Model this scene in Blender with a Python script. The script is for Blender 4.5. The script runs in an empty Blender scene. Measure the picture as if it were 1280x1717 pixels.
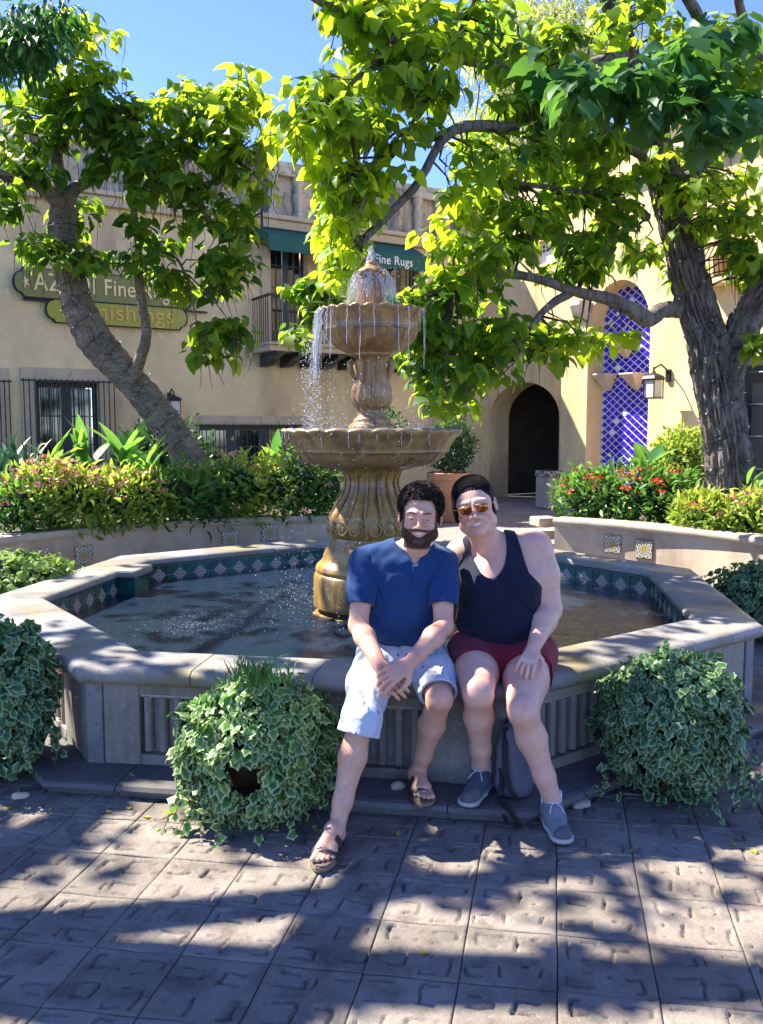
import bpy, math, random
import numpy as np
from mathutils import Vector, Matrix, noise
random.seed(7); RNG = np.random.default_rng(7)
R = math.radians
SC = bpy.context.scene
COL = SC.collection

# ------------------------------------------------------------------ camera, sky, sun, exposure
CAM_H = 1.7; FPX = 1450.0; PITCH = math.atan((858.5-720.0)/FPX)
cam_d = bpy.data.cameras.new('camera'); cam = bpy.data.objects.new('camera', cam_d); COL.objects.link(cam)
cam.location = (0, 0, CAM_H); cam.rotation_euler = (math.pi/2-PITCH, 0, 0)
cam_d.sensor_fit = 'VERTICAL'; cam_d.sensor_height = 36.0; cam_d.lens = 36.0*FPX/1717.0
cam_d.clip_start = 0.05; cam_d.clip_end = 2000
SC.camera = cam
SUN_AZ = Vector((-0.90, 0.42, 0)).normalized(); SUN_EL = R(50)
world = bpy.data.worlds.new("World"); SC.world = world; world.use_nodes = True
nt = world.node_tree; nt.nodes.clear()
sky = nt.nodes.new('ShaderNodeTexSky'); sky.sky_type = 'NISHITA'; sky.sun_disc = False
sky.sun_elevation = SUN_EL; sky.sun_rotation = math.atan2(SUN_AZ.x, SUN_AZ.y)
sky.air_density = 0.85; sky.dust_density = 0.05; sky.ozone_density = 4.0; sky.altitude = 2200
hs0 = nt.nodes.new('ShaderNodeHueSaturation'); hs0.inputs['Saturation'].default_value = 1.13; hs0.inputs['Hue'].default_value = .520; bg = nt.nodes.new('ShaderNodeBackground'); bg.inputs[1].default_value = 0.13
wo = nt.nodes.new('ShaderNodeOutputWorld')
nt.links.new(sky.outputs[0], hs0.inputs['Color']); nt.links.new(hs0.outputs[0], bg.inputs[0]); nt.links.new(bg.outputs[0], wo.inputs[0])
sd = bpy.data.lights.new('sun', 'SUN'); sun = bpy.data.objects.new('sun', sd); COL.objects.link(sun)
sd.energy = 4.7; sd.angle = R(0.53); sd.color = (1.0, 0.93, 0.82)
sv = Vector((SUN_AZ.x*math.cos(SUN_EL), SUN_AZ.y*math.cos(SUN_EL), math.sin(SUN_EL)))
sun.rotation_euler = sv.to_track_quat('Z', 'Y').to_euler()
vs = SC.view_settings; vs.view_transform = 'Standard'; vs.look = 'None'; vs.gamma = 1.0; vs.exposure = 1.98
vs.use_curve_mapping = False
SC.cycles.max_bounces = 7; SC.cycles.diffuse_bounces = 3; SC.cycles.glossy_bounces = 3
SC.cycles.transmission_bounces = 4; SC.cycles.transparent_max_bounces = 8
SC.cycles.caustics_reflective = False; SC.cycles.caustics_refractive = False

# ------------------------------------------------------------------ measuring helpers (pixel of the photo -> place in the world)
_c, _s = math.cos(PITCH), math.sin(PITCH)
def ray(px, py):
    a = (px-640.0)/FPX; b = (858.5-py)/FPX
    return Vector((a, _c+b*_s, -_s+b*_c))
def P(px, py, Y):
    r = ray(px, py); t = Y/r.y
    return Vector((r.x*t, Y, CAM_H+r.z*t))
def G(px, py, z=0.0):
    r = ray(px, py); t = (z-CAM_H)/r.z
    return Vector((r.x*t, r.y*t, z))

# ------------------------------------------------------------------ object helpers
def thing(name, label, cat, loc=(0, 0, 0), group=None, rz=0):
    o = bpy.data.objects.new(name, None); COL.objects.link(o)
    o.location = loc; o.rotation_euler = (0, 0, rz); o.empty_display_size = 0.1
    o['label'] = label; o['category'] = cat
    if group: o['group'] = group
    return o
def tag(o, label=None, cat=None, group=None, kind=None):
    if label: o['label'] = label
    if cat: o['category'] = cat
    if group: o['group'] = group
    if kind: o['kind'] = kind
    return o
class MB:
    def __init__(s): s.v = []; s.f = []; s.m = []
    def add(s, vs_, fs, m=0):
        n = len(s.v); s.v += [tuple(p) for p in vs_]; s.f += [tuple(i+n for i in f) for f in fs]; s.m += [m]*len(fs)
    def box(s, c, d, rz=0.0, M=None, m=0):
        c = Vector(c); hx, hy, hz = d[0]/2, d[1]/2, d[2]/2
        Rm = M if M is not None else Matrix.Rotation(rz, 3, 'Z')
        vs_ = [c+Rm@Vector((x*hx, y*hy, z*hz)) for z in (-1, 1) for y in (-1, 1) for x in (-1, 1)]
        s.add(vs_, [(0, 2, 3, 1), (4, 5, 7, 6), (0, 1, 5, 4), (2, 6, 7, 3), (0, 4, 6, 2), (1, 3, 7, 5)], m)
    def tube(s, pts, rad, seg=8, cap=True, m=0, jit=0.0):
        pts = [Vector(p) for p in pts]; n = len(pts)
        if not hasattr(rad, '__len__'): rad = [rad]*n
        up = Vector((0.13, 0.21, 1)).normalized(); rings = []
        for i, p in enumerate(pts):
            t = (pts[min(i+1, n-1)]-pts[max(i-1, 0)]).normalized()
            if i == 0:
                a = t.cross(up)
                if a.length < 0.1: a = t.cross(Vector((1, 0, 0)))
                a.normalize()
            else: a = (a-t*a.dot(t)).normalized()
            b = t.cross(a)
            for k in range(seg):
                q = 2*math.pi*k/seg; rr = rad[i]*(1+(random.uniform(-jit, jit) if jit else 0))
                rings.append(p+(a*math.cos(q)+b*math.sin(q))*rr)
        fs = [(i*seg+k, i*seg+(k+1) % seg, (i+1)*seg+(k+1) % seg, (i+1)*seg+k) for i in range(n-1) for k in range(seg)]
        if cap: fs += [tuple(range(seg-1, -1, -1)), tuple((n-1)*seg+k for k in range(seg))]
        s.add(rings, fs, m)
    def lathe(s, prof, c=(0, 0, 0), seg=32, m=0, fn=None, cap=True):
        c = Vector(c); vs_ = []
        for j, (r, z) in enumerate(prof):
            for k in range(seg):
                a = 2*math.pi*k/seg; rr, zz = (r, z) if fn is None else fn(r, z, a, j)
                vs_.append(c+Vector((math.cos(a)*rr, math.sin(a)*rr, zz)))
        n = len(prof)
        fs = [(j*seg+k, j*seg+(k+1) % seg, (j+1)*seg+(k+1) % seg, (j+1)*seg+k) for j in range(n-1) for k in range(seg)]
        if cap: fs += [tuple(range(seg-1, -1, -1)), tuple((n-1)*seg+k for k in range(seg))]
        s.add(vs_, fs, m)
    def loft(s, rings, cap=True, m=0, closed=True):
        n = len(rings); g = len(rings[0]); vs_ = [p for r in rings for p in r]
        rg = range(g) if closed else range(g-1)
        fs = [(j*g+k, j*g+(k+1) % g, (j+1)*g+(k+1) % g, (j+1)*g+k) for j in range(n-1) for k in rg]
        if cap: fs += [tuple(range(g-1, -1, -1)), tuple((n-1)*g+k for k in range(g))]
        s.add(vs_, fs, m)
    def prism(s, poly, z0, z1, m=0):
        s.loft([[Vector((p[0], p[1], z0)) for p in poly], [Vector((p[0], p[1], z1)) for p in poly]], True, m)
    def sphere(s, c, r, seg=10, rings=6, m=0, sc=(1, 1, 1)):
        prof = [(max(1e-4, math.sin(math.pi*i/rings)), -math.cos(math.pi*i/rings)) for i in range(rings+1)]
        c = Vector(c); vs_ = []
        for (q, z) in prof:
            for k in range(seg):
                a = 2*math.pi*k/seg; vs_.append(c+Vector((math.cos(a)*q*r*sc[0], math.sin(a)*q*r*sc[1], z*r*sc[2])))
        n = rings+1
        s.add(vs_, [(j*seg+k, j*seg+(k+1) % seg, (j+1)*seg+(k+1) % seg, (j+1)*seg+k) for j in range(n-1) for k in range(seg)], m)
    def mesh(s, name, mats, smooth=False, org=None):
        me = bpy.data.meshes.new(name)
        vv = s.v if org is None else [(p[0]-org[0], p[1]-org[1], p[2]-org[2]) for p in s.v]
        me.from_pydata(vv, [], s.f)
        for mt in (mats if isinstance(mats, (list, tuple)) else [mats]): me.materials.append(mt)
        if any(s.m): me.polygons.foreach_set('material_index', s.m)
        if smooth:
            me.polygons.foreach_set('use_smooth', [True]*len(me.polygons)); me.set_sharp_from_angle(angle=R(48))
        me.update(); return me
def link(name, me, parent=None, loc=None, bevel=0):
    o = bpy.data.objects.new(name, me); COL.objects.link(o)
    if parent: o.parent = parent
    if loc is not None: o.location = loc
    if bevel:
        b = o.modifiers.new('b', 'BEVEL'); b.width = bevel; b.segments = 2; b.limit_method = 'ANGLE'; b.angle_limit = R(40)
    return o
def wloc(o):
    l = Vector(o.location)
    while o.parent: o = o.parent; l += Vector(o.location)
    return l
def obj(name, mb, mats, parent=None, smooth=False, bevel=0, org=None):
    """mesh given in world coordinates, linked under its parent"""
    base = wloc(parent) if parent else Vector((0, 0, 0))
    return link(name, mb.mesh(name, mats, smooth, org=base+(Vector(org)-base if org is not None else Vector())), parent,
                (Vector(org)-base) if org is not None else None, bevel)
def struct(name, mb, mats, smooth=False, bevel=0):
    o = obj(name, mb, mats, None, smooth, bevel); o['kind'] = 'structure'; return o

# ------------------------------------------------------------------ materials
def _mix(t, fac, a, b, blend='MIX'):
    n = t.nodes.new('ShaderNodeMix'); n.data_type = 'RGBA'; n.blend_type = blend
    for sock, val in ((n.inputs[0], fac), (n.inputs[6], a), (n.inputs[7], b)):
        if isinstance(val, (int, float)): sock.default_value = val
        elif isinstance(val, tuple): sock.default_value = (*val[:3], 1)
        else: t.links.new(val, sock)
    return n.outputs[2]
def _ramp(t, src, p0, p1):
    n = t.nodes.new('ShaderNodeMapRange'); n.clamp = True
    t.links.new(src, n.inputs[0]); n.inputs[1].default_value = p0; n.inputs[2].default_value = p1
    return n.outputs[0]
def _noise(t, co, scale, detail=4, rough=0.6, sc=None):
    if sc:
        mp = t.nodes.new('ShaderNodeMapping'); mp.inputs['Scale'].default_value = sc; t.links.new(co, mp.inputs[0]); co = mp.outputs[0]
    n = t.nodes.new('ShaderNodeTexNoise'); n.inputs['Scale'].default_value = scale; n.inputs['Detail'].default_value = detail
    n.inputs['Roughness'].default_value = rough; t.links.new(co, n.inputs['Vector']); return n.outputs['Fac']
def base_mat(name, rough=0.8, spec=0.4):
    m = bpy.data.materials.new(name); m.use_nodes = True; t = m.node_tree
    b = t.nodes['Principled BSDF']; b.inputs['Roughness'].default_value = rough; b.inputs['Specular IOR Level'].default_value = spec
    g = t.nodes.new('ShaderNodeNewGeometry')
    return m, t, b, g.outputs['Position']
def stone(name, c1, c2, c3=None, rough=0.85, s1=3.0, s2=40.0, bump=0.3, bs=60.0, spec=0.3, streak=None, c4=None, wet=None, bdist=0.004, rnd=0.0):
    """mottled material: c1/c2 by broad noise, c3 by finer specks, c4 by tall narrow streaks"""
    m, t, b, pos = base_mat(name, rough, spec)
    n1 = _noise(t, pos, s1, 5); col = _mix(t, _ramp(t, n1, 0.38, 0.64), c1, c2)
    if c3:
        n2 = _noise(t, pos, s2, 3, 0.7); col = _mix(t, _ramp(t, n2, 0.55, 0.72), col, c3)
    if c4:
        n3 = _noise(t, pos, 1.0, 4, 0.6, sc=streak); col = _mix(t, _ramp(t, n3, 0.5, 0.72), col, c4)
    if rnd:
        oi = t.nodes.new('ShaderNodeObjectInfo'); hs = t.nodes.new('ShaderNodeHueSaturation')
        mr = t.nodes.new('ShaderNodeMapRange'); t.links.new(oi.outputs['Random'], mr.inputs[0]); mr.inputs[3].default_value = 1-rnd; mr.inputs[4].default_value = 1+rnd
        t.links.new(mr.outputs[0], hs.inputs['Value']); t.links.new(col, hs.inputs['Color']); col = hs.outputs[0]
    t.links.new(col, b.inputs['Base Color'])
    if wet:
        nw = _noise(t, pos, 2.2, 4); r2 = _ramp(t, nw, 0.42, 0.6)
        mr = t.nodes.new('ShaderNodeMapRange'); t.links.new(r2, mr.inputs[0]); mr.inputs[3].default_value = rough; mr.inputs[4].default_value = wet
        t.links.new(mr.outputs[0], b.inputs['Roughness'])
    if bump:
        nb = _noise(t, pos, bs, 5, 0.65); bn = t.nodes.new('ShaderNodeBump'); bn.inputs['Strength'].default_value = bump
        bn.inputs['Distance'].default_value = bdist; t.links.new(nb, bn.inputs['Height']); t.links.new(bn.outputs[0], b.inputs['Normal'])
    return m
def plain(name, c, rough=0.5, metal=0.0, spec=0.5, var=0.15, emit=None):
    m, t, b, pos = base_mat(name, rough, spec); b.inputs['Metallic'].default_value = metal
    n1 = _noise(t, pos, 18.0, 4); col = _mix(t, n1, tuple(x*(1-var) for x in c), tuple(min(1, x*(1+var)) for x in c))
    t.links.new(col, b.inputs['Base Color'])
    if emit: b.inputs['Emission Color'].default_value = (*c, 1); b.inputs['Emission Strength'].default_value = emit
    return m
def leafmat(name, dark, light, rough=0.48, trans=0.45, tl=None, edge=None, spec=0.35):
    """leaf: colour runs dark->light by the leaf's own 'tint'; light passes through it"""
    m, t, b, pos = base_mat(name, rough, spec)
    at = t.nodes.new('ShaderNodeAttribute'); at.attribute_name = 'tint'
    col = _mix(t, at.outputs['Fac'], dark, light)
    if edge:
        a2 = t.nodes.new('ShaderNodeAttribute'); a2.attribute_name = 'rim'
        nz = _noise(t, pos, 60.0, 3); ad = t.nodes.new('ShaderNodeMath'); ad.operation = 'ADD'; t.links.new(a2.outputs['Fac'], ad.inputs[0]); t.links.new(nz, ad.inputs[1])
        col = _mix(t, _ramp(t, ad.outputs[0], .98, 1.2), col, edge)
    t.links.new(col, b.inputs['Base Color'])
    tr = t.nodes.new('ShaderNodeBsdfTranslucent'); c2 = _mix(t, at.outputs['Fac'], tuple(x*1.6 for x in dark), tl or tuple(min(1, x*1.9) for x in light))
    t.links.new(c2, tr.inputs[0])
    mx = t.nodes.new('ShaderNodeMixShader'); mx.inputs[0].default_value = trans
    t.links.new(b.outputs[0], mx.inputs[1]); t.links.new(tr.outputs[0], mx.inputs[2])
    t.links.new(mx.outputs[0], t.nodes['Material Output'].inputs[0]); return m

M = {}
M['paver'] = stone('paver_concrete', (.150, .126, .100), (.225, .192, .155), (.33, .29, .24), s1=3.2, s2=190, bump=.8, bs=150, bdist=.004, rough=.85, rnd=.16, c4=(.085, .07, .06), streak=(7, 7, 7))
M['sand'] = stone('joint_sand', (.05, .045, .04), (.09, .08, .07), bs=200)
M['plaza'] = stone('plaza_ground', (.20, .18, .155), (.27, .235, .20), (.12, .10, .09), s1=1.5, s2=9)
M['coping'] = stone('coping_concrete', (.19, .195, .195), (.29, .265, .225), (.14, .13, .10), s1=2.6, s2=34, bump=.6, bs=80, c4=(.20, .155, .06), streak=(1.7, 1.7, 1.7), wet=.35, rnd=.10)
M['basin'] = stone('basin_stone', (.30, .265, .215), (.22, .20, .17), (.37, .33, .27), s1=4, s2=30, bump=.45, bs=70, c4=(.17, .145, .11), streak=(8, 8, 1.3), rnd=.08)
M['pilaster'] = stone('pilaster_stone', (.17, .165, .165), (.25, .24, .225), (.12, .11, .10), s1=5, s2=26, bump=.5, bs=60)
M['step'] = stone('step_slate', (.09, .085, .083), (.14, .13, .12), (.18, .165, .15), s1=3, s2=60, bump=.3, bs=90, wet=.4, rnd=.15)
M['grout'] = plain('pale_grout', (.36, .36, .31), .9)
M['gold_stone'] = stone('golden_carved_stone', (.37, .22, .055), (.23, .13, .03), (.47, .31, .11), s1=5, s2=24, bump=.5, bs=70, rough=.42, wet=.2, spec=.5, c4=(.13, .07, .03), streak=(16, 16, 2.2))
M['brown_stone'] = stone('brown_carved_stone', (.38, .225, .085), (.23, .125, .045), (.48, .33, .16), s1=5, s2=30, bump=.5, bs=80, rough=.45, wet=.22, spec=.5, c4=(.13, .07, .045), streak=(14, 14, 1.6))
M['green_tile'] = stone('green_glazed_tile', (.004, .055, .042), (.008, .095, .07), s1=9, bump=.08, bs=20, rough=.12, spec=.6, rnd=.25)
M['lstucco'] = stone('tan_stucco', (.77, .615, .33), (.64, .50, .265), (.79, .64, .36), s1=.8, s2=5, bump=.25, bs=30, bdist=.01, c4=(.37, .27, .16), streak=(.9, .9, .28))
M['rstucco'] = stone('ochre_stucco', (.78, .585, .28), (.66, .48, .22), (.80, .61, .31), s1=.7, s2=6, bump=.25, bs=28, bdist=.01, c4=(.44, .31, .15), streak=(1.2, 1.2, .35))
M['parapet'] = stone('stained_parapet', (.56, .48, .34), (.38, .33, .25), (.20, .18, .15), s1=1.6, s2=7, bump=.4, bs=30, bdist=.01, c4=(.055, .05, .045), streak=(2.6, 2.6, .22))
M['trim'] = stone('stone_trim', (.53, .44, .29), (.45, .36, .23), (.36, .28, .17), s1=2.0, s2=9, bump=.3, bs=40)
M['cream'] = stone('cream_carved_stone', (.58, .48, .34), (.50, .40, .28), (.40, .33, .24), s1=3, s2=14)
M['pstucco'] = stone('planter_stucco', (.52, .42, .30), (.42, .33, .235), (.58, .48, .36), s1=1.4, s2=8, bump=.3, bs=40, c4=(.30, .22, .15), streak=(2, 2, .6))
M['pcoping'] = stone('planter_coping', (.46, .38, .29), (.36, .30, .225), (.28, .23, .17), s1=3, s2=18, bump=.4, bs=60)
M['iron'] = plain('black_iron', (.018, .018, .02), .45, .3)
M['frame_green'] = plain('dark_blue_green_paint', (.018, .03, .035), .4)
M['awning'] = plain('green_canvas', (.012, .10, .075), .8, var=.25)
M['white_paint'] = plain('white_paint', (.75, .74, .68), .6)
M['olive'] = plain('olive_sign_board', (.36, .33, .025), .45)
M['olive2'] = plain('dark_olive_sign_board', (.21, .20, .04), .5)
M['gilt'] = plain('gilt_letters', (.85, .66, .26), .4, .1)
M['gilt2'] = plain('ochre_letters', (.62, .40, .06), .4, .1)
M['terracotta'] = stone('terracotta', (.36, .13, .06), (.28, .095, .045), (.42, .20, .11), s1=6, s2=40, rough=.8)
M['terracotta2'] = stone('pale_terracotta', (.50, .24, .12), (.42, .18, .09), (.55, .33, .20), s1=3, s2=20, rough=.85)
M['dark_room'] = plain('dark_interior', (.02, .018, .016), .9)
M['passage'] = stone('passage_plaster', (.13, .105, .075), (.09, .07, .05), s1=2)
M['bark'] = stone('grey_bark', (.14, .115, .095), (.23, .195, .165), (.035, .028, .024), s1=6, s2=17, bump=1.0, bs=24, bdist=.03, c4=(.04, .033, .028), streak=(26, 26, 3.0))
M['bark2'] = stone('brown_bark', (.17, .135, .10), (.25, .205, .16), (.06, .045, .034), s1=6, s2=30, bump=1.0, bs=24, bdist=.02, c4=(.06, .045, .033), streak=(9, 9, 34))
M['twig'] = plain('twig', (.05, .037, .028), .8)
M['cat_leaf'] = leafmat('catalpa_leaf', (.035, .12, .012), (.18, .33, .02), trans=.6, tl=(.75, .90, .03))
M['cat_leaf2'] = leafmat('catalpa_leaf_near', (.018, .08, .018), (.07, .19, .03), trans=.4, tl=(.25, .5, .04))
M['pale_leaf'] = leafmat('pale_feathery_leaf', (.16, .22, .05), (.40, .42, .12), trans=.4, tl=(.7, .7, .2))
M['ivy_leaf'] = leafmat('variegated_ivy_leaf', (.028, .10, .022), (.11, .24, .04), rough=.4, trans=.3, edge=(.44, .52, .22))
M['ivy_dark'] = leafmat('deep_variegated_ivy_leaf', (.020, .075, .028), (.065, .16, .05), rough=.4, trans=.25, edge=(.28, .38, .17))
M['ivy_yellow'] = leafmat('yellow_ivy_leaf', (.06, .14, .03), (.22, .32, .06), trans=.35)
M['shrub_leaf'] = leafmat('bedding_leaf', (.025, .09, .015), (.13, .27, .03), trans=.4)
M['yshrub_leaf'] = leafmat('yellow_green_leaf', (.09, .18, .02), (.36, .42, .05), trans=.4)
M['hedge_leaf'] = leafmat('dark_hedge_leaf', (.012, .045, .012), (.05, .13, .025), trans=.25)
M['canna_leaf'] = leafmat('broad_canna_leaf', (.03, .13, .03), (.14, .33, .05), rough=.35, trans=.45, tl=(.4, .75, .08))
M['blade'] = leafmat('dark_sword_leaf', (.012, .05, .03), (.04, .11, .05), trans=.15)
M['pink'] = plain('coral_pink_petal', (.85, .33, .28), .6, var=.3)
M['red'] = plain('scarlet_petal', (.75, .06, .03), .6, var=.35)
M['glass_dark'] = plain('dark_window_glass', (.012, .014, .018), .06, spec=.9)
M['soil'] = stone('planter_soil', (.05, .035, .025), (.08, .06, .04))
M['core'] = stone('shaded_inner_leaves', (.010, .028, .010), (.02, .05, .015), s1=18, bump=1, bs=30, bdist=.03)  # near-black green; the shade inside the foliage is put into this colour
# ------------------------------------------------------------------ ground and pavement
g = MB(); g.add([(-150, -60, -.03), (150, -60, -.03), (150, 200, -.03), (-150, 200, -.03)], [(0, 1, 2, 3)]); struct('ground', g, M['sand'])
CX, CY = -0.072, 6.426; PC = Vector((CX, CY, 0))        # centre of the octagonal pool
V0a = math.atan2(4.096-CY, -1.474-CX); C8 = math.cos(math.pi/8)
RO = 2.719                                              # outer corner radius of the coping
def octa(r, z=0.0, k0=0): return [Vector((CX+r*math.cos(V0a+math.pi/4*k), CY+r*math.sin(V0a+math.pi/4*k), z)) for k in range(8)]
def oct_dist(x, y):                                     # distance from centre measured along face normals
    return max((x-CX)*math.cos(V0a+math.pi/8+math.pi/4*k)+(y-CY)*math.sin(V0a+math.pi/8+math.pi/4*k) for k in range(8))
pv = tag(bpy.data.objects.new('pavement', None), kind='structure'); COL.objects.link(pv)
CD = Vector((.194, .981, 0)).normalized(); RD = Vector((.9885, -.152, 0)); PS = .3005
P00 = G(935, 1662, 0)
def paver_mesh(idx):
    rg = np.random.default_rng(100+idx); L = PS-.003
    xs = np.concatenate([[-L/2, -L/2+.002], np.linspace(-L/2+.006, L/2-.006, 44), [L/2-.002, L/2]]); n = len(xs); X, Y = np.meshgrid(xs, xs, indexing='ij'); Z = np.zeros_like(X)
    e = np.minimum(L/2-np.abs(X), L/2-np.abs(Y)); Z -= .004*np.clip(1-e/.004, 0, 1)**1.5
    Z += .0006*np.sin(X*143+rg.random()*6)*np.cos(Y*119+rg.random()*6)+.0005*np.sin(X*260+Y*190)+.0020*np.sin(X*23+rg.random()*6)*np.cos(Y*19+rg.random()*6)
    for q in range(4):                  # partial rectangular imprints pressed into the concrete
        cx, cy = [(-.075, -.07), (.07, .07), (-.07, .075), (.075, -.075)][q]; cx += rg.uniform(-.015, .015); cy += rg.uniform(-.015, .015)
        w, h = rg.uniform(.035, .055), rg.uniform(.025, .05); wob = .003*np.sin(X*60+rg.random()*9)+.003*np.sin(Y*70+rg.random()*9)
        dx, dy = np.abs(X-cx+wob)-w, np.abs(Y-cy+wob)-h; d = np.maximum(dx, dy)
        keep = [dx > dy, dx <= dy][rg.integers(0, 2)] | ((X-cx)*rg.choice([-1, 1]) > 0)
        side = ((X-cx)*math.cos(q*2)+(Y-cy)*math.sin(q*2)) > rg.uniform(-.04, .01)
        Z -= np.where(side & keep, rg.uniform(.012, .021)*np.exp(-(d/.0046)**2), 0)
        Z -= np.where((d < 0), rg.uniform(0, .004), 0)
    V = np.stack([X, Y, Z], -1).reshape(-1, 3)
    # skew to the laid pattern
    W = V[:, :1]*np.array(RD)[None]+V[:, 1:2]*np.array(CD)[None]; W[:, 2] = V[:, 2]
    F = []
    for i in range(n-1):
        for j in range(n-1): a = i*n+j; F.append((a, a+n, a+n+1, a+1))
    # skirts
    ring = [i*n for i in range(n)]+[(n-1)*n+j for j in range(1, n)]+[i*n+n-1 for i in range(n-2, -1, -1)]+[j for j in range(n-2, 0, -1)]
    b = len(W); W = np.vstack([W, W[ring]-np.array([0, 0, .028])]); m = len(ring)
    for k in range(m): F.append((ring[k], b+k, b+(k+1) % m, ring[(k+1) % m]))
    me = bpy.data.meshes.new('paver'); me.from_pydata([tuple(p) for p in W], [], F); me.materials.append(M['paver'])
    me.polygons.foreach_set('use_smooth', [True]*len(F)); me.update(); return me
PAV = [paver_mesh(i) for i in range(9)]
STEP_A = RO*C8+.19; SZ = .065
for i in range(-14, 12):
    for j in range(-3, 13):
        c = P00+RD*(PS*(i-.5))+CD*(PS*(j+.5))
        if c.y < 1.75 or c.y > 5.6: continue
        if abs(c.x) > c.y*.49+.35 or oct_dist(c.x, c.y) < STEP_A-.22: continue
        o = link('paver', random.choice(PAV), pv, c+Vector((0, 0, random.uniform(-.003, .001))))
        o.rotation_euler = (R(random.uniform(-.35, .35)), R(random.uniform(-.35, .35)), random.choice([0, math.pi]))
# plaza beyond the individually built pavers
far = MB()
def ringquad(mb, rin, rout, z, k0=0, k1=8, m=0):
    a = octa(rin/C8, z); b = octa(rout/C8, z)
    for k in range(k0, k1): mb.add([a[k], b[k], b[(k+1) % 8], a[(k+1) % 8]], [(0, 1, 2, 3)], m)
ringquad(far, STEP_A-.05, 60, -.012, 2, 7)
far.add([octa((STEP_A-.05)/C8, -.012)[0], Vector((CX-2.0, 4.6, -.012)), Vector((-30, 5.4, -.012)), Vector((-60, 30, -.012)), octa((STEP_A-.05)/C8, -.012)[7]], [(0, 4, 3, 2, 1)])
struct('plaza', far, M['plaza'])
# fallen leaves on the pavers

# ------------------------------------------------------------------ octagonal basin
basin = thing('fountain_basin', 'octagonal grey stone pool basin with rounded coping the couple sits on', 'basin', (CX, CY, 0))
def side_frame(k):
    a = V0a+math.pi/4*k; b = a+math.pi/4; A = Vector((math.cos(a), math.sin(a), 0)); B = Vector((math.cos(b), math.sin(b), 0))
    t = (B-A).normalized(); n = Vector((t.y, -t.x, 0))
    if n.dot(A) < 0: n = -n
    return t, n
ZC = .555; AP = RO*C8; HT = math.tan(math.pi/8)
def sweep(mb, k, prof, s0, s1, m=0, ap=AP, mit0=False, mit1=False):
    """prof: (distance inward from the reference apothem, z); s in [-1,1] along the side"""
    t, n = side_frame(k); rings = []
    for end, s in ((0, s0), (1, s1)):
        ring = []
        for d, z in prof:
            half = (ap-d)*HT; u = s*ap*HT
            if (end == 0 and mit0): u = -half
            if (end == 1 and mit1): u = half
            u = max(-half, min(half, u))
            p = PC+n*(ap-d)+t*u; ring.append(Vector((p.x, p.y, z)))
        rings.append(ring)
    mb.loft(rings, True, m)
cop = [(.045, .468), (.012, .474), (-.006, .495), (-.012, .518), (-.004, .538), (.022, .552), (.06, .5555), (.33, .5545), (.36, .546), (.375, .528), (.372, .502), (.35, .488), (.06, .468)]
for k in range(8):
    cuts = [-1, -.36, .31, 1] if k % 2 else [-1, -.45, .12, .6, 1]
    for a, b in zip(cuts[:-1], cuts[1:]):
        mb = MB(); e = .0018
        dz = random.uniform(-.0012, .0012); pr = [(d+random.uniform(-.0015, .0015), z+dz) for d, z in cop]
        sweep(mb, k, pr, a+(e if a > -1 else 0), b-(e if b < 1 else 0), mit0=a == -1, mit1=b == 1)
        obj('coping_stone', mb, M['coping'], basin, True)
# mortar core under the coping joints
mb = MB()
for k in range(8): sweep(mb, k, [(.07, .40), (.07, .535), (.33, .535), (.33, .40)], -1, 1, mit0=True, mit1=True)
obj('mortar', mb, M['grout'], basin)
WA = AP-.055; ZB = .063
PZ0, PZ1 = .115, .415
for k in (7, 0, 1, 2, 3, 4, 5, 6):
    front = k in (7, 0, 1, 2)
    if not front:
        mb = MB(); sweep(mb, k, [(0, ZB-.1), (0, .49), (.24, .49), (.24, ZB-.1)], -1, 1, ap=WA, mit0=True, mit1=True); obj('wall_panel', mb, M['basin'], basin); continue
    t, n = side_frame(k); half = WA*HT
    f0, f1 = (-.74, .62) if k != 1 else (-.78, .70)
    def seg(name, s0, s1, z0, z1, d0, d1, mat, mt0=False, mt1=False, bev=.004):
        q = MB(); sweep(q, k, [(d0, z0), (d0, z1), (d1, z1), (d1, z0)], s0, s1, ap=WA, mit0=mt0, mit1=mt1); return obj(name, q, M[mat], basin, bevel=bev)
    wx = AP/WA
    sc_ = lambda s: s                                    # s runs on AP*HT ~ half side
    seg('pilaster', -1, -.925, ZB-.1, .49, -.012, .2, 'pilaster', mt0=True)
    seg('pilaster', .925, 1, ZB-.1, .49, -.012, .2, 'pilaster', mt1=True)
    seg('wall_block', -.9225, f0, ZB-.1, .49, .0, .2, 'basin'); seg('wall_block', f1, .9225, ZB-.1, .49, .0, .2, 'basin')
    seg('rail', f0+.002, f1-.002, PZ1, .49, .0, .2, 'basin'); seg('rail', f0+.002, f1-.002, ZB-.1, PZ0, .0, .2, 'basin')
    seg('panel_back', f0+.002, f1-.002, PZ0, PZ1, .05, .2, 'pilaster', bev=0)
    ua, ub = f0*WA*HT+.035, f1*WA*HT-.035; nf = int(round((ub-ua)/.076))
    for q in range(nf+1):
        u = ua+(ub-ua)*q/nf; c = PC+n*(WA-.028)+t*u
        fl = MB(); w = .021; prof = [(-w, 0), (-w*.8, .012), (-w*.35, .019), (w*.35, .019), (w*.8, .012), (w, 0), (w, -.02), (-w, -.02)]
        fl.loft([[c+t*a+n*b+Vector((0, 0, z)) for a, b in prof] for z in (PZ0+.012, PZ1-.012)])
        obj('flute', fl, M['basin'], basin)
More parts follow.
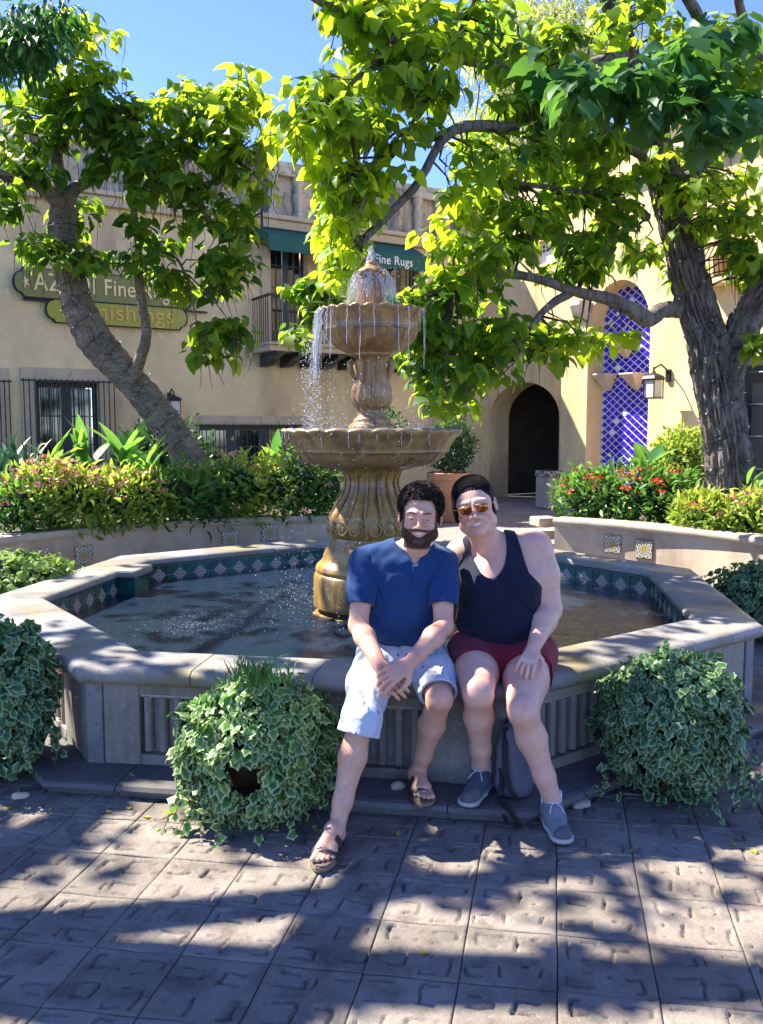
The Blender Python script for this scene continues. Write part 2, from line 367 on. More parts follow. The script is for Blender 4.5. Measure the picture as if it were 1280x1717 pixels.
# step of slate slabs round the foot
stp = [(.02, -.02), (.02, .018), (.008, .022), (-.012, .028), (-.018, .042), (-.006, .060), (.02, .065), (.36, .065), (.36, -.02)]
for k in range(8):
    N = 5 if k in (7, 0, 1, 2) else 2; cuts = [-1+2*i/N+(random.uniform(-.03, .03) if 0 < i < N else 0) for i in range(N+1)]
    for a, b in zip(cuts[:-1], cuts[1:]):
        q = MB(); dz = random.uniform(-.002, .002); e = .0025
        sweep(q, k, [(d, z+dz) for d, z in stp], (a+e if a > -1 else a)*1.1, (b-e if b < 1 else b)*1.1, ap=STEP_A, mit0=a == -1, mit1=b == 1)
        o = obj('step_slab', q, M['step'], basin)
q = MB()
for k in range(8): sweep(q, k, [(.035, -.02), (.035, .056), (.34, .056), (.34, -.02)], -1, 1, ap=STEP_A, mit0=True, mit1=True)
obj('step_grout', q, M['grout'], basin)
# glazed tiles inside
def diamond_mat():
    m, t, b, pos = base_mat('patterned_diamond_tile', .25, .5)
    tc = t.nodes.new('ShaderNodeTexCoord'); mp = t.nodes.new('ShaderNodeMapping'); mp.inputs['Rotation'].default_value = (0, 0, R(45)); t.links.new(tc.outputs['Object'], mp.inputs[0])
    def mth(op, a, b_=None):
        n = t.nodes.new('ShaderNodeMath'); n.operation = op
        for i, v in enumerate((a, b_)):
            if v is None: continue
            if isinstance(v, (int, float)): n.inputs[i].default_value = v
            else: t.links.new(v, n.inputs[i])
        return n.outputs[0]
    sp = t.nodes.new('ShaderNodeSeparateXYZ'); t.links.new(mp.outputs[0], sp.inputs[0])
    # small rosettes: rotated object coords, period .028
    S = 2*math.pi/.042
    f = mth('MULTIPLY', mth('COSINE', mth('MULTIPLY', sp.outputs[0], S)), mth('COSINE', mth('MULTIPLY', sp.outputs[1], S)))
    col = _mix(t, _ramp(t, f, .25, .45), (.46, .45, .38), (.05, .04, .09)); col = _mix(t, _ramp(t, f, -.35, -.75), col, (.42, .10, .06))
    t.links.new(col, b.inputs['Base Color']); return m
M['diamond'] = diamond_mat()
IA = AP-.335
back = MB()
for k in range(8): sweep(back, k, [(-.02, .05), (-.02, .50), (.006, .50), (.006, .05)], -1, 1, ap=IA, mit0=True, mit1=True)
obj('tile_bed', back, M['grout'], basin)
tile_me = {}
def tiles_on(k):
    t, n = side_frame(k); half = (IA-.006)*HT; N = int(round(2*half/.20)); w = 2*half/N
    Rm = Matrix(((-t.x, 0, -n.x), (-t.y, 0, -n.y), (0, 1, 0))).to_3x3()   # local x along wall, y up, z into the pool
    if 'g' not in tile_me:
        a = w/2-.0015; h = .0915; g1 = MB()
        g1.add([(-a, -h, 0), (a, -h, 0), (a, h, 0), (-a, h, 0), (-a+.003, -h+.003, .006), (a-.003, -h+.003, .006), (a-.003, h-.003, .006), (-a+.003, h-.003, .006)], [(4, 5, 6, 7), (0, 1, 5, 4), (1, 2, 6, 5), (2, 3, 7, 6), (3, 0, 4, 7)])
        tile_me['g'] = g1.mesh('tile', M['green_tile'])
        d1 = MB(); r = .064
        d1.add([(0, -r-.004, .007), (r+.004, 0, .007), (0, r+.004, .007), (-r-.004, 0, .007)], [(0, 1, 2, 3)], 1)
        d1.add([(0, -r, .0095), (r, 0, .0095), (0, r, .0095), (-r, 0, .0095)], [(0, 1, 2, 3)], 0)
        tile_me['d'] = d1.mesh('diamond_tile', [M['diamond'], M['grout']])
        l1 = MB(); l1.box((0, .082, .0075), (.0035, .032, .001)); l1.box((0, -.082, .0075), (.0035, .032, .001)); l1.box((.083, 0, .0075), (.028, .0035, .001)); l1.box((-.083, 0, .0075), (.028, .0035, .001))
        tile_me['l'] = l1.mesh('tile_joint', M['grout'])
    for q in range(N):
        u = -half+w*(q+.5); c = n*(IA-.006)+t*u+Vector((0, 0, .39))
        o = link('tile', tile_me['g'], basin, c); o.rotation_euler = Rm.to_euler()
        for nm in 'dl':
            p = link('diamond_tile' if nm == 'd' else 'tile_joint', tile_me[nm], o)
for k in (1, 2, 3, 4, 5, 6, 7): tiles_on(k)
# square stone pier that steps into the pool on the left side
t6, n6 = side_frame(6); pc = PC+n6*(IA-.10)-t6*.25*0
q = MB(); q.box(PC+n6*(IA-.06)+t6*(-.42)+Vector((0, 0, .25)), (.26, .20, .50), rz=math.atan2(t6.y, t6.x)); obj('pier', q, M['green_tile'], basin)
q = MB(); q.box(PC+n6*(IA-.02)+t6*(-.42)+Vector((0, 0, .522)), (.36, .34, .066), rz=math.atan2(t6.y, t6.x)); obj('pier_cap', q, M['coping'], basin, bevel=.02)
q = MB(); q.prism([(p.x, p.y) for p in octa((IA+.01)/C8)], .0, .06); obj('pool_floor', q, M['pilaster'], basin)
# ------------------------------------------------------------------ water in the pool
WZ = .345
def water_mesh():
    n = 190; xs = np.linspace(-2.5, 2.5, n); X, Y = np.meshgrid(xs, xs, indexing='ij')
    r = np.hypot(X, Y); Z = np.zeros_like(X); rg = np.random.default_rng(5)
    for q in range(46):                                   # many small crossing ripples, strongest where the water falls
        a = rg.uniform(0, 6.28); f = rg.uniform(14, 70); Z += .055/f*np.sin(f*(X*math.cos(a)+Y*math.sin(a))+rg.uniform(0, 6.28))*(.5+.5*np.sin(X*rg.uniform(1, 3)+Y*rg.uniform(1, 3)+q))
    Z *= (.35+1.15*np.exp(-((r-.75)/.55)**2))
    keep = np.ones_like(X, bool)
    for k in range(8):
        t, nn = side_frame(k); keep &= (X*nn.x+Y*nn.y) < IA+.004
    idx = -np.ones(n*n, int); kk = keep.ravel(); idx[kk] = np.arange(kk.sum())
    V = np.stack([X+CX, Y+CY, Z+WZ], -1).reshape(-1, 3)[kk]; F = []
    for i in range(n-1):
        for j in range(n-1):
            q = (idx[i*n+j], idx[(i+1)*n+j], idx[(i+1)*n+j+1], idx[i*n+j+1])
            if min(q) >= 0: F.append(q)
    me = bpy.data.meshes.new('pool_water'); me.from_pydata([tuple(p) for p in V], [], F); return me
m, t, b, pos = base_mat('pool_water', .05, .45)
n1 = _noise(t, pos, 1.5, 3); t.links.new(_mix(t, n1, (.006, .014, .028), (.012, .022, .040)), b.inputs['Base Color']); b.inputs['IOR'].default_value = 1.33
nb = _noise(t, pos, 26, 4, .6); bn = t.nodes.new('ShaderNodeBump'); bn.inputs['Strength'].default_value = .55; bn.inputs['Distance'].default_value = .02
t.links.new(nb, bn.inputs['Height']); t.links.new(bn.outputs[0], b.inputs['Normal']); M['water'] = m
me = water_mesh(); me.materials.append(M['water']); me.polygons.foreach_set('use_smooth', [True]*len(me.polygons))
w = link('pool_water', me); w['kind'] = 'structure'

# ------------------------------------------------------------------ tiered fountain
def zat(py): return P(624, py, CY).z
def rat(px): return px*CY/FPX
fo = thing('tiered_fountain', 'carved two-bowl stone fountain with golden lower pedestal standing in the pool', 'fountain', (CX, CY, .0))
C0 = Vector((CX, CY, 0))
q = MB(); q.prism([(p.x, p.y) for p in octa(.44)], .06, zat(1026)); obj('plinth', q, M['grout'], fo)
zt = zat(1026)
for k in range(8):
    t, n = side_frame(k); half = .44*C8*HT; N = 5; wd = 2*half/N
    for i in range(N):
        c = C0+n*(.44*C8+.004)+t*(-half+wd*(i+.5)); q = MB()
        q.box((c.x, c.y, zt-.125), (wd-.004, .010, .24), rz=math.atan2(t.y, t.x)); obj('plinth_tile', q, M['green_tile'], fo)
q = MB(); q.prism([(p.x, p.y) for p in octa(.455)], zt, zt+.02); obj('plinth_cap', q, M['gold_stone'], fo, bevel=.006)
def prof(pts): return [(rat(r), zat(y)) for y, r in pts]
def smoothp(pts, k=4):
    out = []; n = len(pts)
    for i in range(n-1):
        p0, p1, p2, p3 = pts[max(i-1, 0)], pts[i], pts[i+1], pts[min(i+2, n-1)]
        for j in range(k):
            u = j/k; out.append(tuple(.5*((2*p1[a])+(p2[a]-p0[a])*u+(2*p0[a]-5*p1[a]+4*p2[a]-p3[a])*u*u+(3*p1[a]-p0[a]-3*p2[a]+p3[a])*u**3) for a in range(2)))
    return out+[pts[-1]]
q = MB(); q.lathe(smoothp(prof([(1012, 97), (1010, 99), (985, 99), (962, 98), (957, 94), (952, 96), (944, 93), (936, 84), (928, 82)]), 3), C0, 64); obj('base_drum', q, M['gold_stone'], fo, True)
q = MB(); q.lathe(smoothp(prof([(928, 80), (922, 79), (914, 73), (906, 68), (899, 66)]), 3), C0, 64); obj('base_ring', q, M['gold_stone'], fo, True)
def gad(nl, dep, y0, y1, power=.6):
    z0, z1 = zat(y0), zat(y1)
    def fn(r, z, a, j):
        w_ = max(0, min(1, (z-z0)/(z1-z0+1e-9))); w_ = math.sin(math.pi*w_)**.5 if 0 < w_ < 1 else 0
        return r*(1-dep*w_*(1-abs(math.cos(a*nl/2))**power)), z
    return fn
# pedestal: lobed bulb with scroll volutes, waisted neck rising to the bowl
q = MB(); q.lathe(smoothp(prof([(902, 60), (895, 69), (886, 75), (874, 76), (860, 71), (845, 61), (828, 50), (812, 45), (800, 45), (791, 50), (785, 60)]), 5), C0, 96, fn=gad(16, .10, 902, 800)); obj('pedestal', q, M['gold_stone'], fo, True)
for k in range(8):                                         # volutes at the foot of the bulb
    a = V0a+math.pi/8+math.pi/4*k; r0 = rat(75.5)
    pts = []; 
    for i in range(26):
        u = i/25; th = u*3.6*math.pi; rr = .062*(1-u*.86); pts.append((rr*math.cos(th), rr*math.sin(th)))
    d = Vector((math.cos(a), math.sin(a), 0)); tt = Vector((-d.y, d.x, 0)); q = MB(); zc = zat(882)
    for sgn in (-1, 1):
        pp = [C0+d*(r0*(1-.5*((sgn*(.078-x))/r0)**2)-.008-.0*abs(x))+tt*(sgn*(.070-x))+Vector((0, 0, zc+z)) for x, z in pts]
        q.tube(pp, [.011*(1-.5*i/25) for i in range(26)], 6)
    obj('scroll', q, M['gold_stone'], fo, True)
for k in range(16):                                        # ribs running up the neck
    a = V0a+math.pi/8*k; d = Vector((math.cos(a), math.sin(a), 0)); q = MB()
    q.tube([C0+d*(rat(r)+.004)+Vector((0, 0, zat(y))) for y, r in [(862, 70), (845, 60), (828, 49), (812, 44.5), (800, 44.5), (791, 49)]], [.006, .009, .010, .010, .009, .006], 6); obj('rib', q, M['gold_stone'], fo, True)
def scallop(n, amp, ylo, yhi, lift):
    zl, zh = zat(ylo), zat(yhi)
    def fn(r, z, a, j):
        w_ = max(0, min(1, (z-zl)/(zh-zl))); c = abs(math.cos(a*n/2))
        return r*(1-amp*(1-c**.7)*(.35+.65*w_)), z-lift*w_*(1-c)
    return fn
# lower bowl in two parts: gadrooned underside and scalloped rim
q = MB(); q.lathe(smoothp(prof([(786, 64), (783, 74), (779, 95), (772, 112), (762, 122), (757, 125)]), 4), C0, 200, fn=lambda r, z, a, j: (r*(1-.035*(1-abs(math.cos(a*13))**.6)), z)); obj('bowl_underside', q, M['brown_stone'], fo, True)
q = MB(); q.lathe(smoothp(prof([(760, 122), (757, 129), (752, 130), (744, 134), (734, 141), (727, 149), (722, 152), (719, 150)]), 4)+[(rat(140), zat(720)), (rat(110), zat(727)), (rat(40), zat(732)), (.01, zat(732))], C0, 234, fn=scallop(26, .035, 757, 720, .012)); obj('lower_bowl', q, M['brown_stone'], fo, True)
q = MB(); q.lathe([(rat(147), zat(721)), (rat(148.8), zat(718.6)), (rat(146.5), zat(717.8)), (rat(143), zat(719))], C0, 234, fn=scallop(26, .02, 757, 720, .010), cap=False); obj('rim_edge', q, M['coping'], fo, True)
q = MB(); q.lathe([(.01, zat(722.3)), (rat(60), zat(722.3)), (rat(140), zat(722.3))], C0, 60, cap=False); obj('bowl_water', q, M['water'], fo, True)
# middle stem
q = MB(); q.lathe(smoothp(prof([(732, 40), (722, 40), (714, 38), (709, 32), (703, 30), (700, 26), (690, 22), (686, 24), (681, 30), (670, 34), (655, 34), (640, 29), (622, 25), (606, 25), (600, 30), (597, 37), (592, 38)]), 4), C0, 80, fn=gad(14, .12, 690, 610)); obj('stem', q, M['brown_stone'], fo, True)
for k in range(7):                                         # acanthus curls high on the stem
    a = V0a+2*math.pi/7*k; d = Vector((math.cos(a), math.sin(a), 0)); q = MB(); r1 = rat(26)
    q.tube([C0+d*(r1+o_)+Vector((0, 0, zat(y))) for y, o_ in [(640, .01), (628, .025), (616, .045), (608, .05), (604, .035), (609, .02), (614, .028)]], [.012, .018, .022, .02, .014, .010, .006], 7); obj('leaf_curl', q, M['brown_stone'], fo, True)
# upper bowl
q = MB(); q.lathe(smoothp(prof([(596, 34), (592, 42), (585, 56), (572, 70), (560, 76), (556, 77)]), 4), C0, 200, fn=lambda r, z, a, j: (r*(1-.05*(1-abs(math.cos(a*14))**.6)), z)); obj('bowl_underside', q, M['brown_stone'], fo, True)
q = MB(); q.lathe(smoothp(prof([(558, 75), (555, 79), (550, 78), (540, 80), (530, 85), (524, 90), (521, 91), (519, 89)]), 4)+[(rat(82), zat(522)), (rat(50), zat(530)), (.01, zat(532))], C0, 216, fn=scallop(24, .045, 556, 520, .014)); obj('upper_bowl', q, M['brown_stone'], fo, True)
# finial
q = MB(); q.lathe(smoothp(prof([(532, 22), (520, 22), (515, 17), (508, 19), (495, 22), (480, 21), (468, 17), (462, 20), (457, 24), (452, 20), (446, 12), (440, 10), (436, 3)]), 4), C0, 48, fn=gad(8, .16, 512, 464)); obj('finial', q, M['brown_stone'], fo, True)
q = MB()
for k in range(5):
    a = V0a+2*math.pi/5*k; d = Vector((math.cos(a), math.sin(a), 0)); q.tube([C0+d*rat(r)+Vector((0, 0, zat(y))) for y, r in [(472, 18), (466, 24), (462, 29), (465, 33)]], [.014, .014, .011, .008], 6)
obj('spout', q, M['brown_stone'], fo, True)

# ------------------------------------------------------------------ falling water
mw = bpy.data.materials.new('falling_water'); mw.use_nodes = True; t = mw.node_tree; b = t.nodes['Principled BSDF']
b.inputs['Base Color'].default_value = (.93, .96, 1, 1); b.inputs['Roughness'].default_value = .12; b.inputs['IOR'].default_value = 1.33; b.inputs['Transmission Weight'].default_value = .45
M['spray'] = mw
def drops(name, label, pts, rads, elong=1.0, cat='water'):
    ico = [(0, 0, 1), (.9, 0, 0), (0, .9, 0), (-.9, 0, 0), (0, -.9, 0), (0, 0, -1)]; fi = [(0, 1, 2), (0, 2, 3), (0, 3, 4), (0, 4, 1), (5, 2, 1), (5, 3, 2), (5, 4, 3), (5, 1, 4)]
    I = np.array(ico); V = (pts[:, None, :]+I[None]*rads[:, None, None]*np.array([1, 1, elong])).reshape(-1, 3)
    F = (np.array(fi)[None]+6*np.arange(len(pts))[:, None, None]).reshape(-1, 3)
    me = bpy.data.meshes.new(name); me.from_pydata([tuple(p) for p in V], [], [tuple(f) for f in F]); me.materials.append(M['spray'])
    me.polygons.foreach_set('use_smooth', [True]*len(me.polygons))
    return tag(link(name, me), label, cat, kind='stuff')
def strand(mb, p, v, tmax, r, jit=.004):
    n = 12; pts = []; rr = []
    for i in range(n):
        tt = tmax*i/(n-1); pts.append((p[0]+v[0]*tt+random.uniform(-jit, jit), p[1]+v[1]*tt+random.uniform(-jit, jit), p[2]+v[2]*tt-4.9*tt*tt)); rr.append(r*random.uniform(.45, 1.4)*(1-.5*i/n))
    mb.tube(pts, rr, 5)
PTS = []; RAD = []
def sprinkle(n, f, r0, r1):
    for _ in range(n): PTS.append(f()); RAD.append(random.uniform(r0, r1)*random.uniform(.5, 1))
q = MB(); zr, r_u = zat(522), rat(90)
camdir = math.atan2(-CY, -CX)
for _ in range(120):                                        # ragged sheet leaving the left of the upper bowl
    a = math.pi+random.gauss(0.05, .26); p = (CX+math.cos(a)*r_u, CY+math.sin(a)*r_u, zr+random.uniform(-.01, .0)); sp = random.uniform(.02, .16)
    strand(q, p, (math.cos(a)*sp, math.sin(a)*sp, 0), random.uniform(.10, .34), random.uniform(.0014, .0036), .010)
for _ in range(13):
    a = camdir+random.uniform(-1.3, 1.3); p = (CX+math.cos(a)*r_u, CY+math.sin(a)*r_u, zr-.004); strand(q, p, (math.cos(a)*.04, math.sin(a)*.04, 0), random.uniform(.15, .30), .003)
for _ in range(14):                                        # drips from the lower bowl
    a = camdir+random.uniform(-1.6, 1.6); rr = rat(149); strand(q, (CX+math.cos(a)*rr, CY+math.sin(a)*rr, zat(722)), (0, 0, 0), random.uniform(.06, .16), .003)
zf = zat(462)
for k in range(230):                                        # crown of jets round the finial
    a = random.uniform(0, 6.28); p = (CX+math.cos(a)*.10, CY+math.sin(a)*.10, zf+random.uniform(-.06, .02)); sp = random.uniform(.1, .5)
    strand(q, p, (math.cos(a)*sp, math.sin(a)*sp, random.uniform(.0, .6)), random.uniform(.12, .27), random.uniform(.0012, .0028), .009)
for k in range(26):
    a = random.uniform(0, 6.28); p = (CX+math.cos(a)*.012, CY+math.sin(a)*.012, zat(440)); sp = random.uniform(.0, .12); strand(q, p, (math.cos(a)*sp, math.sin(a)*sp, random.uniform(.8, 1.5)), random.uniform(.14, .24), .006, .006)
tag(obj('water_streams', q, M['spray'], None, True), 'white water streams spilling from the fountain finial and upper bowl', 'water', kind='stuff')
def d1():
    a = math.pi+random.gauss(.05, .3); rr = r_u+random.uniform(.0, .12); h = random.random()**.8; return (CX+math.cos(a)*rr, CY+math.sin(a)*rr, zat(560)-(zat(560)-zat(724))*h)
sprinkle(900, d1, .002, .0052)
def d2():
    a = random.uniform(0, 6.28); rr = random.uniform(.05, .42); return (CX+math.cos(a)*rr, CY+math.sin(a)*rr, random.uniform(zat(500), zat(440)))
sprinkle(500, d2, .0015, .004)
def d3():
    a = random.uniform(0, 6.28); rr = random.uniform(.30, .62); return (CX+math.cos(a)*rr, CY+math.sin(a)*rr, zat(722)+random.random()**3*.5)
sprinkle(1400, d3, .0018, .0048)
def d4():
    a = random.uniform(0, 6.28); rr = rat(149)+random.gauss(0, .05); return (CX+math.cos(a)*rr, CY+math.sin(a)*rr, random.uniform(WZ, zat(724)))
sprinkle(1500, d4, .0016, .0042)
def d5():
    a = random.uniform(0, 6.28); rr = .7+random.gauss(0, .3); return (CX+math.cos(a)*rr, CY+math.sin(a)*rr, WZ+random.random()**4*.35)
sprinkle(450, d5, .0018, .0045)
drops('water_droplets', 'scattered droplets falling around the fountain bowls into the pool', np.array(PTS), np.array(RAD), 1.7)
# foam where the fall lands left of the pedestal
PTS = []; RAD = []
fc = G(335, 1045, WZ); fd = G(480, 1000, WZ)
for _ in range(2600):
    c = fc if random.random() < .7 else fd; PTS.append((c.x+random.gauss(0, .20), c.y+random.gauss(0, .26), WZ+random.uniform(-.004, .006))); RAD.append(random.uniform(.0012, .0040))
drops('pool_foam', 'pale foam patch on the pool water left of the pedestal', np.array(PTS), np.array(RAD), .4)
# ------------------------------------------------------------------ buildings
CR = Vector((2.5, 22.0, 0)); LD = Vector((-.853, -.5225, 0)).normalized(); LN = Vector((.5225, -.853, 0)).normalized()
WD = Vector((.5225, -.853, 0)).normalized(); WN = Vector((-.853, -.5225, 0)).normalized()
class Wall:
    def __init__(s, o, d, n): s.o, s.d, s.n = Vector(o), d, n
    def hit(s, px, py, off=0.0):
        r = ray(px, py); o = s.o+s.n*off; k = (o-Vector((0, 0, CAM_H))).dot(s.n)/r.dot(s.n); p = Vector((0, 0, CAM_H))+r*k
        return (p-o).dot(s.d), p.z
    def t(s, px, off=0.0): return s.hit(px, 720, off)[0]
    def z(s, px, py, off=0.0): return s.hit(px, py, off)[1]
    def p(s, t, z, off=0.0): return s.o+s.d*t+s.n*off+Vector((0, 0, z))
    def rz(s): return math.atan2(s.d.y, s.d.x)
    def box(s, mb, t0, t1, z0, z1, o0, o1, m=0):
        c = s.p((t0+t1)/2, (z0+z1)/2, (o0+o1)/2); mb.box(c, (abs(t1-t0), abs(o1-o0), abs(z1-z0)), rz=s.rz(), m=m)
    def sheet(s, mb, t0, t1, z0, z1, holes, depth=.28, thick=.4, m=0):
        """wall face with rectangular or arched openings; holes: (t0,t1,z0,z1[,arch])"""
        ts = sorted(set([t0, t1]+[h[i] for h in holes for i in (0, 1)])); zs = sorted(set([z0, z1]+[h[i] for h in holes for i in (2, 3)]))
        inn = lambda t, z: any(h[0] < t < h[1] and h[2] < z < h[3] for h in holes)
        def quad(a, b, c, d): mb.add([a, b, c, d], [(0, 1, 2, 3)], m)
        for i in range(len(ts)-1):
            for j in range(len(zs)-1):
                if inn((ts[i]+ts[i+1])/2, (zs[j]+zs[j+1])/2): continue
                for off in (0, -thick): quad(s.p(ts[i], zs[j], off), s.p(ts[i+1], zs[j], off), s.p(ts[i+1], zs[j+1], off), s.p(ts[i], zs[j+1], off))
        for a, b in ((t0, t0), (t1, t1)): quad(s.p(a, z0), s.p(a, z1), s.p(a, z1, -thick), s.p(a, z0, -thick))
        quad(s.p(t0, z1), s.p(t1, z1), s.p(t1, z1, -thick), s.p(t0, z1, -thick))
        for h in holes:
            a, b, c, d = h[:4]
            if len(h) > 4:                                   # arched head: fill the spandrels, reveal follows the arch
                N = 20; r = (b-a)/2; hh = h[4]; cz = d-hh; arc = [((a+b)/2-r*math.cos(math.pi*i/N), cz+hh*math.sin(math.pi*i/N)) for i in range(N+1)]
                for i in range(N):
                    (x0, y0), (x1, y1) = arc[i], arc[i+1]
                    for off in (0, -depth): quad(s.p(x0, y0, off), s.p(x1, y1, off), s.p(x1, d, off), s.p(x0, d, off))
                    quad(s.p(x0, y0), s.p(x1, y1), s.p(x1, y1, -depth), s.p(x0, y0, -depth))
                quad(s.p(a, c), s.p(a, cz), s.p(a, cz, -depth), s.p(a, c, -depth)); quad(s.p(b, c), s.p(b, cz), s.p(b, cz, -depth), s.p(b, c, -depth))
            else:
                for q, r_ in (((a, c), (a, d)), ((b, c), (b, d)), ((a, d), (b, d)), ((a, c), (b, c))): quad(s.p(*q), s.p(*r_), s.p(*r_, -thick), s.p(*q, -thick))
LW = Wall(CR, LD, LN); RW = Wall(CR, WD, WN)
# ---- left building
lb = thing('stucco_building', 'long tan stucco two-storey building with stained parapet, behind the left tree', 'building', LW.p(8, 0))
zpar = LW.z(610, 294)
L = lambda px: LW.t(px)
def rect(x0, x1, y0, y1):
    xm = (x0+x1)/2; za_, zb_ = LW.z(xm, y1), LW.z(xm, y0); return (LW.t(x1), LW.t(x0), min(za_, zb_), max(za_, zb_))
o_w0 = rect(-75, -8, 860, 640); o_w1 = rect(62, 168, 865, 641); o_w2 = rect(333, 503, 800, 713)
o_d1 = rect(456, 516, 577, 402); o_d2 = rect(648, 700, 577, 425)
zf1 = LW.z(545, 384); zcor0, zcor1 = zf1-.16, zf1+.12
q = MB(); LW.sheet(q, -.4, 19, -.2, zcor1, [o_w0, o_w1, o_w2, o_d1, o_d2]); obj('wall', q, M['lstucco'], lb)
q = MB(); LW.box(q, -.4, 19, zcor1+.002, zpar-.32, -.42, -.06); obj('parapet', q, M['parapet'], lb)
q = MB(); LW.box(q, -.4, 19, zpar-.32, zpar-.16, -.48, .10); LW.box(q, -.4, 19, zpar-.158, zpar, -.5, .02); obj('parapet_cap', q, M['parapet'], lb, bevel=.02)
q = MB(); LW.box(q, -.3, 19, zcor0, zcor1-.1, 0, .16); LW.box(q, -.3, 19, zcor1-.1, zcor1, 0, .24); obj('cornice', q, M['trim'], lb, bevel=.02)
k = 0; tt = .1
while tt < 18.6:                                             # moulded shafts of the parapet, like a blind balustrade
    q = MB(); c = LW.p(tt, 0, .02); w = .14
    q.lathe([(w*.9, zcor1+.003), (w*.9, zcor1+.1), (w*.55, zcor1+.16), (w*.95, zcor1+.5), (w*.75, zpar-.75), (w*.6, zpar-.5), (w*.95, zpar-.42), (w*.95, zpar-.323)], c, 14); obj('parapet_shaft', q, M['parapet'], lb, True); tt += .62
def frame(W, h, w, dep, mat, parent, name='frame', proud=.05):
    a, b, c, d = h[:4]; q = MB()
    for (t0, t1, z0, z1) in ((a-w, a, c, d+w), (b, b+w, c, d+w), (a+.001, b-.001, d, d+w)): W.box(q, t0, t1, z0, z1, 0.001, proud)
    return obj(name, q, mat, parent, bevel=.008)
def grille(W, t0, t1, z0, z1, n, off, parent, r=.011):
    for i in range(n+1):
        t = t0+(t1-t0)*i/n; q = MB(); q.tube([W.p(t, z0, off), W.p(t, z1, off)], r, 5); obj('grille_bar', q, M['iron'], parent)
    for z in (z1-.04, z0+(z1-z0)*.42):
        q = MB(); W.box(q, t0-.05, t1+.05, z-.014, z+.014, off-.02, off+.02); obj('grille_rail', q, M['iron'], parent)
def french(W, h, off, parent, name='window', cols=2, rows=4, leaves=2, mat='frame_green', light=None):
    """glazed doors: timber frame, glass panes as sub-parts, dark room behind"""
    a, b, c, d = h[:4]; w = (b-a)/leaves
    back = MB(); W.box(back, a, b, c, d, off-.9, off-.88); 
    obj('room_back', back, M['dark_room'] if light is None else light, parent)
    for l in range(leaves):
        x0, x1 = a+w*l, a+w*(l+1); q = MB(); fw = min(.10, w*.16)
        W.box(q, x0, x0+fw, c, d, off, off+.05); W.box(q, x1-fw, x1-.004, c, d, off, off+.05); W.box(q, x0+fw, x1-fw-.004, c, c+.28, off, off+.05); W.box(q, x0+fw, x1-fw-.004, d-fw, d, off, off+.05)
        cw = (x1-x0-2*fw)/cols; rh = (d-fw-c-.28)/rows
        for i in range(1, cols): W.box(q, x0+fw+cw*i-.012, x0+fw+cw*i+.012, c+.28, d-fw, off+.01, off+.04)
        for j in range(1, rows): W.box(q, x0+fw, x1-fw, c+.28+rh*j-.012, c+.28+rh*j+.012, off+.012, off+.038)
        f = obj(name, q, M[mat], parent)
        for i in range(cols):
            for j in range(rows):
                g_ = MB(); W.box(g_, x0+fw+cw*i+.013, x0+fw+cw*(i+1)-.013, c+.28+rh*j+.013, c+.28+rh*(j+1)-.013, off+.022, off+.028); obj('pane', g_, M['glass_dark'], f)
for h, nb in ((o_w0, 8), (o_w1, 11)):
    frame(LW, h, .26, 0, M['trim'], lb, 'window_surround'); french(LW, h, -.22, lb)
    grille(LW, h[0]-.24, h[1]+.24, h[2]-.1, h[3]+.05, nb+6, .22, lb)
frame(LW, o_w2, .20, 0, M['trim'], lb, 'window_surround'); french(LW, o_w2, -.22, lb, cols=2, rows=2, leaves=3)
grille(LW, o_w2[0]-.1, o_w2[1]+.1, o_w2[2]-.1, o_w2[3]+.04, 26, .20, lb, .008)
for h in (o_d1, o_d2):
    frame(LW, h, .22, 0, M['trim'], lb, 'door_surround'); french(LW, h, -.2, lb, name='balcony_door', cols=2, rows=4, leaves=2)
# balcony
bt0, bt1 = LW.t(700), LW.t(424); zb = LW.z(470, 583)
q = MB(); LW.box(q, bt0, bt1, zb-.16, zb, .03, .95); LW.box(q, bt0-.05, bt1+.05, zb-.04, zb+.02, .03, 1.02); obj('balcony_slab', q, M['trim'], lb, bevel=.015)
tt = bt0+.1
while tt < bt1:
    q = MB(); pr = [(.02, zb-.162), (.92, zb-.162), (.90, zb-.24), (.6, zb-.30), (.35, zb-.42), (.02, zb-.44)]
    q.loft([[LW.p(t_, z, o) for o, z in pr] for t_ in (tt, tt+.16)]); obj('corbel', q, M['frame_green'], lb); tt += .48
q = MB(); LW.box(q, bt0, bt1, zb+.95, zb+1.0, .88, .93); LW.box(q, bt1-.045, bt1, zb+.952, zb+.998, .03, .879); obj('balcony_rail', q, M['iron'], lb)
tt = bt0
while tt < bt1:
    q = MB(); q.tube([LW.p(tt, zb+.02, .905), LW.p(tt, zb+.96, .905)], .011, 5); obj('baluster', q, M['iron'], lb); tt += .105
for i in range(8):
    q = MB(); q.tube([LW.p(bt1-.02, zb+.02, .05+i*.11), LW.p(bt1-.02, zb+.96, .05+i*.11)], .011, 5); obj('baluster', q, M['iron'], lb)
# iron bracket at the cornice
q = MB(); z0 = LW.z(435, 380); tb = LW.t(441, .6); q.tube([LW.p(tb+.35, z0-.1, .05), LW.p(tb+.1, z0+.06, .4), LW.p(tb, z0+.12, .7)], .02, 6); q.tube([LW.p(tb, z0+.35, .7), LW.p(tb, z0-.35, .7)], .025, 6); q.sphere(LW.p(tb, z0+.38, .7), .05)
obj('iron_bracket', q, M['iron'], lb)
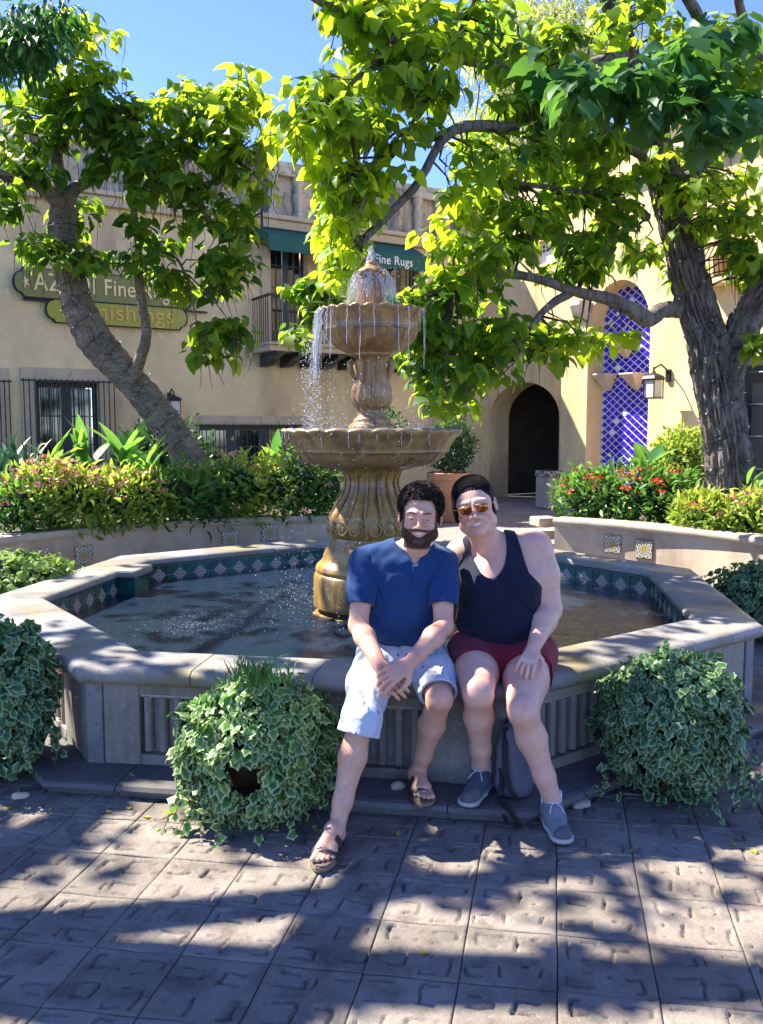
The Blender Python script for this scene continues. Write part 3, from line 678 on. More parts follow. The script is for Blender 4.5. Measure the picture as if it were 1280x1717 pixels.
# ---- text helper
def text(name, body, mat, parent, W, t, z, off, size, ext=.012, align='LEFT', mirror=-1, tilt=0.0, font=None, sx=1.0):
    cu = bpy.data.curves.new(name, 'FONT'); cu.body = body; cu.size = size; cu.extrude = ext; cu.align_x = align; cu.bevel_depth = .002; cu.space_character = 1.06
    o = bpy.data.objects.new(name, cu); COL.objects.link(o); bpy.context.view_layer.update()
    me = bpy.data.meshes.new_from_object(o); bpy.data.objects.remove(o); me.materials.clear(); me.materials.append(mat)
    x = W.d*mirror; y = Vector((0, 0, 1)); zz = W.n
    y = (y*math.cos(tilt)+(-zz)*math.sin(tilt)); zz = x.cross(y)
    o = bpy.data.objects.new(name, me); COL.objects.link(o); o.parent = parent
    Rm = Matrix(((x.x, y.x, zz.x), (x.y, y.y, zz.y), (x.z, y.z, zz.z))); o.rotation_euler = Rm.to_euler(); o.scale = (sx, 1, 1)
    o.location = W.p(t, z, off)-wloc(parent); return o
def text_serif(mesh_o): return mesh_o
# ---- awnings
def awning(px0, px1, yt, yb, label, letters=None):
    ta, tb_ = LW.t(px1, .5), LW.t(px0, .5); xm = (px0+px1)/2; zt_, zb_ = LW.z(xm, yt), LW.z(xm, (yt+yb)/2, .6); zv = LW.z(xm, yb, .75)
    r = thing('awning', label, 'awning', LW.p((ta+tb_)/2, zb_, .1), 'green awnings over the balcony doors')
    q = MB(); N = 12; top = []; 
    rows = [[LW.p(ta+(tb_-ta)*i/N, zt_+(zv+.32-zt_)*u+(-.02*math.sin(math.pi*u)), .03+.72*u) for i in range(N+1)] for u in (0, .35, .7, 1.0)]
    for a, b in zip(rows[:-1], rows[1:]):
        for i in range(N): q.add([a[i], a[i+1], b[i+1], b[i]], [(0, 1, 2, 3)])
    o = obj('canopy', q, M['awning'], r); sm = o.modifiers.new('s', 'SOLIDIFY'); sm.thickness = .012
    q = MB(); LW.box(q, ta, tb_, zv, zv+.318, .74, .755); obj('valance', q, M['awning'], r)
    for tq in (ta, tb_):
        q = MB(); p4 = [LW.p(tq, zt_, .03), LW.p(tq, zv+.32, .75), LW.p(tq, zv, .75), LW.p(tq, zv, .72), LW.p(tq, zv+.25, .69), LW.p(tq, zv+.3, .03)]; q.add(p4+[p+LW.d*.01 for p in p4], [tuple(range(6)), tuple(range(11, 5, -1))]+[(i, (i+1) % 6, (i+1) % 6+6, i+6) for i in range(6)]); obj('side_flap', q, M['awning'], r)
    if letters:
        text('lettering', letters, M['white_paint'], r, LW, tb_-.12, zv+.075, .757, .27, sx=.93)
awning(447, 545, 388, 424, 'small plain green awning over the left balcony door')
awning(548, 707, 406, 446, 'green awning lettered in white behind the fountain top', 'AZADI  Fine Rugs')
# ---- signs
def plaque(t0, t1, z0, z1, off, mat, edge, parent, notch=.09):
    h = (z1-z0)/2; zc = (z0+z1)/2; pts = []
    def end(sg, te):
        out = []; n = 7
        out.append((te-sg*h*.55, z0 if sg > 0 else z1)); 
        for i in range(n+1):
            a = -math.pi/2+math.pi*i/n; out.append((te-sg*h*.55+sg*(.05+math.cos(a)*h*.5), zc+sg*math.sin(a)*h*.72))
        out.append((te-sg*h*.55, z1 if sg > 0 else z0)); return out
    pts = end(1, t1)+end(-1, t0); q = MB(); q.loft([[LW.p(t, z, o) for t, z in pts] for o in (off, off+.05)]); b = obj('board', q, mat, parent)
    mid = ((t0+t1)/2, zc); q = MB()
    out = [((t-mid[0])*(1+.035/(t1-t0)*2)+mid[0], (z-mid[1])*1.09+mid[1]) for t, z in pts]; q.loft([[LW.p(t, z, o) for t, z in out] for o in (off-.02, off+.035)]); obj('sign_edge', q, edge, parent)
sg = thing('shop_sign', 'long dark olive sign with gilt letters, upper of the two on the left wall', 'sign', LW.p(LW.t(180), LW.z(180, 480), .1), 'hanging signboards on the tan wall')
s0, s1 = LW.t(330, .15), LW.t(38, .15); za, zb2 = LW.z(185, 507, .15), LW.z(185, 462, .15)
plaque(s0, s1, za, zb2, .10, M['olive2'], M['iron'], sg)
text('lettering', 'AZADI', M['gilt'], sg, LW, LW.t(66, .15), za+.13, .155, .47, sx=.78); text('lettering', 'Fine Rugs', M['gilt'], sg, LW, LW.t(181, .15), za+.13, .155, .44, sx=.80)
q = MB(); c = LW.p(LW.t(53, .15), (za+zb2)/2, .16)
for i in range(5): a = 2*math.pi*i/5; q.tube([c, c+LW.d*.06*math.cos(a)+Vector((0, 0, .10*math.sin(a)))], [.02, .012], 6)
obj('ornament', q, M['gilt'], sg)
q = MB(); LW.box(q, s0-.3, s1-.1, za-.07, za-.03, .06, .10); obj('hanging_rail', q, M['iron'], sg)
sg = thing('shop_sign', 'shorter bright olive sign reading Furnishings, lower of the two on the left wall', 'sign', LW.p(LW.t(200), LW.z(200, 525), .1), 'hanging signboards on the tan wall')
s0, s1 = LW.t(314, .12), LW.t(90, .12); za, zb2 = LW.z(200, 546, .12), LW.z(200, 507, .12)
plaque(s0, s1, za, zb2, .07, M['olive'], M['iron'], sg)
text('lettering', 'Furnishings', M['gilt2'], sg, LW, LW.t(108, .12), za+.10, .125, .44, sx=1.04)
# ---- wall lanterns
def lantern(W, px, py, hpx, label, off, glass):
    t_, z_ = W.hit(px, py, off); Y = W.p(t_, z_, off).y; h = hpx*Y/FPX; w = h*.42
    r = thing('wall_lantern', label, 'lantern', W.p(t_, z_-h/2, off), 'wall lanterns')
    c = W.p(t_, 0, off)
    q = MB(); zz = z_-h/2; rz = W.rz()
    for sx_ in (-1, 1):
        for sy_ in (-1, 1):
            d = W.d*(sx_*w/2)+W.n*(sy_*w/2); q.tube([c+d+Vector((0, 0, zz+h*.02)), c+d+Vector((0, 0, zz+h*.60))], w*.05, 4)
    q.box(c+Vector((0, 0, zz+.01)), (w*1.1, w*1.1, h*.04), rz=rz); q.box(c+Vector((0, 0, zz+h*.61)), (w*1.15, w*1.15, h*.04), rz=rz); obj('cage', q, M['iron'], r)
    q = MB(); 
    def sq(s, z): return [c+W.d*(a*s)+W.n*(b*s)+Vector((0, 0, z)) for a, b in ((-1, -1), (1, -1), (1, 1), (-1, 1))]
    q.loft([sq(w*.62, zz+h*.63), sq(w*.5, zz+h*.72), sq(w*.12, zz+h*.82), sq(w*.1, zz+h*.86)]); q.tube([c+Vector((0, 0, zz+h*.84)), c+Vector((0, 0, zz+h))], w*.07, 6); obj('cap', q, M['iron'], r)
    q = MB(); q.box(c+Vector((0, 0, zz+h*.31)), (w*.86, w*.86, h*.54), rz=rz); obj('glass', q, glass, r)
    q = MB(); q.tube([c+Vector((0, 0, zz+h*.95)), c-W.n*(off*.45)+Vector((0, 0, zz+h*1.1)), c-W.n*(off*.8)+Vector((0, 0, zz+h*.95)), c-W.n*(off-.02)+Vector((0, 0, zz+h*.75))], w*.07, 6)
    q.box(c-W.n*(off-.025)+Vector((0, 0, zz+h*.75)), (w*.4, .05, h*.4), rz=rz); obj('wall_bracket', q, M['iron'], r)
M['milk'] = plain('seeded_lantern_glass', (.50, .49, .42), .35)
lantern(LW, 292, 676, 40, 'small black lantern with milky glass beside the leaning left trunk', .30, M['milk'])
# lamp glowing under the left awning
q = MB(); tl, zl = LW.hit(484, 426, -.5); q.sphere(LW.p(tl, zl, -.5), .09, 12, 8); o = tag(obj('ceiling_lamp', q, plain('warm_bulb', (1, .62, .25), .5, emit=9)), 'warm lit bulb glowing inside the left balcony door', 'lamp')

# ---- right wing
rb = thing('ochre_wing', 'ochre stucco wing with arched passage and blue tiled niche', 'building', RW.p(4, 0))
Rt = lambda px, off=0: RW.t(px, off)
a0, a1 = RW.t(820), RW.t(942); az = RW.z(890, 640)
q = MB(); zlo = RW.z(910, 592); RW.sheet(q, 0, a1, -.1, zlo, [(a0+.02, a1-.08, -.1, az, .85)], depth=.62, thick=.62); obj('wall', q, M['rstucco'], rb)
q = MB(); RW.box(q, 0, a1, zlo, zlo+.10, -.3, .08); obj('ledge', q, M['trim'], rb, bevel=.02)
zup = RW.z(900, 300)
up0, up1 = RW.t(893), RW.t(925)
h_up = (up0, up1, RW.z(910, 442), RW.z(910, 404)); zmid = h_up
q = MB(); RW.sheet(q, 0, 11.5, zlo+.1, zup, [h_up], thick=.5); obj('upper_wall', q, M['rstucco'], rb)
french(RW, h_up, -.2, rb, name='window', cols=2, rows=2, leaves=2, mat='white_paint'); q = MB(); RW.box(q, 0, 11.5, zup, zup+.16, -.55, .1); obj('wall_cap', q, M['parapet'], rb, bevel=.02)
# passage behind the arch
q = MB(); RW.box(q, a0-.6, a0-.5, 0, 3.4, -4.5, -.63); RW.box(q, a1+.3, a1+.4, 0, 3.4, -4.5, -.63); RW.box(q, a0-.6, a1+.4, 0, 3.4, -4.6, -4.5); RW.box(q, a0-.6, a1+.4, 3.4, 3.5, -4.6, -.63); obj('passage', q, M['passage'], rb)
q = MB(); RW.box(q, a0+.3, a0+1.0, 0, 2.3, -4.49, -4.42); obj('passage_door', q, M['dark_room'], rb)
# pier and niche front, standing forward of the arch wall
PF = .55; n0, n1 = RW.t(983, PF), RW.t(1086, PF); nz = RW.z(1036, 470, PF); f0_ = RW.t(940, PF); dd0, dd1 = RW.t(1236, PF), RW.t(1330, PF); ddz = RW.z(1270, 612, PF)
zto = RW.z(1000, 330, PF)
bz = (RW.t(1186, PF), RW.t(1240, PF), RW.z(1212, 470, PF), RW.z(1212, 422, PF))
FW = Wall(RW.p(0, 0, PF), RW.d, RW.n)
q = MB(); FW.sheet(q, f0_, 11.8, -.1, zto, [(n0, n1, .3, nz, (n1-n0)*.62), (dd0, dd1, .2, ddz), bz], depth=.42, thick=.545); obj('wall', q, M['rstucco'], rb)
q = MB(); FW.box(q, f0_, 11.8, zto, zto+.2, -.6, .1); obj('wall_cap', q, M['parapet'], rb, bevel=.03)
# tall tower at the right edge
TW = Wall(RW.p(0, 0, PF+.05), RW.d, RW.n); q = MB(); TW.box(q, RW.t(1258, PF), 12.5, ddz+1.7, 11.5, -3, .0); obj('tower', q, M['lstucco'], rb)
# side wall of the pier facing left is hidden; deep reveal of the niche carries blue tiles
q = MB(); FW.box(q, n0-.1, n1+.1, .2, nz+.1, -.50, -.425); obj('niche_back', q, plain('white_tile_grout', (.62, .60, .62), .8), rb)
M['blue_tile'] = stone('cobalt_glazed_tile', (.028, .008, .33), (.045, .014, .50), (.02, .008, .22), s1=3, s2=12, rough=.2, spec=.5, rnd=.3)
M['lattice'] = plain('white_lattice_wire', (.62, .62, .60), .5)
tw, th = (n1-n0)/7.5, .155; q0 = MB(); a = tw*.405; b = th*.405
q0.loft([[Vector((-a, 0, 0)), Vector((0, 0, -b)), Vector((a, 0, 0)), Vector((0, 0, b))], [Vector((-a*.9, -.012, 0)), Vector((0, -.012, -b*.9)), Vector((a*.9, -.012, 0)), Vector((0, -.012, b*.9))]])
bt_me = q0.mesh('blue_tile', M['blue_tile']); wt_me = q0.mesh('white_tile', M['white_paint'])
tl_ = []; nr = int((nz-.3)/(th/2)); nc = int((n1-n0)/tw)
for j in range(nr+1):
    for i in range(nc+2):
        t_ = n0+tw*(i+(j % 2)*.5); z_ = .32+j*th/2
        if not (n0+.03 < t_ < n1-.03) or z_ > nz-.05: continue
        hh = (n1-n0)*.62; rr = (n1-n0)/2; x_ = (t_-(n0+n1)/2)/rr
        if z_ > nz-hh+hh*math.sqrt(max(0, 1-x_*x_)): continue
        tl_.append((t_, z_, (i*7+j*3) % 29 == 0 or (j % 14 == 6 and i % 5 == 2)))
rzq = RW.rz(); stuff = MB()
Rz = Matrix.Rotation(rzq if Vector((math.sin(rzq), -math.cos(rzq), 0)).dot(FW.n) > 0 else rzq+math.pi, 3, 'Z')
tl_.sort(key=lambda a_: -a_[0]); base_ = wloc(rb)
for i, (t_, z_, wh) in enumerate(tl_):
    c = FW.p(t_, z_, -.424)
    if i < 300 or wh:
        o = link('wall_tile', wt_me if wh else bt_me, rb, c-base_); o.rotation_euler = Rz.to_euler()
    else: stuff.add([c+Rz@Vector(v) for v in q0.v], q0.f)
tag(obj('wall_tiles', stuff, M['blue_tile'], rb), kind='stuff')
# carved stone brackets in and beside the niche
def bracket(px, py, wpx, hpx, off, label_off=0):
    t_, z_ = FW.hit(px, py, off); Y = FW.p(t_, z_, off).y; w = wpx*Y/FPX; h = hpx*Y/FPX; q = MB()
    def R4(s, dz, d): return [FW.p(t_+x*w/2*s, z_+dz*h, off-.02+y) for x, y in ((-1, 0), (1, 0), (1, d), (-1, d))]
    q.loft([R4(1.1, 0, .36), R4(1.1, -.1, .36), R4(1.0, -.14, .33), R4(1.0, -.22, .33), R4(.85, -.3, .28), R4(.72, -.38, .24), R4(.7, -.52, .22), R4(.5, -.7, .16), R4(.28, -.92, .08), R4(.12, -1, .04)]); obj('carved_bracket', q, M['cream'], rb, bevel=.008)
bracket(1022, 627, 30, 28, -.42+.02); bracket(1069, 626, 28, 28, -.40); bracket(1052, 568, 32, 32, -.40)
# scroll corbel on the pier
q = MB(); t_, z_ = FW.hit(985, 505, 0); 
sc_p = [(.02, 0), (.34, -.02), (.36, -.12), (.30, -.3), (.20, -.5), (.16, -.68), (.22, -.74), (.2, -.82), (.12, -.86), (.02, -.84)]
q.loft([[FW.p(t_+x, z_+z*.85, o) for o, z in sc_p] for x in (-.14, .14)]); obj('scroll_corbel', q, M['cream'], rb, bevel=.01)
q = MB(); FW.box(q, t_-.24, t_+.24, z_-.80, z_-.72, 0, .3); obj('corbel_shelf', q, M['cream'], rb, bevel=.01)
# right doors and small grilled window
frame(FW, (dd0, dd1, .2, ddz), .12, 0, M['frame_green'], rb, 'door_frame'); M['shop_glow'] = plain('lit_shop_interior', (.42, .32, .18), .9); french(FW, (dd0, dd1, .2, ddz), -.12, rb, name='glazed_door', cols=2, rows=4, leaves=1, light=M['shop_glow'])  # no lamp inside; the lit look is put into the back panel's tan
for i, (dx, hh_) in enumerate(((.35, 1.5), (.8, 1.2))):
    q = MB(); q.lathe([(.05, .8), (.16, .9), (.20, 1.1*hh_*.9), (.10, 1.35*hh_), (.06, 1.5*hh_)], FW.p(dd0+dx, 0, -.5), 14); tag(obj('display_vase', q, M['gold_stone'], None, True), ['tall amber vase behind the glazed door at right', 'short amber vase behind the glazed door at right'][i], 'vase')
q = MB(); FW.box(q, bz[0]-.06, bz[1]+.06, bz[2]-.09, bz[2]-.0, .0, .35); obj('grille_sill', q, M['rstucco'], rb)
q = MB(); FW.box(q, bz[0], bz[1], bz[2], bz[3], -.4, -.38); obj('window_back', q, M['dark_room'], rb)
for i in range(8):
    t_ = bz[0]+(bz[1]-bz[0])*i/7; q = MB(); q.tube([FW.p(t_, bz[2], .3), FW.p(t_, bz[2]+.35, .36), FW.p(t_, bz[3]+.1, .2)], .011, 5); obj('grille_bar', q, M['iron'], rb)
for z_ in (bz[2]+.02, bz[3]+.1): q = MB(); FW.box(q, bz[0]-.02, bz[1]+.02, z_-.015, z_+.015, .19 if z_ > bz[2]+.1 else .29, .32); obj('grille_rail', q, M['iron'], rb)
lantern(FW, 1096, 642, 52, 'larger black lantern with hooked bracket beside the blue tiled niche', .42, M['milk'])

# ------------------------------------------------------------------ planters (low curved walls concentric with the pool)
def planter(name, label, r_in, a0, a1, N, zt_, tiles, r_back, endcap=None):
    r = thing(name, label, 'planter', PC+Vector((math.cos((a0+a1)/2)*r_in, math.sin((a0+a1)/2)*r_in, 0)))
    def ring(rr, a, z): return Vector((CX+math.cos(a)*rr, CY+math.sin(a)*rr, z))
    q = MB(); q.loft([[ring(r_in, a0+(a1-a0)*i/N, -.02), ring(r_in, a0+(a1-a0)*i/N, zt_-.075), ring(r_in+.26, a0+(a1-a0)*i/N, zt_-.075), ring(r_in+.26, a0+(a1-a0)*i/N, -.02)] for i in range(N+1)]); obj('wall', q, M['pstucco'], r)
    n = 5
    for j in range(n):
        b0, b1 = a0+(a1-a0)*j/n+.0012, a0+(a1-a0)*(j+1)/n-.0012; q = MB(); K = 6
        cp = [(-.045, -.074), (-.06, -.055), (-.06, -.02), (-.045, 0), (.28, 0), (.30, -.02), (.30, -.074)]
        q.loft([[ring(r_in+d, b0+(b1-b0)*i/K, zt_+z) for d, z in cp] for i in range(K+1)]); obj('coping_stone', q, M['pcoping'], r, True)
    for px, py in tiles:
        # find the angle of the wall at this pixel
        rr = ray(px, py); best = None
        for i in range(600):
            tt_ = 4+i*.012; x, y = rr.x*tt_, rr.y*tt_
            d = abs(math.hypot(x-CX, y-CY)-r_in)
            if y > CY and (best is None or d < best[0]): best = (d, x, y, CAM_H+rr.z*tt_)
        _, x, y, z = best; n_ = Vector((CX-x, CY-y, 0)).normalized(); q = MB(); c = Vector((x, y, z)); ang = math.atan2(n_.y, n_.x)+math.pi/2
        q.box((0, 0, 0), (.21, .012, .21)); q.box((0, -.008, 0), (.19, .006, .19), m=1)
        o = link('decorated_tile', q.mesh('decorated_tile', [M['brown_stone'], M['medal']]), r, c+n_*.004-wloc(r)); o.rotation_euler = (0, 0, ang)
    q = MB(); q.loft([[ring(r_in+.25, a0+(a1-a0)*i/N, zt_-.16), ring(r_back, a0+(a1-a0)*i/N, zt_-.06), ring(r_back, a0+(a1-a0)*i/N, -.02), ring(r_in+.25, a0+(a1-a0)*i/N, -.02)] for i in range(N+1)]); obj('soil', q, M['soil'], r)
    return r
m, t, b, pos = base_mat('medallion_tile', .35, .5); tc = t.nodes.new('ShaderNodeTexCoord'); sp = t.nodes.new('ShaderNodeSeparateXYZ'); t.links.new(tc.outputs['Object'], sp.inputs[0])
def mth(op, a, b_=None, c_=None):
    n = t.nodes.new('ShaderNodeMath'); n.operation = op
    for i, v in enumerate((a, b_, c_)):
        if v is None: continue
        if isinstance(v, (int, float)): n.inputs[i].default_value = v
        else: t.links.new(v, n.inputs[i])
    return n.outputs[0]
rad = mth('SQRT', mth('ADD', mth('MULTIPLY', sp.outputs[0], sp.outputs[0]), mth('MULTIPLY', sp.outputs[2], sp.outputs[2])))
ang = mth('ARCTAN2', sp.outputs[2], sp.outputs[0])
f = mth('MULTIPLY', mth('COSINE', mth('MULTIPLY', rad, 2*math.pi/.030)), mth('ADD', .6, mth('MULTIPLY', .7, mth('COSINE', mth('MULTIPLY', ang, 12)))))
col = _mix(t, _ramp(t, f, 0.0, .25), (.52, .48, .36), (.07, .07, .10)); col = _mix(t, _ramp(t, rad, .055, .035), col, _mix(t, _ramp(t, mth('COSINE', mth('MULTIPLY', rad, 2*math.pi/.02)), .1, .3), (.55, .42, .10), (.08, .06, .03)))
t.links.new(col, b.inputs['Base Color']); M['medal'] = m
def ang_of(px, py, z): p = G(px, py, z); return math.atan2(p.y-CY, p.x-CX)
aL0, aL1 = math.pi*.985, ang_of(575, 864, .65)
planter('left_planter', 'long curved stucco planter wall full of flowers behind pool at left', 4.1, aL0, aL1, 40, .66, [(67, 935), (140, 931), (386, 905), (452, 893)], 7.2)
aR0, aR1 = ang_of(926, 872, .65), math.radians(2)
planter('right_planter', 'curved stucco planter around the big tree at the right of the pool', 4.22, aR0, aR1, 36, .66, [(1028, 912), (1081, 921)], 6.6)
# low wall end beside the path
stp_ = thing('garden_steps', 'short flight of pale stone steps beside the right planter end', 'steps', G(905, 905, 0))
c = P(918, 880, 10.9)
for i in range(4):
    q = MB(); q.box(Vector((c.x+i*.05, 10.9+i*.34, .04+.13*i)), (.30, .33, .125), rz=.25); obj('step', q, M['pcoping'], stp_, bevel=.02)
# ------------------------------------------------------------------ topiary pot, bin
p = P(752, 850, 16.0); tp = thing('terracotta_pot', 'large terracotta pot holding the round topiary behind the fountain', 'pot', (p.x, 16, 0)); S_ = 16/FPX
zb_, zt2 = 0.02, P(752, 792, 16).z
q = MB(); q.lathe([(.24, 0), (.25, .02), (.36, zt2-.16), (.37, zt2-.14), (.40, zt2-.13), (.41, zt2-.01), (.395, zt2), (.34, zt2), (.33, zt2-.1), (.05, zt2-.1)], (p.x, 16, 0), 32); obj('pot_body', q, M['terracotta2'], tp, True)
def bin_(px, yt, yb):
    Y = 18.8; c = P(px, yb, Y); zt_ = P(px, yt, Y).z; w = 34*Y/FPX; r = thing('litter_bin', 'square stucco litter bin with patterned tile band by the archway', 'litter bin', (c.x, Y, 0))
    q = MB(); q.box((c.x, Y, zt_*.42), (w, w, zt_*.84), rz=.5); obj('body', q, M['pstucco'], r, bevel=.02)
    q = MB(); q.box((c.x, Y, zt_*.92), (w*1.06, w*1.06, zt_*.155), rz=.5); obj('tile_band', q, M['band'], r, bevel=.01)
    q = MB(); q.tube([(c.x, Y, zt_+.0), (c.x, Y, zt_+.03)], w*.3, 16); obj('opening_ring', q, M['iron'], r)
m, t, b, pos = base_mat('patterned_band', .4, .5); ck = t.nodes.new('ShaderNodeTexChecker'); ck.inputs['Scale'].default_value = 16; ck.inputs[1].default_value = (.5, .45, .35, 1); ck.inputs[2].default_value = (.08, .06, .06, 1); tc = t.nodes.new('ShaderNodeTexCoord'); t.links.new(tc.outputs['Object'], ck.inputs[0]); t.links.new(ck.outputs[0], b.inputs['Base Color']); M['band'] = m
bin_(922, 789, 848)
# bench-like stone blocks on the lit path are plain paving
# ------------------------------------------------------------------ foliage tools
def leaf_shape(kind):
    """template: vertices (x across, y along, z up), triangles, rim flag per vertex"""
    if kind == 'heart':
        v = [(0, 0, 0), (0, .5, .04), (0, 1, -.16), (.33, -.08, .06), (.46, .28, .09), (.25, .68, .02), (-.33, -.08, .06), (-.46, .28, .09), (-.25, .68, .02)]
        f = [(0, 3, 4), (0, 4, 1), (1, 4, 5), (1, 5, 2), (0, 7, 6), (0, 1, 7), (1, 8, 7), (1, 2, 8)]; rim = [0, 0, 1, 1, 1, 1, 1, 1, 1]
    elif kind == 'ivy':
        v = [(0, 0, 0), (0, .42, .05), (0, 1, -.05), (.27, .60, .0), (.50, .44, -.04), (.40, .15, .02), (.34, -.12, -.03), (-.27, .60, .0), (-.50, .44, -.04), (-.40, .15, .02), (-.34, -.12, -.03)]
        f = [(0, 6, 5), (0, 5, 1), (5, 4, 1), (4, 3, 1), (1, 3, 2), (0, 9, 10), (0, 1, 9), (9, 1, 8), (8, 1, 7), (1, 2, 7)]; rim = [0, 0, 1, .8, 1, .8, 1, .8, 1, .8, 1]
    elif kind == 'lance':
        v = [(0, 0, 0), (0, .5, .03), (0, 1, -.12), (.15, .3, .05), (.13, .65, .03), (-.15, .3, .05), (-.13, .65, .03)]
        f = [(0, 3, 1), (3, 4, 1), (1, 4, 2), (0, 1, 5), (5, 1, 6), (1, 2, 6)]; rim = [0, 0, 1, 1, 1, 1, 1]
    elif kind == 'small':
        v = [(0, 0, 0), (0, 1, -.05), (.3, .45, .05), (-.3, .45, .05)]; f = [(0, 2, 1), (0, 1, 3)]; rim = [0, 0, 1, 1]
    elif kind == 'petal':
        v = [(0, 0, 0), (.5, .3, .1), (0, 1, 0), (-.5, .3, .1)]; f = [(0, 1, 2), (0, 2, 3)]; rim = [0, 0, 0, 0]
    return np.array(v, float), f, rim
def rnd(n, lo, hi): return RNG.uniform(lo, hi, n)
def norm(a): return a/np.maximum(np.linalg.norm(a, axis=-1, keepdims=True), 1e-9)
def leaf_frames(pos, d, nrm):
    y = norm(d); x = norm(np.cross(y, nrm)); z = np.cross(x, y); return x, y, z
def leaves_mesh(name, kind, pos, d, nrm, size, tint, mat, curl=None):
    V, F, rim = leaf_shape(kind); x, y, z = leaf_frames(pos, d, nrm); n = len(pos)
    cu_ = rnd(n, .3, 2.3)[:, None, None]; W = pos[:, None]+size[:, None, None]*(V[None, :, :1]*x[:, None]+V[None, :, 1:2]*y[:, None]+V[None, :, 2:]*cu_*z[:, None])
    nv = len(V); Fa = np.array(F); faces = (Fa[None]+nv*np.arange(n)[:, None, None]).reshape(-1, 3)
    me = bpy.data.meshes.new(name); me.vertices.add(n*nv); me.vertices.foreach_set('co', W.ravel().astype(np.float32))
    nf = len(faces); me.loops.add(nf*3); me.loops.foreach_set('vertex_index', faces.ravel().astype(np.int32)); me.polygons.add(nf)
    me.polygons.foreach_set('loop_start', np.arange(0, nf*3, 3, dtype=np.int32)); me.polygons.foreach_set('loop_total', np.full(nf, 3, np.int32))
    me.update(calc_edges=True); me.polygons.foreach_set('use_smooth', np.ones(nf, bool)); me.materials.append(mat)
    a = me.attributes.new('tint', 'FLOAT', 'POINT'); a.data.foreach_set('value', np.repeat(tint, nv).astype(np.float32))
    a = me.attributes.new('rim', 'FLOAT', 'POINT'); a.data.foreach_set('value', np.tile(np.array(rim, np.float32), n)); return me
_lc = {}
def single_leaf(kind, mat, lv):
    k = (kind, mat.name, lv)
    if k not in _lc: _lc[k] = leaves_mesh('leaf', kind, np.zeros((1, 3)), np.array([[0, 1., 0]]), np.array([[0, 0, 1.]]), np.ones(1), np.array([(lv+.5)/6]), mat)
    return _lc[k]
def foliage(parent, kind, pos, d, nrm, size, tint, mat, nparts=300, name='leaf', facing=None):
    """the leaves that show largest become single parts, the rest one mass"""
    pos, d, nrm = map(np.asarray, (pos, d, nrm)); size = np.asarray(size); tint = np.clip(np.asarray(tint), 0, 1)
    base = np.array(wloc(parent)); dist = np.linalg.norm(pos-np.array([0, 0, CAM_H]), axis=1); sc = size/dist
    c = pos.mean(0); tocam = norm(np.array([[0, 0, CAM_H]])-c); sc = sc*(1+.8*np.clip((norm(pos-c)*tocam).sum(1), -1, 1))
    order = np.argsort(-sc); pick = order[:min(nparts, len(order))]; rest = order[len(pick):]
    if len(pick):
        x, y, z = leaf_frames(pos[pick], d[pick], nrm[pick])
        for i, k in enumerate(pick):
            o = bpy.data.objects.new(name, single_leaf(kind, mat, int(min(5, tint[k]*6)))); COL.objects.link(o); o.parent = parent
            s = float(size[k]); p = pos[k]-base
            o.matrix_local = Matrix(((x[i][0]*s, y[i][0]*s, z[i][0]*s, p[0]), (x[i][1]*s, y[i][1]*s, z[i][1]*s, p[1]), (x[i][2]*s, y[i][2]*s, z[i][2]*s, p[2]), (0, 0, 0, 1)))
    if len(rest):
        me = leaves_mesh('foliage', kind, pos[rest]-base, d[rest], nrm[rest], size[rest], tint[rest], mat)
        tag(link('foliage', me, parent), kind='stuff')
def rnd(n, lo, hi): return RNG.uniform(lo, hi, n)
def clusters(cen, per, rad, size, droop=.55, tintc=None, nper=None):
    """whorls of big leaves hanging round twig tips"""
    n = len(cen); idx = np.repeat(np.arange(n), per); m = len(idx)
    a = rnd(m, 0, 6.283); el = rnd(m, -.9, .55); out = np.stack([np.cos(a)*np.cos(el), np.sin(a)*np.cos(el), np.sin(el)], 1)
    r = rad*(.25+.75*rnd(m, 0, 1)**.6)
    pos = cen[idx]+out*r[:, None]*np.array([1, 1, .75]); 
    d = out*np.array([1, 1, .35]); d[:, 2] -= droop+rnd(m, -.35, .5); d += RNG.normal(0, .25, (m, 3)); d = norm(d)
    nrm = np.array([0, 0, 1.])+out*.8+RNG.normal(0, .30, (m, 3))
    s = size*rnd(m, .55, 1.15); t = (tintc[idx] if tintc is not None else .4)+RNG.normal(0, .18, m)
    return pos, d, nrm, s, t
def tree_branch(parent, pts, mat, name='branch', seg=10, jit=.06, sub=5):
    pp = [P(a, b, Y) for a, b, Y, r in pts]; rr = [r for *_, r in pts]
    q4 = smoothp([(p.x, p.y, p.z, r) for p, r in zip(pp, rr)], sub) if False else None
    P4 = [(p.x, p.y, p.z, r) for p, r in zip(pp, rr)]; out = []; n = len(P4)
    for i in range(n-1):
        a0_, a1_, a2_, a3_ = P4[max(i-1, 0)], P4[i], P4[i+1], P4[min(i+2, n-1)]
        for j in range(sub):
            u = j/sub; out.append(tuple(.5*((2*a1_[k])+(a2_[k]-a0_[k])*u+(2*a0_[k]-5*a1_[k]+4*a2_[k]-a3_[k])*u*u+(3*a1_[k]-a0_[k]-3*a2_[k]+a3_[k])*u**3) for k in range(4)))
    out.append(P4[-1]); q = MB(); q.tube([o[:3] for o in out], [max(.004, o[3]) for o in out], seg, jit=jit)
    obj(name, q, mat, parent, True); return out
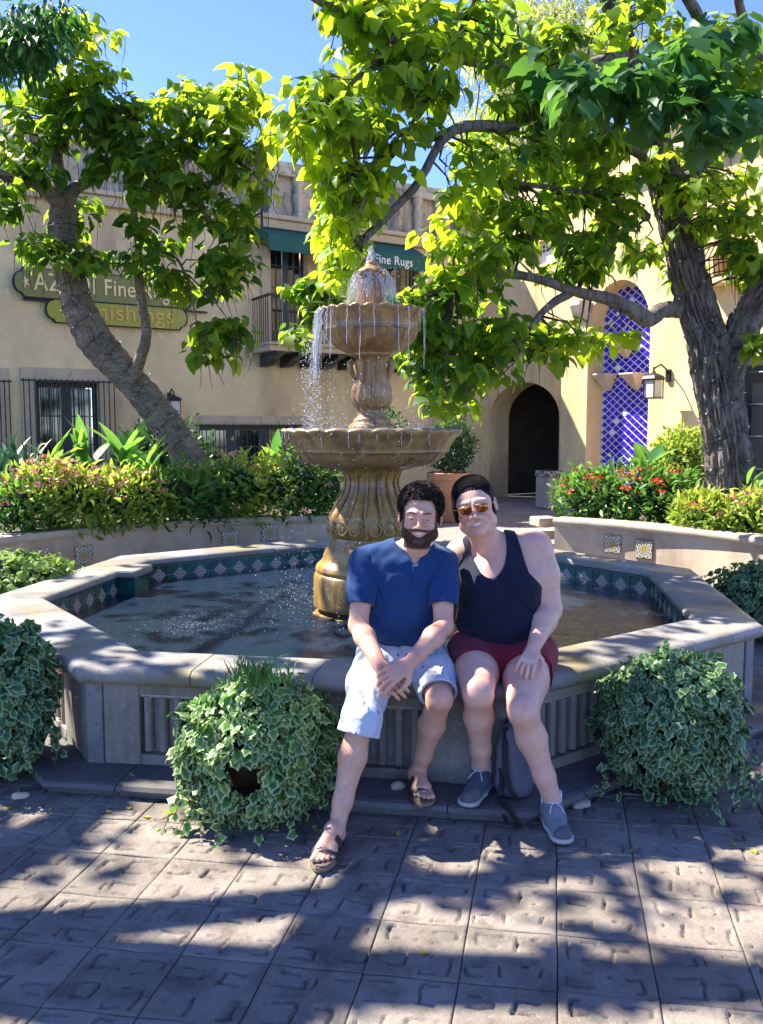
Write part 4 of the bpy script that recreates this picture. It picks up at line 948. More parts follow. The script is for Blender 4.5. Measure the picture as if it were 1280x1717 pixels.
def twigs(parent, nodes, cen, mat, name='twig', maxd=1.6):
    """thin shoots from the nearest branch point to each leaf whorl"""
    nd = np.array([n[:3] for n in nodes]); q = MB()
    for c in cen:
        dd = np.linalg.norm(nd-c, axis=1); k = int(np.argmin(dd)); 
        if dd[k] > maxd: continue
        a = Vector(nd[k]); b = Vector(c); mid = (a+b)/2+Vector((random.gauss(0, .06), random.gauss(0, .06), .10*dd[k])); q.tube([a, mid, b], [.014, .009, .004], 4)
    tag(obj(name, q, mat, parent), kind='stuff')
EX = [(612, 392, 712, 470), (602, 470, 650, 720), (450, 385, 522, 580), (165, 445, 320, 560), (700, 240, 768, 308), (788, 118, 838, 178), (470, 0, 500, 150), (452, 255, 545, 382), (655, 305, 752, 402), (150, 318, 212, 400), (58, 345, 112, 398),
      (850, 605, 945, 845), (1008, 600, 1150, 790), (0, 450, 60, 640), (895, 395, 930, 445), (1180, 415, 1240, 480), (440, 150, 475, 262)]
def blob(px, py, Y, rx, ry, n, dy=.5):
    """n whorl centres inside an ellipse of the view at distance Y"""
    out = []; skip = 0
    while len(out) < n and skip < 400:
        u, v = random.uniform(-1, 1), random.uniform(-1, 1)
        if u*u+v*v > 1: continue
        X_, Y_ = px+u*rx, py+v*ry
        if random.random() < .9 and any(a-8 < X_ < c+8 and b-8 < Y_ < d+4 for a, b, c, d in EX): tries_ = 1; skip += 1; 
        else: tries_ = 0
        if tries_ and skip < 400: continue
        out.append(tuple(P(px+u*rx, py+v*ry, Y+random.uniform(-dy, dy))))
    return out
def bark_trunk(parent, pts, mat, name='trunk', seg=84, rib=.05, sub=14, ringy=0.0, flare=0.0):
    """trunk with furrowed bark modelled in the surface"""
    pp = [P(a, b, Y) for a, b, Y, r in pts]; P4 = [(p.x, p.y, p.z, r) for p, (_, _, _, r) in zip(pp, pts)]; out = []; n = len(P4)
    for i in range(n-1):
        a0_, a1_, a2_, a3_ = P4[max(i-1, 0)], P4[i], P4[i+1], P4[min(i+2, n-1)]
        for j in range(sub):
            u = j/sub; out.append([.5*((2*a1_[k])+(a2_[k]-a0_[k])*u+(2*a0_[k]-5*a1_[k]+4*a2_[k]-a3_[k])*u*u+(3*a1_[k]-a0_[k]-3*a2_[k]+a3_[k])*u**3) for k in range(4)])
    out.append(list(P4[-1])); q = MB(); n = len(out); rings = []; up = Vector((.1, 1, .1)); prev = None; L = 0
    for i, o in enumerate(out):
        c = Vector(o[:3]); t = (Vector(out[min(i+1, n-1)][:3])-Vector(out[max(i-1, 0)][:3])).normalized()
        if prev is None: a = t.cross(up).normalized()
        else: a = (prev-t*prev.dot(t)).normalized(); L += (c-Vector(out[i-1][:3])).length
        prev = a; b = t.cross(a); ring = []
        for k in range(seg):
            th = 2*math.pi*k/seg; 
            w = noise.noise(Vector((math.cos(th)*9, math.sin(th)*9, L*2.2))); w2 = noise.noise(Vector((math.cos(th)*19, math.sin(th)*19, L*9+5)))
            lump = noise.noise(Vector((math.cos(th)*1.2, math.sin(th)*1.2, L*1.3+9)))
            dr = -rib*max(0, 1-abs(w)*3.2)+rib*.5*w2+.04*lump+(ringy*math.sin(L*46+2*lump) if ringy else 0)
            rr = o[3]*(1+.0)+dr*min(1, o[3]/.16); ring.append(c+(a*math.cos(th)+b*math.sin(th))*rr)
        rings.append(ring)
    q.loft(rings, True); obj(name, q, mat, parent, True); return out
def wrap_lights(label, path, turns, t0, t1, col, r_extra=.012, group=None):
    """thin fairy-light cable wound round a trunk"""
    n = len(path); i0, i1 = int(t0*n), int(t1*n)-1; pts = []; bulbs = MB(); steps = turns*14; q = MB()
    for s in range(steps+1):
        f = i0+(i1-i0)*s/steps; i = int(f); u = f-i; A, B = path[i], path[min(i+1, n-1)]
        c = Vector(A[:3]).lerp(Vector(B[:3]), u); r = A[3]+(B[3]-A[3])*u; t = (Vector(path[min(i+2, n-1)][:3])-Vector(path[max(i-2, 0)][:3])).normalized()
        a = t.cross(Vector((.1, 1, .1))).normalized(); b = t.cross(a); th = 2*math.pi*s/14+.3*math.sin(s*.37)
        p = c+(a*math.cos(th)+b*math.sin(th))*(r+r_extra+random.uniform(-.004, .006)); pts.append(p)
        if s % 3 == 0: bulbs.tube([p, p+(p-c).normalized()*.022], .006, 5)
    q.tube(pts, .0045, 4); e = thing('string_lights', label, 'string lights', pts[0], group or 'fairy lights wound round the trunks')
    obj('cable', q, M['iron'], e); tag(obj('bulbs', bulbs, M['white_paint'], e), kind='stuff')
def pods(parent, cen, n, mat, Lr=(.2, .4)):
    q = MB()
    for _ in range(n):
        c = Vector(random.choice(cen)); c += Vector((random.gauss(0, .15), random.gauss(0, .15), -.05)); L = random.uniform(*Lr)
        q.tube([c, c+Vector((random.uniform(-.03, .03), 0, -L*.5)), c+Vector((random.uniform(-.06, .06), random.uniform(-.04, .04), -L))], [.004, .005, .002], 4)
    tag(obj('seed_pods', q, mat, parent), kind='stuff')
# ------------------------------------------------------------------ right tree
rt = thing('catalpa_tree', 'big grey-barked catalpa leaning over the fountain from the right planter', 'tree', P(1225, 850, 9.6))
tr = bark_trunk(rt, [(1232, 880, 9.62, .34), (1226, 835, 9.6, .28), (1222, 780, 9.6, .255), (1212, 700, 9.6, .245), (1198, 620, 9.6, .25), (1180, 550, 9.55, .205), (1152, 460, 9.5, .185), (1134, 385, 9.45, .178), (1114, 300, 9.4, .172), (1090, 230, 9.3, .175), (1074, 165, 9.2, .15), (1050, 90, 9.1, .12), (1025, 0, 9.0, .10), (995, -90, 8.8, .085), (950, -220, 8.3, .06)], M['bark'])
rn = list(tr)
def rbr(pts, **k):
    o = tree_branch(rt, pts, M['bark'], **k); rn.extend(o); return o
bark_trunk(rt, [(1208, 660, 9.6, .17), (1232, 580, 9.55, .19), (1262, 515, 9.4, .165), (1300, 455, 9.2, .15), (1350, 380, 9.0, .12), (1400, 240, 8.6, .09), (1380, 60, 8.0, .06)], M['bark'], 'limb', seg=48, sub=8)
bark_trunk(rt, [(1196, 600, 9.85, .14), (1180, 520, 9.95, .13), (1170, 470, 10, .11), (1172, 400, 10, .06), (1180, 320, 10, .04), (1176, 240, 9.8, .025)], M['bark'], 'limb', seg=40, sub=6)
rbr([(1140, 520, 9.4, .09), (1110, 520, 9.35, .085), (1088, 535, 9.2, .088), (1060, 520, 9.05, .08), (1020, 501, 8.9, .066), (970, 490, 8.7, .055), (900, 467, 8.4, .044), (840, 459, 8.2, .045), (790, 468, 7.9, .035), (755, 488, 7.7, .02)], name='limb')
rbr([(955, 492, 8.7, .05), (925, 510, 8.5, .04), (900, 535, 8.3, .03), (880, 565, 8.2, .02), (868, 600, 8.1, .01)])
rbr([(1108, 268, 9.3, .11), (1060, 242, 9.1, .09), (1010, 214, 8.8, .08), (965, 196, 8.5, .07), (940, 200, 8.4, .075), (915, 228, 8.2, .07), (885, 222, 8.1, .06), (850, 214, 7.9, .055), (800, 211, 7.7, .05), (762, 218, 7.5, .045), (735, 245, 7.3, .038), (702, 305, 7.1, .034), (660, 352, 7.0, .03), (628, 385, 6.9, .024), (606, 412, 6.85, .012)], name='limb')
rbr([(765, 217, 7.5, .04), (715, 233, 7.3, .032), (675, 224, 7.2, .022), (630, 200, 7.0, .012)])
rbr([(606, 412, 6.85, .012), (595, 380, 6.8, .016), (612, 330, 6.8, .014), (600, 290, 6.8, .01)])
rbr([(1048, 95, 9.1, .09), (960, 118, 8.6, .075), (870, 112, 8.1, .065), (800, 101, 7.8, .06), (755, 92, 7.6, .055), (700, 78, 7.4, .05), (655, 62, 7.2, .05), (615, 48, 7.0, .05), (580, 22, 6.9, .045), (535, 0, 6.7, .035), (480, -40, 6.5, .02)], name='limb')
rbr([(755, 92, 7.6, .04), (775, 50, 7.5, .03), (798, -5, 7.4, .025), (805, -60, 7.3, .02)])
rbr([(655, 62, 7.2, .035), (630, 100, 7.0, .026), (590, 140, 6.9, .018), (560, 180, 6.8, .012)])
rbr([(700, 78, 7.4, .03), (712, 150, 7.2, .024), (690, 210, 7.1, .015), (660, 262, 7.0, .01)])
rbr([(1085, 365, 9.4, .05), (1060, 345, 9.2, .045), (1000, 327, 8.9, .04), (935, 316, 8.6, .03), (850, 305, 8.2, .018)])
rbr([(1082, 356, 9.4, .03), (1045, 372, 9.2, .028), (1018, 402, 9.1, .02)])
rbr([(1120, 285, 9.2, .05), (1160, 290, 8.9, .04), (1210, 250, 8.5, .03), (1240, 200, 8.0, .02)])
rbr([(1100, 200, 9.0, .07), (1150, 140, 7.5, .05), (1180, 60, 6.2, .04), (1120, -60, 5.2, .03), (1050, -200, 4.8, .02)])
rbr([(1300, 100, 8, .06), (1262, 75, 7.6, .05), (1245, 30, 7.3, .04), (1235, -20, 7, .03)])
RB = [  # px, py, Y, rx, ry, whorls, tint
 (572, 385, 7.35, 26, 85, 32, 1.1), (560, 335, 7.3, 28, 60, 12, 1.1), (608, 330, 7.3, 26, 55, 14, 1.0), (640, 310, 7.0, 50, 35, 10, .7), (570, 150, 6.9, 80, 75, 34, .75), (507, 215, 6.9, 38, 42, 13, .85), (640, 50, 7.1, 80, 55, 28, .75), (590, 0, 7.0, 70, 40, 12, .6),
 (655, 170, 7.1, 75, 75, 30, .65), (735, 40, 7.4, 70, 55, 26, .7), (700, 130, 7.3, 60, 45, 20, .6), (820, 60, 7.7, 55, 60, 20, .5), (560, 265, 6.9, 60, 40, 12, .9),
 (900, 90, 8.2, 90, 60, 30, .5), (890, 180, 8.2, 90, 45, 30, .6), (840, 250, 8.0, 85, 55, 34, .6), (770, 320, 7.9, 50, 50, 18, .85), (830, 370, 8.1, 90, 60, 36, .5), (760, 420, 7.8, 75, 60, 34, .75), (720, 500, 7.8, 62, 60, 30, .6),
 (720, 590, 7.8, 58, 65, 30, .45), (800, 530, 8.0, 85, 60, 38, .35), (850, 590, 8.1, 70, 50, 30, .5), (760, 650, 7.9, 60, 32, 15, .55), (930, 400, 8.6, 80, 70, 36, .45), (1000, 330, 8.9, 70, 70, 34, .55), (960, 250, 8.6, 70, 60, 30, .5), (920, 560, 8.4, 38, 45, 12, .6), (965, 585, 8.5, 30, 18, 5, .7),
 (1030, 560, 8.8, 26, 14, 3, .8), (1050, 250, 9.0, 50, 50, 14, .45), (1190, 280, 9.2, 80, 60, 30, .75), (1235, 350, 9.3, 50, 60, 20, .65), (1170, 350, 9.6, 50, 50, 14, .7), (1235, 440, 9.3, 45, 40, 14, .4), (1150, 440, 9.9, 40, 45, 8, .6), (1060, 440, 9.4, 30, 40, 8, .55), (990, 430, 8.8, 50, 30, 12, .4), (1270, 575, 9.0, 14, 20, 3, .4), (1250, 200, 8.6, 50, 50, 14, .7),
 (1120, 40, 8.6, 110, 60, 34, .55), (1220, 110, 8.2, 80, 60, 22, .5)]
cen = []; tn = []
for px, py, Y, rx, ry, n, t_ in RB:
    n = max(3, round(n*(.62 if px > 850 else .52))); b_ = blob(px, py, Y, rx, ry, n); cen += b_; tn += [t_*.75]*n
cen = np.array(cen); tn = np.array(tn)
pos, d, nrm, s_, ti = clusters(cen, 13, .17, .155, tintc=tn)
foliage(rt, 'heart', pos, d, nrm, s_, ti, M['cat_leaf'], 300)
twigs(rt, rn, cen, M['twig']); pods(rt, [tuple(c) for c in cen], 260, M['twig'])
# low outer spray of the same tree that hangs close to the camera, large dark leaves at top right
cn = np.array(blob(1130, 150, 5.6, 165, 52, 24, .4)+blob(1230, 205, 5.4, 60, 45, 7, .3)+blob(960, 130, 5.8, 70, 30, 6, .3)+blob(1200, 60, 5.6, 90, 40, 6, .3))
pos, d, nrm, s_, ti = clusters(cn, 12, .17, .16, tintc=np.full(len(cn), .4)); 
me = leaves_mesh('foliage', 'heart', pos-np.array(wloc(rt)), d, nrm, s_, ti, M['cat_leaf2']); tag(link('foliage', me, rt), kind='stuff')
wrap_lights('fairy lights wound round the big grey trunk at right', tr, 13, .05, .62, M['white_paint'])
# ------------------------------------------------------------------ left tree
lt = thing('catalpa_tree', 'curved brown-barked catalpa rising from the left planter in front of the signs', 'tree', P(340, 815, 11.2))
tl2 = bark_trunk(lt, [(352, 850, 11.25, .28), (335, 802, 11.2, .235), (308, 752, 11.2, .205), (275, 702, 11.2, .20), (240, 658, 11.15, .20), (200, 615, 11.1, .205), (163, 575, 11.05, .205), (136, 525, 11, .20), (120, 475, 11, .19), (108, 425, 10.9, .175), (104, 380, 10.9, .16), (108, 345, 10.9, .14)], M['bark2'], rib=.018, ringy=.006)
ln_ = list(tl2)
def lbr(pts, **k):
    o = tree_branch(lt, pts, M['bark2'], **k); ln_.extend(o); return o
lbr([(222, 640, 11.0, .085), (236, 600, 10.95, .075), (246, 560, 10.9, .062), (238, 505, 10.9, .06), (232, 450, 10.9, .058), (230, 400, 10.9, .052), (222, 340, 10.9, .045), (215, 280, 10.8, .035), (225, 200, 10.7, .02)], name='limb')
lbr([(108, 350, 10.9, .11), (85, 325, 10.7, .09), (55, 305, 10.5, .075), (15, 297, 10.3, .055), (-40, 270, 10, .04)], name='limb')
lbr([(108, 350, 10.9, .10), (125, 318, 10.9, .08), (160, 300, 10.9, .06), (195, 278, 10.8, .045), (260, 260, 10.7, .03), (340, 200, 10.5, .015)], name='limb')
lbr([(108, 345, 10.9, .10), (98, 290, 10.9, .08), (95, 220, 10.8, .06), (110, 150, 10.8, .045), (128, 70, 10.7, .02)], name='limb')
lbr([(230, 350, 10.9, .04), (290, 305, 10.7, .035), (325, 325, 10.6, .028), (345, 360, 10.6, .022), (385, 400, 10.5, .014)])
lbr([(325, 325, 10.6, .02), (360, 300, 10.5, .018), (400, 260, 10.4, .012), (420, 190, 10.4, .008)])
lbr([(290, 420, 10.8, .02), (315, 470, 10.6, .014), (330, 540, 10.5, .008)]); lbr([(315, 460, 10.6, .012), (355, 500, 10.5, .010), (390, 545, 10.5, .006)])
LB = [(135, 100, 10.7, 70, 60, 30, .8), (120, 35, 10.7, 45, 20, 10, .95), (60, 170, 10.6, 70, 55, 28, .55), (150, 180, 10.8, 90, 55, 40, .5), (240, 200, 10.7, 75, 55, 34, .5), (300, 165, 10.6, 45, 30, 14, .8), (355, 180, 10.5, 50, 50, 22, .7), (412, 155, 10.4, 36, 42, 16, .85), (395, 240, 10.4, 50, 55, 26, .65), (330, 270, 10.6, 70, 60, 36, .45), (230, 280, 10.8, 70, 50, 30, .4), (60, 250, 10.7, 60, 50, 22, .35), (440, 290, 10.4, 22, 25, 6, .8),
 (20, 335, 10.3, 42, 32, 14, .4), (20, 250, 10.4, 30, 40, 8, .7), (130, 360, 11.0, 45, 30, 9, .35), (90, 415, 10.6, 62, 26, 22, .5), (160, 440, 10.6, 30, 25, 8, .35), (235, 395, 10.7, 45, 40, 18, .35), (330, 350, 10.6, 45, 30, 12, .4), (385, 420, 10.5, 42, 48, 24, .3), (395, 360, 10.5, 30, 30, 10, .5), (255, 455, 10.7, 40, 18, 7, .4), (300, 490, 10.6, 30, 16, 6, .7), (365, 575, 10.5, 48, 28, 16, .55), (345, 555, 10.5, 25, 18, 6, .6), (400, 555, 10.5, 30, 18, 7, .45), (375, 480, 10.5, 30, 20, 6, .3)]
cen = []; tn = []
for px, py, Y, rx, ry, n, t_ in LB:
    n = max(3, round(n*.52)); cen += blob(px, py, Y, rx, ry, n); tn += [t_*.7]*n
cen = np.array(cen); tn = np.array(tn)
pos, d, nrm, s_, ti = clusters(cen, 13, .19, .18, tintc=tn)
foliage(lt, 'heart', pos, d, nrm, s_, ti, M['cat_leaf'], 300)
twigs(lt, ln_, cen, M['twig']); pods(lt, [tuple(c) for c in cen], 330, M['twig'], (.25, .5))
wrap_lights('fairy lights wound round the curved brown trunk at left', tl2, 15, .06, .95, M['iron'])
# catalpa showing between the fountain top and left balcony door
mt = thing('catalpa_sapling', 'young catalpa with drooping leaves just behind fountain bowls at the balcony', 'tree', (P(612, 500, 12).x, 12, 0))
q = MB(); q.tube([P(612, 850, 12), P(618, 700, 12), P(612, 600, 12), P(585, 540, 12), P(535, 500, 12), P(505, 490, 12)], [.05, .045, .035, .022, .014, .006], 8, jit=.08); obj('trunk', q, M['bark'], mt, True)
cn = np.array(blob(500, 485, 12, 35, 22, 9)+blob(545, 500, 12, 30, 35, 12)+blob(495, 560, 12, 18, 15, 3)); pos, d, nrm, s_, ti = clusters(cn, 12, .2, .19, tintc=np.full(len(cn), .3)); foliage(mt, 'heart', pos, d, nrm, s_, ti, M['cat_leaf'], 60)
# ------------------------------------------------------------------ shade tree left of the frame whose crown passes over the camera side
st = thing('shade_tree', 'dark spreading tree whose crown reaches in at the top left corner', 'tree', (-5.6, 4.0, 0))
q = MB(); q.tube([(-5.6, 4.0, 0), (-5.5, 4.05, 1.2), (-5.3, 4.1, 2.6), (-4.9, 4.1, 3.9), (-4.3, 4.2, 5.2)], [.3, .24, .21, .17, .11], 24, jit=.05); obj('trunk', q, M['bark'], st, True)
sn = []
for e in [(-3.0, 4.6, 6.0), (-3.6, 2.4, 5.6), (-2.6, 6.2, 6.6), (-5.8, 6.6, 6.0), (-1.8, 3.6, 6.2), (-4.6, 1.4, 5.4), (-1.4, 5.0, 6.6), (-5.6, 9, 6.6)]:
    a = Vector((-4.9, 4.1, 3.9)); b = Vector(e); q = MB(); pts = [a.lerp(b, u)+Vector((0, 0, .35*math.sin(math.pi*u))) for u in (0, .25, .5, .75, 1)]; q.tube(pts, [.13, .1, .07, .045, .02], 8, jit=.06); obj('limb', q, M['bark'], st, True); sn += [tuple(p)+(0,) for p in pts]
def shade_blob(x, y, z, r, n, rz_=.35):
    return [(x+random.gauss(0, r*.5), y+random.gauss(0, r*.5), z+random.uniform(-rz_, rz_)) for _ in range(n)]
SHADE = [(-3.2, 4.6, 5.6, 1.4, 46), (-3.0, 2.6, 5.3, 1.5, 26), (-1.9, 3.8, 5.8, 1.5, 30), (-4.4, 1.6, 5.0, 1.3, 13), (-1.6, 5.2, 6.3, 1.2, 38), (-3.4, 6.6, 6.6, 1.3, 40), (-5.4, 6.2, 6.0, 1.3, 40), (-5.6, 8.6, 6.5, 1.2, 30), (-.4, 4.4, 6.0, 1.3, 18), (-2.2, 8.4, 8.0, 1.2, 24), (-4.0, 3.2, 4.9, 1.2, 15)]
SH = []
for x, y, z, r, n in SHADE: SH += shade_blob(x, y, z, r*1.15, round(n*1.25))
def in_view(p):
    if p[1] < .5: return False
    dx = p[0]/p[1]; el = math.degrees(math.atan2(p[2]-CAM_H, p[1])); return abs(dx) < .47 and el < 27.5
SH = [p for p in SH if not in_view(p)]
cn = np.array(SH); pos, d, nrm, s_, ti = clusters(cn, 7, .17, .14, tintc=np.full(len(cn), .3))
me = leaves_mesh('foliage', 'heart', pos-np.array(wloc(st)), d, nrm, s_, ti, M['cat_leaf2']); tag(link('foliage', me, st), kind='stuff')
# part of its crown seen at the top left corner: darker, finer leaves
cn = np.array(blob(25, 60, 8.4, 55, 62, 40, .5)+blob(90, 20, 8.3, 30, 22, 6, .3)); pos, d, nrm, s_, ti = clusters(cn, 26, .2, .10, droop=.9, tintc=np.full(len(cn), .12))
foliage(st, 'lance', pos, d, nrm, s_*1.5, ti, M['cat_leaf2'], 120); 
lm = P(-30, 60, 8.6); q = MB(); q.tube([Vector((-4.3, 4.2, 5.2)), Vector((-4.2, 6.2, 5.9)), lm, P(20, 75, 8.5), P(45, 90, 8.4)], [.11, .09, .07, .04, .015], 8, jit=.06); obj('limb', q, M['bark'], st, True)
# ------------------------------------------------------------------ pale trees beyond the roofs
def far_tree(label, px, py, Y, rx, ry, n, mat, h):
    c = P(px, py, Y); r = thing('background_tree', label, 'tree', (c.x, Y, 0), 'trees beyond the roofs')
    q = MB(); q.tube([(c.x, Y, 0), (c.x+.3, Y, h*.4), (c.x-.1, Y, h*.75), (c.x, Y, h)], [.45, .35, .22, .08], 10, jit=.05)
    for i in range(9):
        a = random.uniform(0, 6.28); z0_ = h*random.uniform(.45, .85); q.tube([(c.x, Y, z0_), (c.x+math.cos(a)*2, Y+math.sin(a)*2, z0_+1.6)], [.13, .03], 6)
    obj('trunk', q, M['bark'], r, True)
    cn = np.array(blob(px, py, Y, rx, ry, n, 2.2)); pos, d, nrm, s_, ti = clusters(cn, 40, .75, .30, droop=.7, tintc=np.full(len(cn), .55)); foliage(r, 'lance', pos, d, nrm, s_, ti, mat, 0)
far_tree('pale feathery tree showing over the ochre wing beneath the leaves', 930, 90, 31, 130, 110, 190, M['pale_leaf'], 16)
far_tree('pale tree low behind the corner where the buildings meet', 830, 190, 34, 75, 65, 50, M['pale_leaf'], 13)
# ------------------------------------------------------------------ ivy pots
def ball(c, r, n, zc=.0, out=1.0, squash=1.0, low=-.95):
    """points and outward normals over a lumpy dome"""
    v = norm(RNG.normal(0, 1, (n*2, 3))); v = v[v[:, 2] > low][:n]
    lump = np.array([1+.20*noise.noise(Vector(x)*2.0)+.14*noise.noise(Vector(x)*5) for x in v]); rr = lump*(rnd(len(v), .84, 1.03))
    return np.array(c)+v*np.array(r)*rr[:, None], v
def ivy(label, c, r, n, mat, size, group, pot=None, nparts=300, trail=0, gap=None):
    t_ = thing('ivy_pot', label, 'potted ivy', (c[0], c[1], pot[2] if pot else 0), group)
    if pot:
        x, y, z, pr, ph = pot; q = MB(); q.lathe([(pr*.68, z), (pr*.70, z+.01), (pr*.93, z+ph*.75), (pr, z+ph*.76), (pr*1.03, z+ph), (pr*.92, z+ph), (pr*.85, z+ph*.8), (.01, z+ph*.8)], (x, y, 0), 28); obj('pot', q, M['terracotta2' if gap else 'terracotta'], t_, True)
    q = MB(); V, F, _ = None, None, None
    prof_ = 14; cc = Vector(c)+Vector((0, .05 if gap else 0, .12 if gap else 0))
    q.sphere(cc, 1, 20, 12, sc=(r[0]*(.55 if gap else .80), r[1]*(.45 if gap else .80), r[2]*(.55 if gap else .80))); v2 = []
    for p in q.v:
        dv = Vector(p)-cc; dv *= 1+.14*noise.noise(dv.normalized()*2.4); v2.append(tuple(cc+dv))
    q.v = v2; tag(obj('shade_core', q, M['core'], t_, True), kind='stuff')  # solid dark lump whose colour paints the shade between the ivy leaves
    pos, v = ball(c, r, n)
    if gap:                                                  # longer trails over the rim, parted where the clay pot shows
        aa = rnd(900, 0, 6.283); rq = rnd(900, .55, .92); ex_ = np.stack([c[0]+np.cos(aa)*r[0]*rq, c[1]+np.sin(aa)*r[1]*rq-.03, rnd(900, .10, .30)], 1); vv = np.stack([np.cos(aa), np.sin(aa), np.zeros(900)], 1); pos = np.concatenate([pos, ex_]); v = np.concatenate([v, vv])
        pr_ = np.array([(640+FPX*p[0]/(p[1]*_c-(p[2]-CAM_H)*_s), 858.5-FPX*(p[1]*_s+(p[2]-CAM_H)*_c)/(p[1]*_c-(p[2]-CAM_H)*_s)) for p in pos])
        kp = (np.hypot((pr_[:, 0]-gap[0])/gap[2], (pr_[:, 1]-gap[1])/gap[3]) > 1); pos, v = pos[kp], v[kp]
    d = norm(v*.35+RNG.normal(0, .55, v.shape)+np.array([0, 0, -.75])); nr = v+RNG.normal(0, .38, v.shape)+np.array([0, 0, .35])
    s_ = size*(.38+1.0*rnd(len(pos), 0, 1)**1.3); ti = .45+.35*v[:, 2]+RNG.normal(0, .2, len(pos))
    foliage(t_, 'ivy', pos, d, nr, s_, ti, mat, nparts)
    if trail:
        q = MB(); pp = []; 
        for i in range(trail):
            a = random.uniform(0, 6.28) if i % 2 else random.uniform(3.4, 5.6); p = Vector(c)+Vector((math.cos(a)*r[0]*.95, math.sin(a)*r[1]*.95, -r[2]*random.uniform(.2, .6))); L = random.uniform(.08, .22); pts = [p]
            for k in range(4): pts.append(pts[-1]+Vector((math.cos(a)*.02+random.gauss(0, .012), math.sin(a)*.02, -L/4)))
            q.tube(pts, .002, 4); pp += [tuple(x) for x in pts[1:]]
        tag(obj('trailing_stems', q, M['twig'], t_), kind='stuff')
        pp = np.array(pp); dd = norm(RNG.normal(0, .6, pp.shape)+np.array([0, 0, -.6])); nn = RNG.normal(0, .4, pp.shape)+np.array([-.0, -.8, .4]); foliage(t_, 'ivy', pp, dd, nn, size*rnd(len(pp), .6, 1.1), rnd(len(pp), .2, .9), mat, 40)
    return t_
GI = 'ivy pots around the basin'
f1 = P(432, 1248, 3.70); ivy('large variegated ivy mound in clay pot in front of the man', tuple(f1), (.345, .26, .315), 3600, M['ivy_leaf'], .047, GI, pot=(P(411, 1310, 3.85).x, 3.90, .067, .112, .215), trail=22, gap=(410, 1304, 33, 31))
ivt = [o for o in bpy.data.objects if o.name == 'ivy_pot'][0]
# grass tuft out of its top
q = MB(); c = P(430, 1130, 3.5)
for i in range(260):
    a = random.uniform(0, 6.28); L = random.uniform(.06, .15); b = c+Vector((random.gauss(0, .06), random.gauss(0, .05), random.uniform(-.05, .0))); e = Vector((math.cos(a)*.7, math.sin(a)*.5, 1)).normalized(); w = Vector((-math.sin(a), math.cos(a), 0))*.0025
    m1 = b+e*L*.55; tp_ = m1+(e+Vector((math.cos(a)*.7, math.sin(a)*.5, -.55))).normalized()*L*.5; q.add([b-w, b+w, m1+w*.8, m1-w*.8, tp_], [(0, 1, 2, 3), (3, 2, 4)])
M['grass'] = plain('fine_grass_blade', (.07, .20, .025), .5, var=.4); tag(obj('grass_tuft', q, M['grass'], ivt), kind='stuff')
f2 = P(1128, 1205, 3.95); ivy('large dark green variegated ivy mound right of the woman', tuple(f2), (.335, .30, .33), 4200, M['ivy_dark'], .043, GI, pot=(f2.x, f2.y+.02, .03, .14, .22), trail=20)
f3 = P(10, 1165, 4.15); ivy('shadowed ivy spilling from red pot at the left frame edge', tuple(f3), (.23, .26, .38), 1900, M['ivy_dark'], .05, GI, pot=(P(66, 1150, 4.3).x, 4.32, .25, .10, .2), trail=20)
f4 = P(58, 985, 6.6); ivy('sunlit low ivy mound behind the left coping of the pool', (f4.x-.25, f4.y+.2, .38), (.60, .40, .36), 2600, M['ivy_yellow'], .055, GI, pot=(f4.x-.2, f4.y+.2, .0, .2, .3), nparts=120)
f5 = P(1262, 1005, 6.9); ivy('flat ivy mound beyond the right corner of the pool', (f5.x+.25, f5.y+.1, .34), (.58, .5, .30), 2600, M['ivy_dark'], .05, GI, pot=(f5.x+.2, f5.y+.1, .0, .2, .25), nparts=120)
# ------------------------------------------------------------------ round clipped shrubs
def bush(name, label, cat, c, r, n, kind, size, mat, nparts=0, core=True, flowers=0, fmat=None, group=None, fl_size=.03, upright=.2, stem=None):
    t_ = thing(name, label, cat, (c[0], c[1], c[2]-r[2] if stem is None else stem), group)
    if core:
        q = MB(); q.sphere(Vector(c), 1, 14, 9, sc=(r[0]*.55, r[1]*.55, r[2]*.55)); q.v = [tuple(Vector(c)+(Vector(p)-Vector(c))*(1+.25*noise.noise(Vector(p)*3.1))) for p in q.v]; tag(obj('shade_core', q, M['core'], t_, True), kind='stuff')  # dark filler lump, inner shade of the bush given by its colour
    pos, v = ball(c, r, n); pos = np.array(c)+(pos-np.array(c))*(.78+.32*rnd(len(pos), 0, 1)+.45*rnd(len(pos), 0, 1)**9)[:, None]; d = norm(v*.7+RNG.normal(0, .5, v.shape)+np.array([0, 0, upright])); nr = v+RNG.normal(0, .5, v.shape)+np.array([0, 0, .6])
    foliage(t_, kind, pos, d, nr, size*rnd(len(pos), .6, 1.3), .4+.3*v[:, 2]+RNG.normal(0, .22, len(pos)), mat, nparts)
    if stem is not None:
        q = MB(); q.tube([(c[0], c[1], stem), (c[0], c[1], c[2])], .05, 8); obj('stem', q, M['bark'], t_)
    if flowers:                                              # flower heads: little domes of petals
        fp, fv = ball(c, (r[0]*1.05, r[1]*1.05, r[2]*1.12), flowers*3); k = (fv[:, 2] > .1) & (fv[:, 1] < .5); fp = fp[k][:flowers]; m_ = 16
        idx = np.repeat(np.arange(len(fp)), m_); off = norm(RNG.normal(0, 1, (len(idx), 3))); off[:, 2] = np.abs(off[:, 2])*.6
        pp = fp[idx]+off*fl_size*.9; me = leaves_mesh('flower_heads', 'petal', pp-np.array(wloc(t_)), norm(off+RNG.normal(0, .3, off.shape)), norm(off+np.array([0, 0, .5])), np.full(len(pp), fl_size*.75), rnd(len(pp), 0, 1), fmat); tag(link('flower_heads', me, t_), kind='stuff')
    return t_
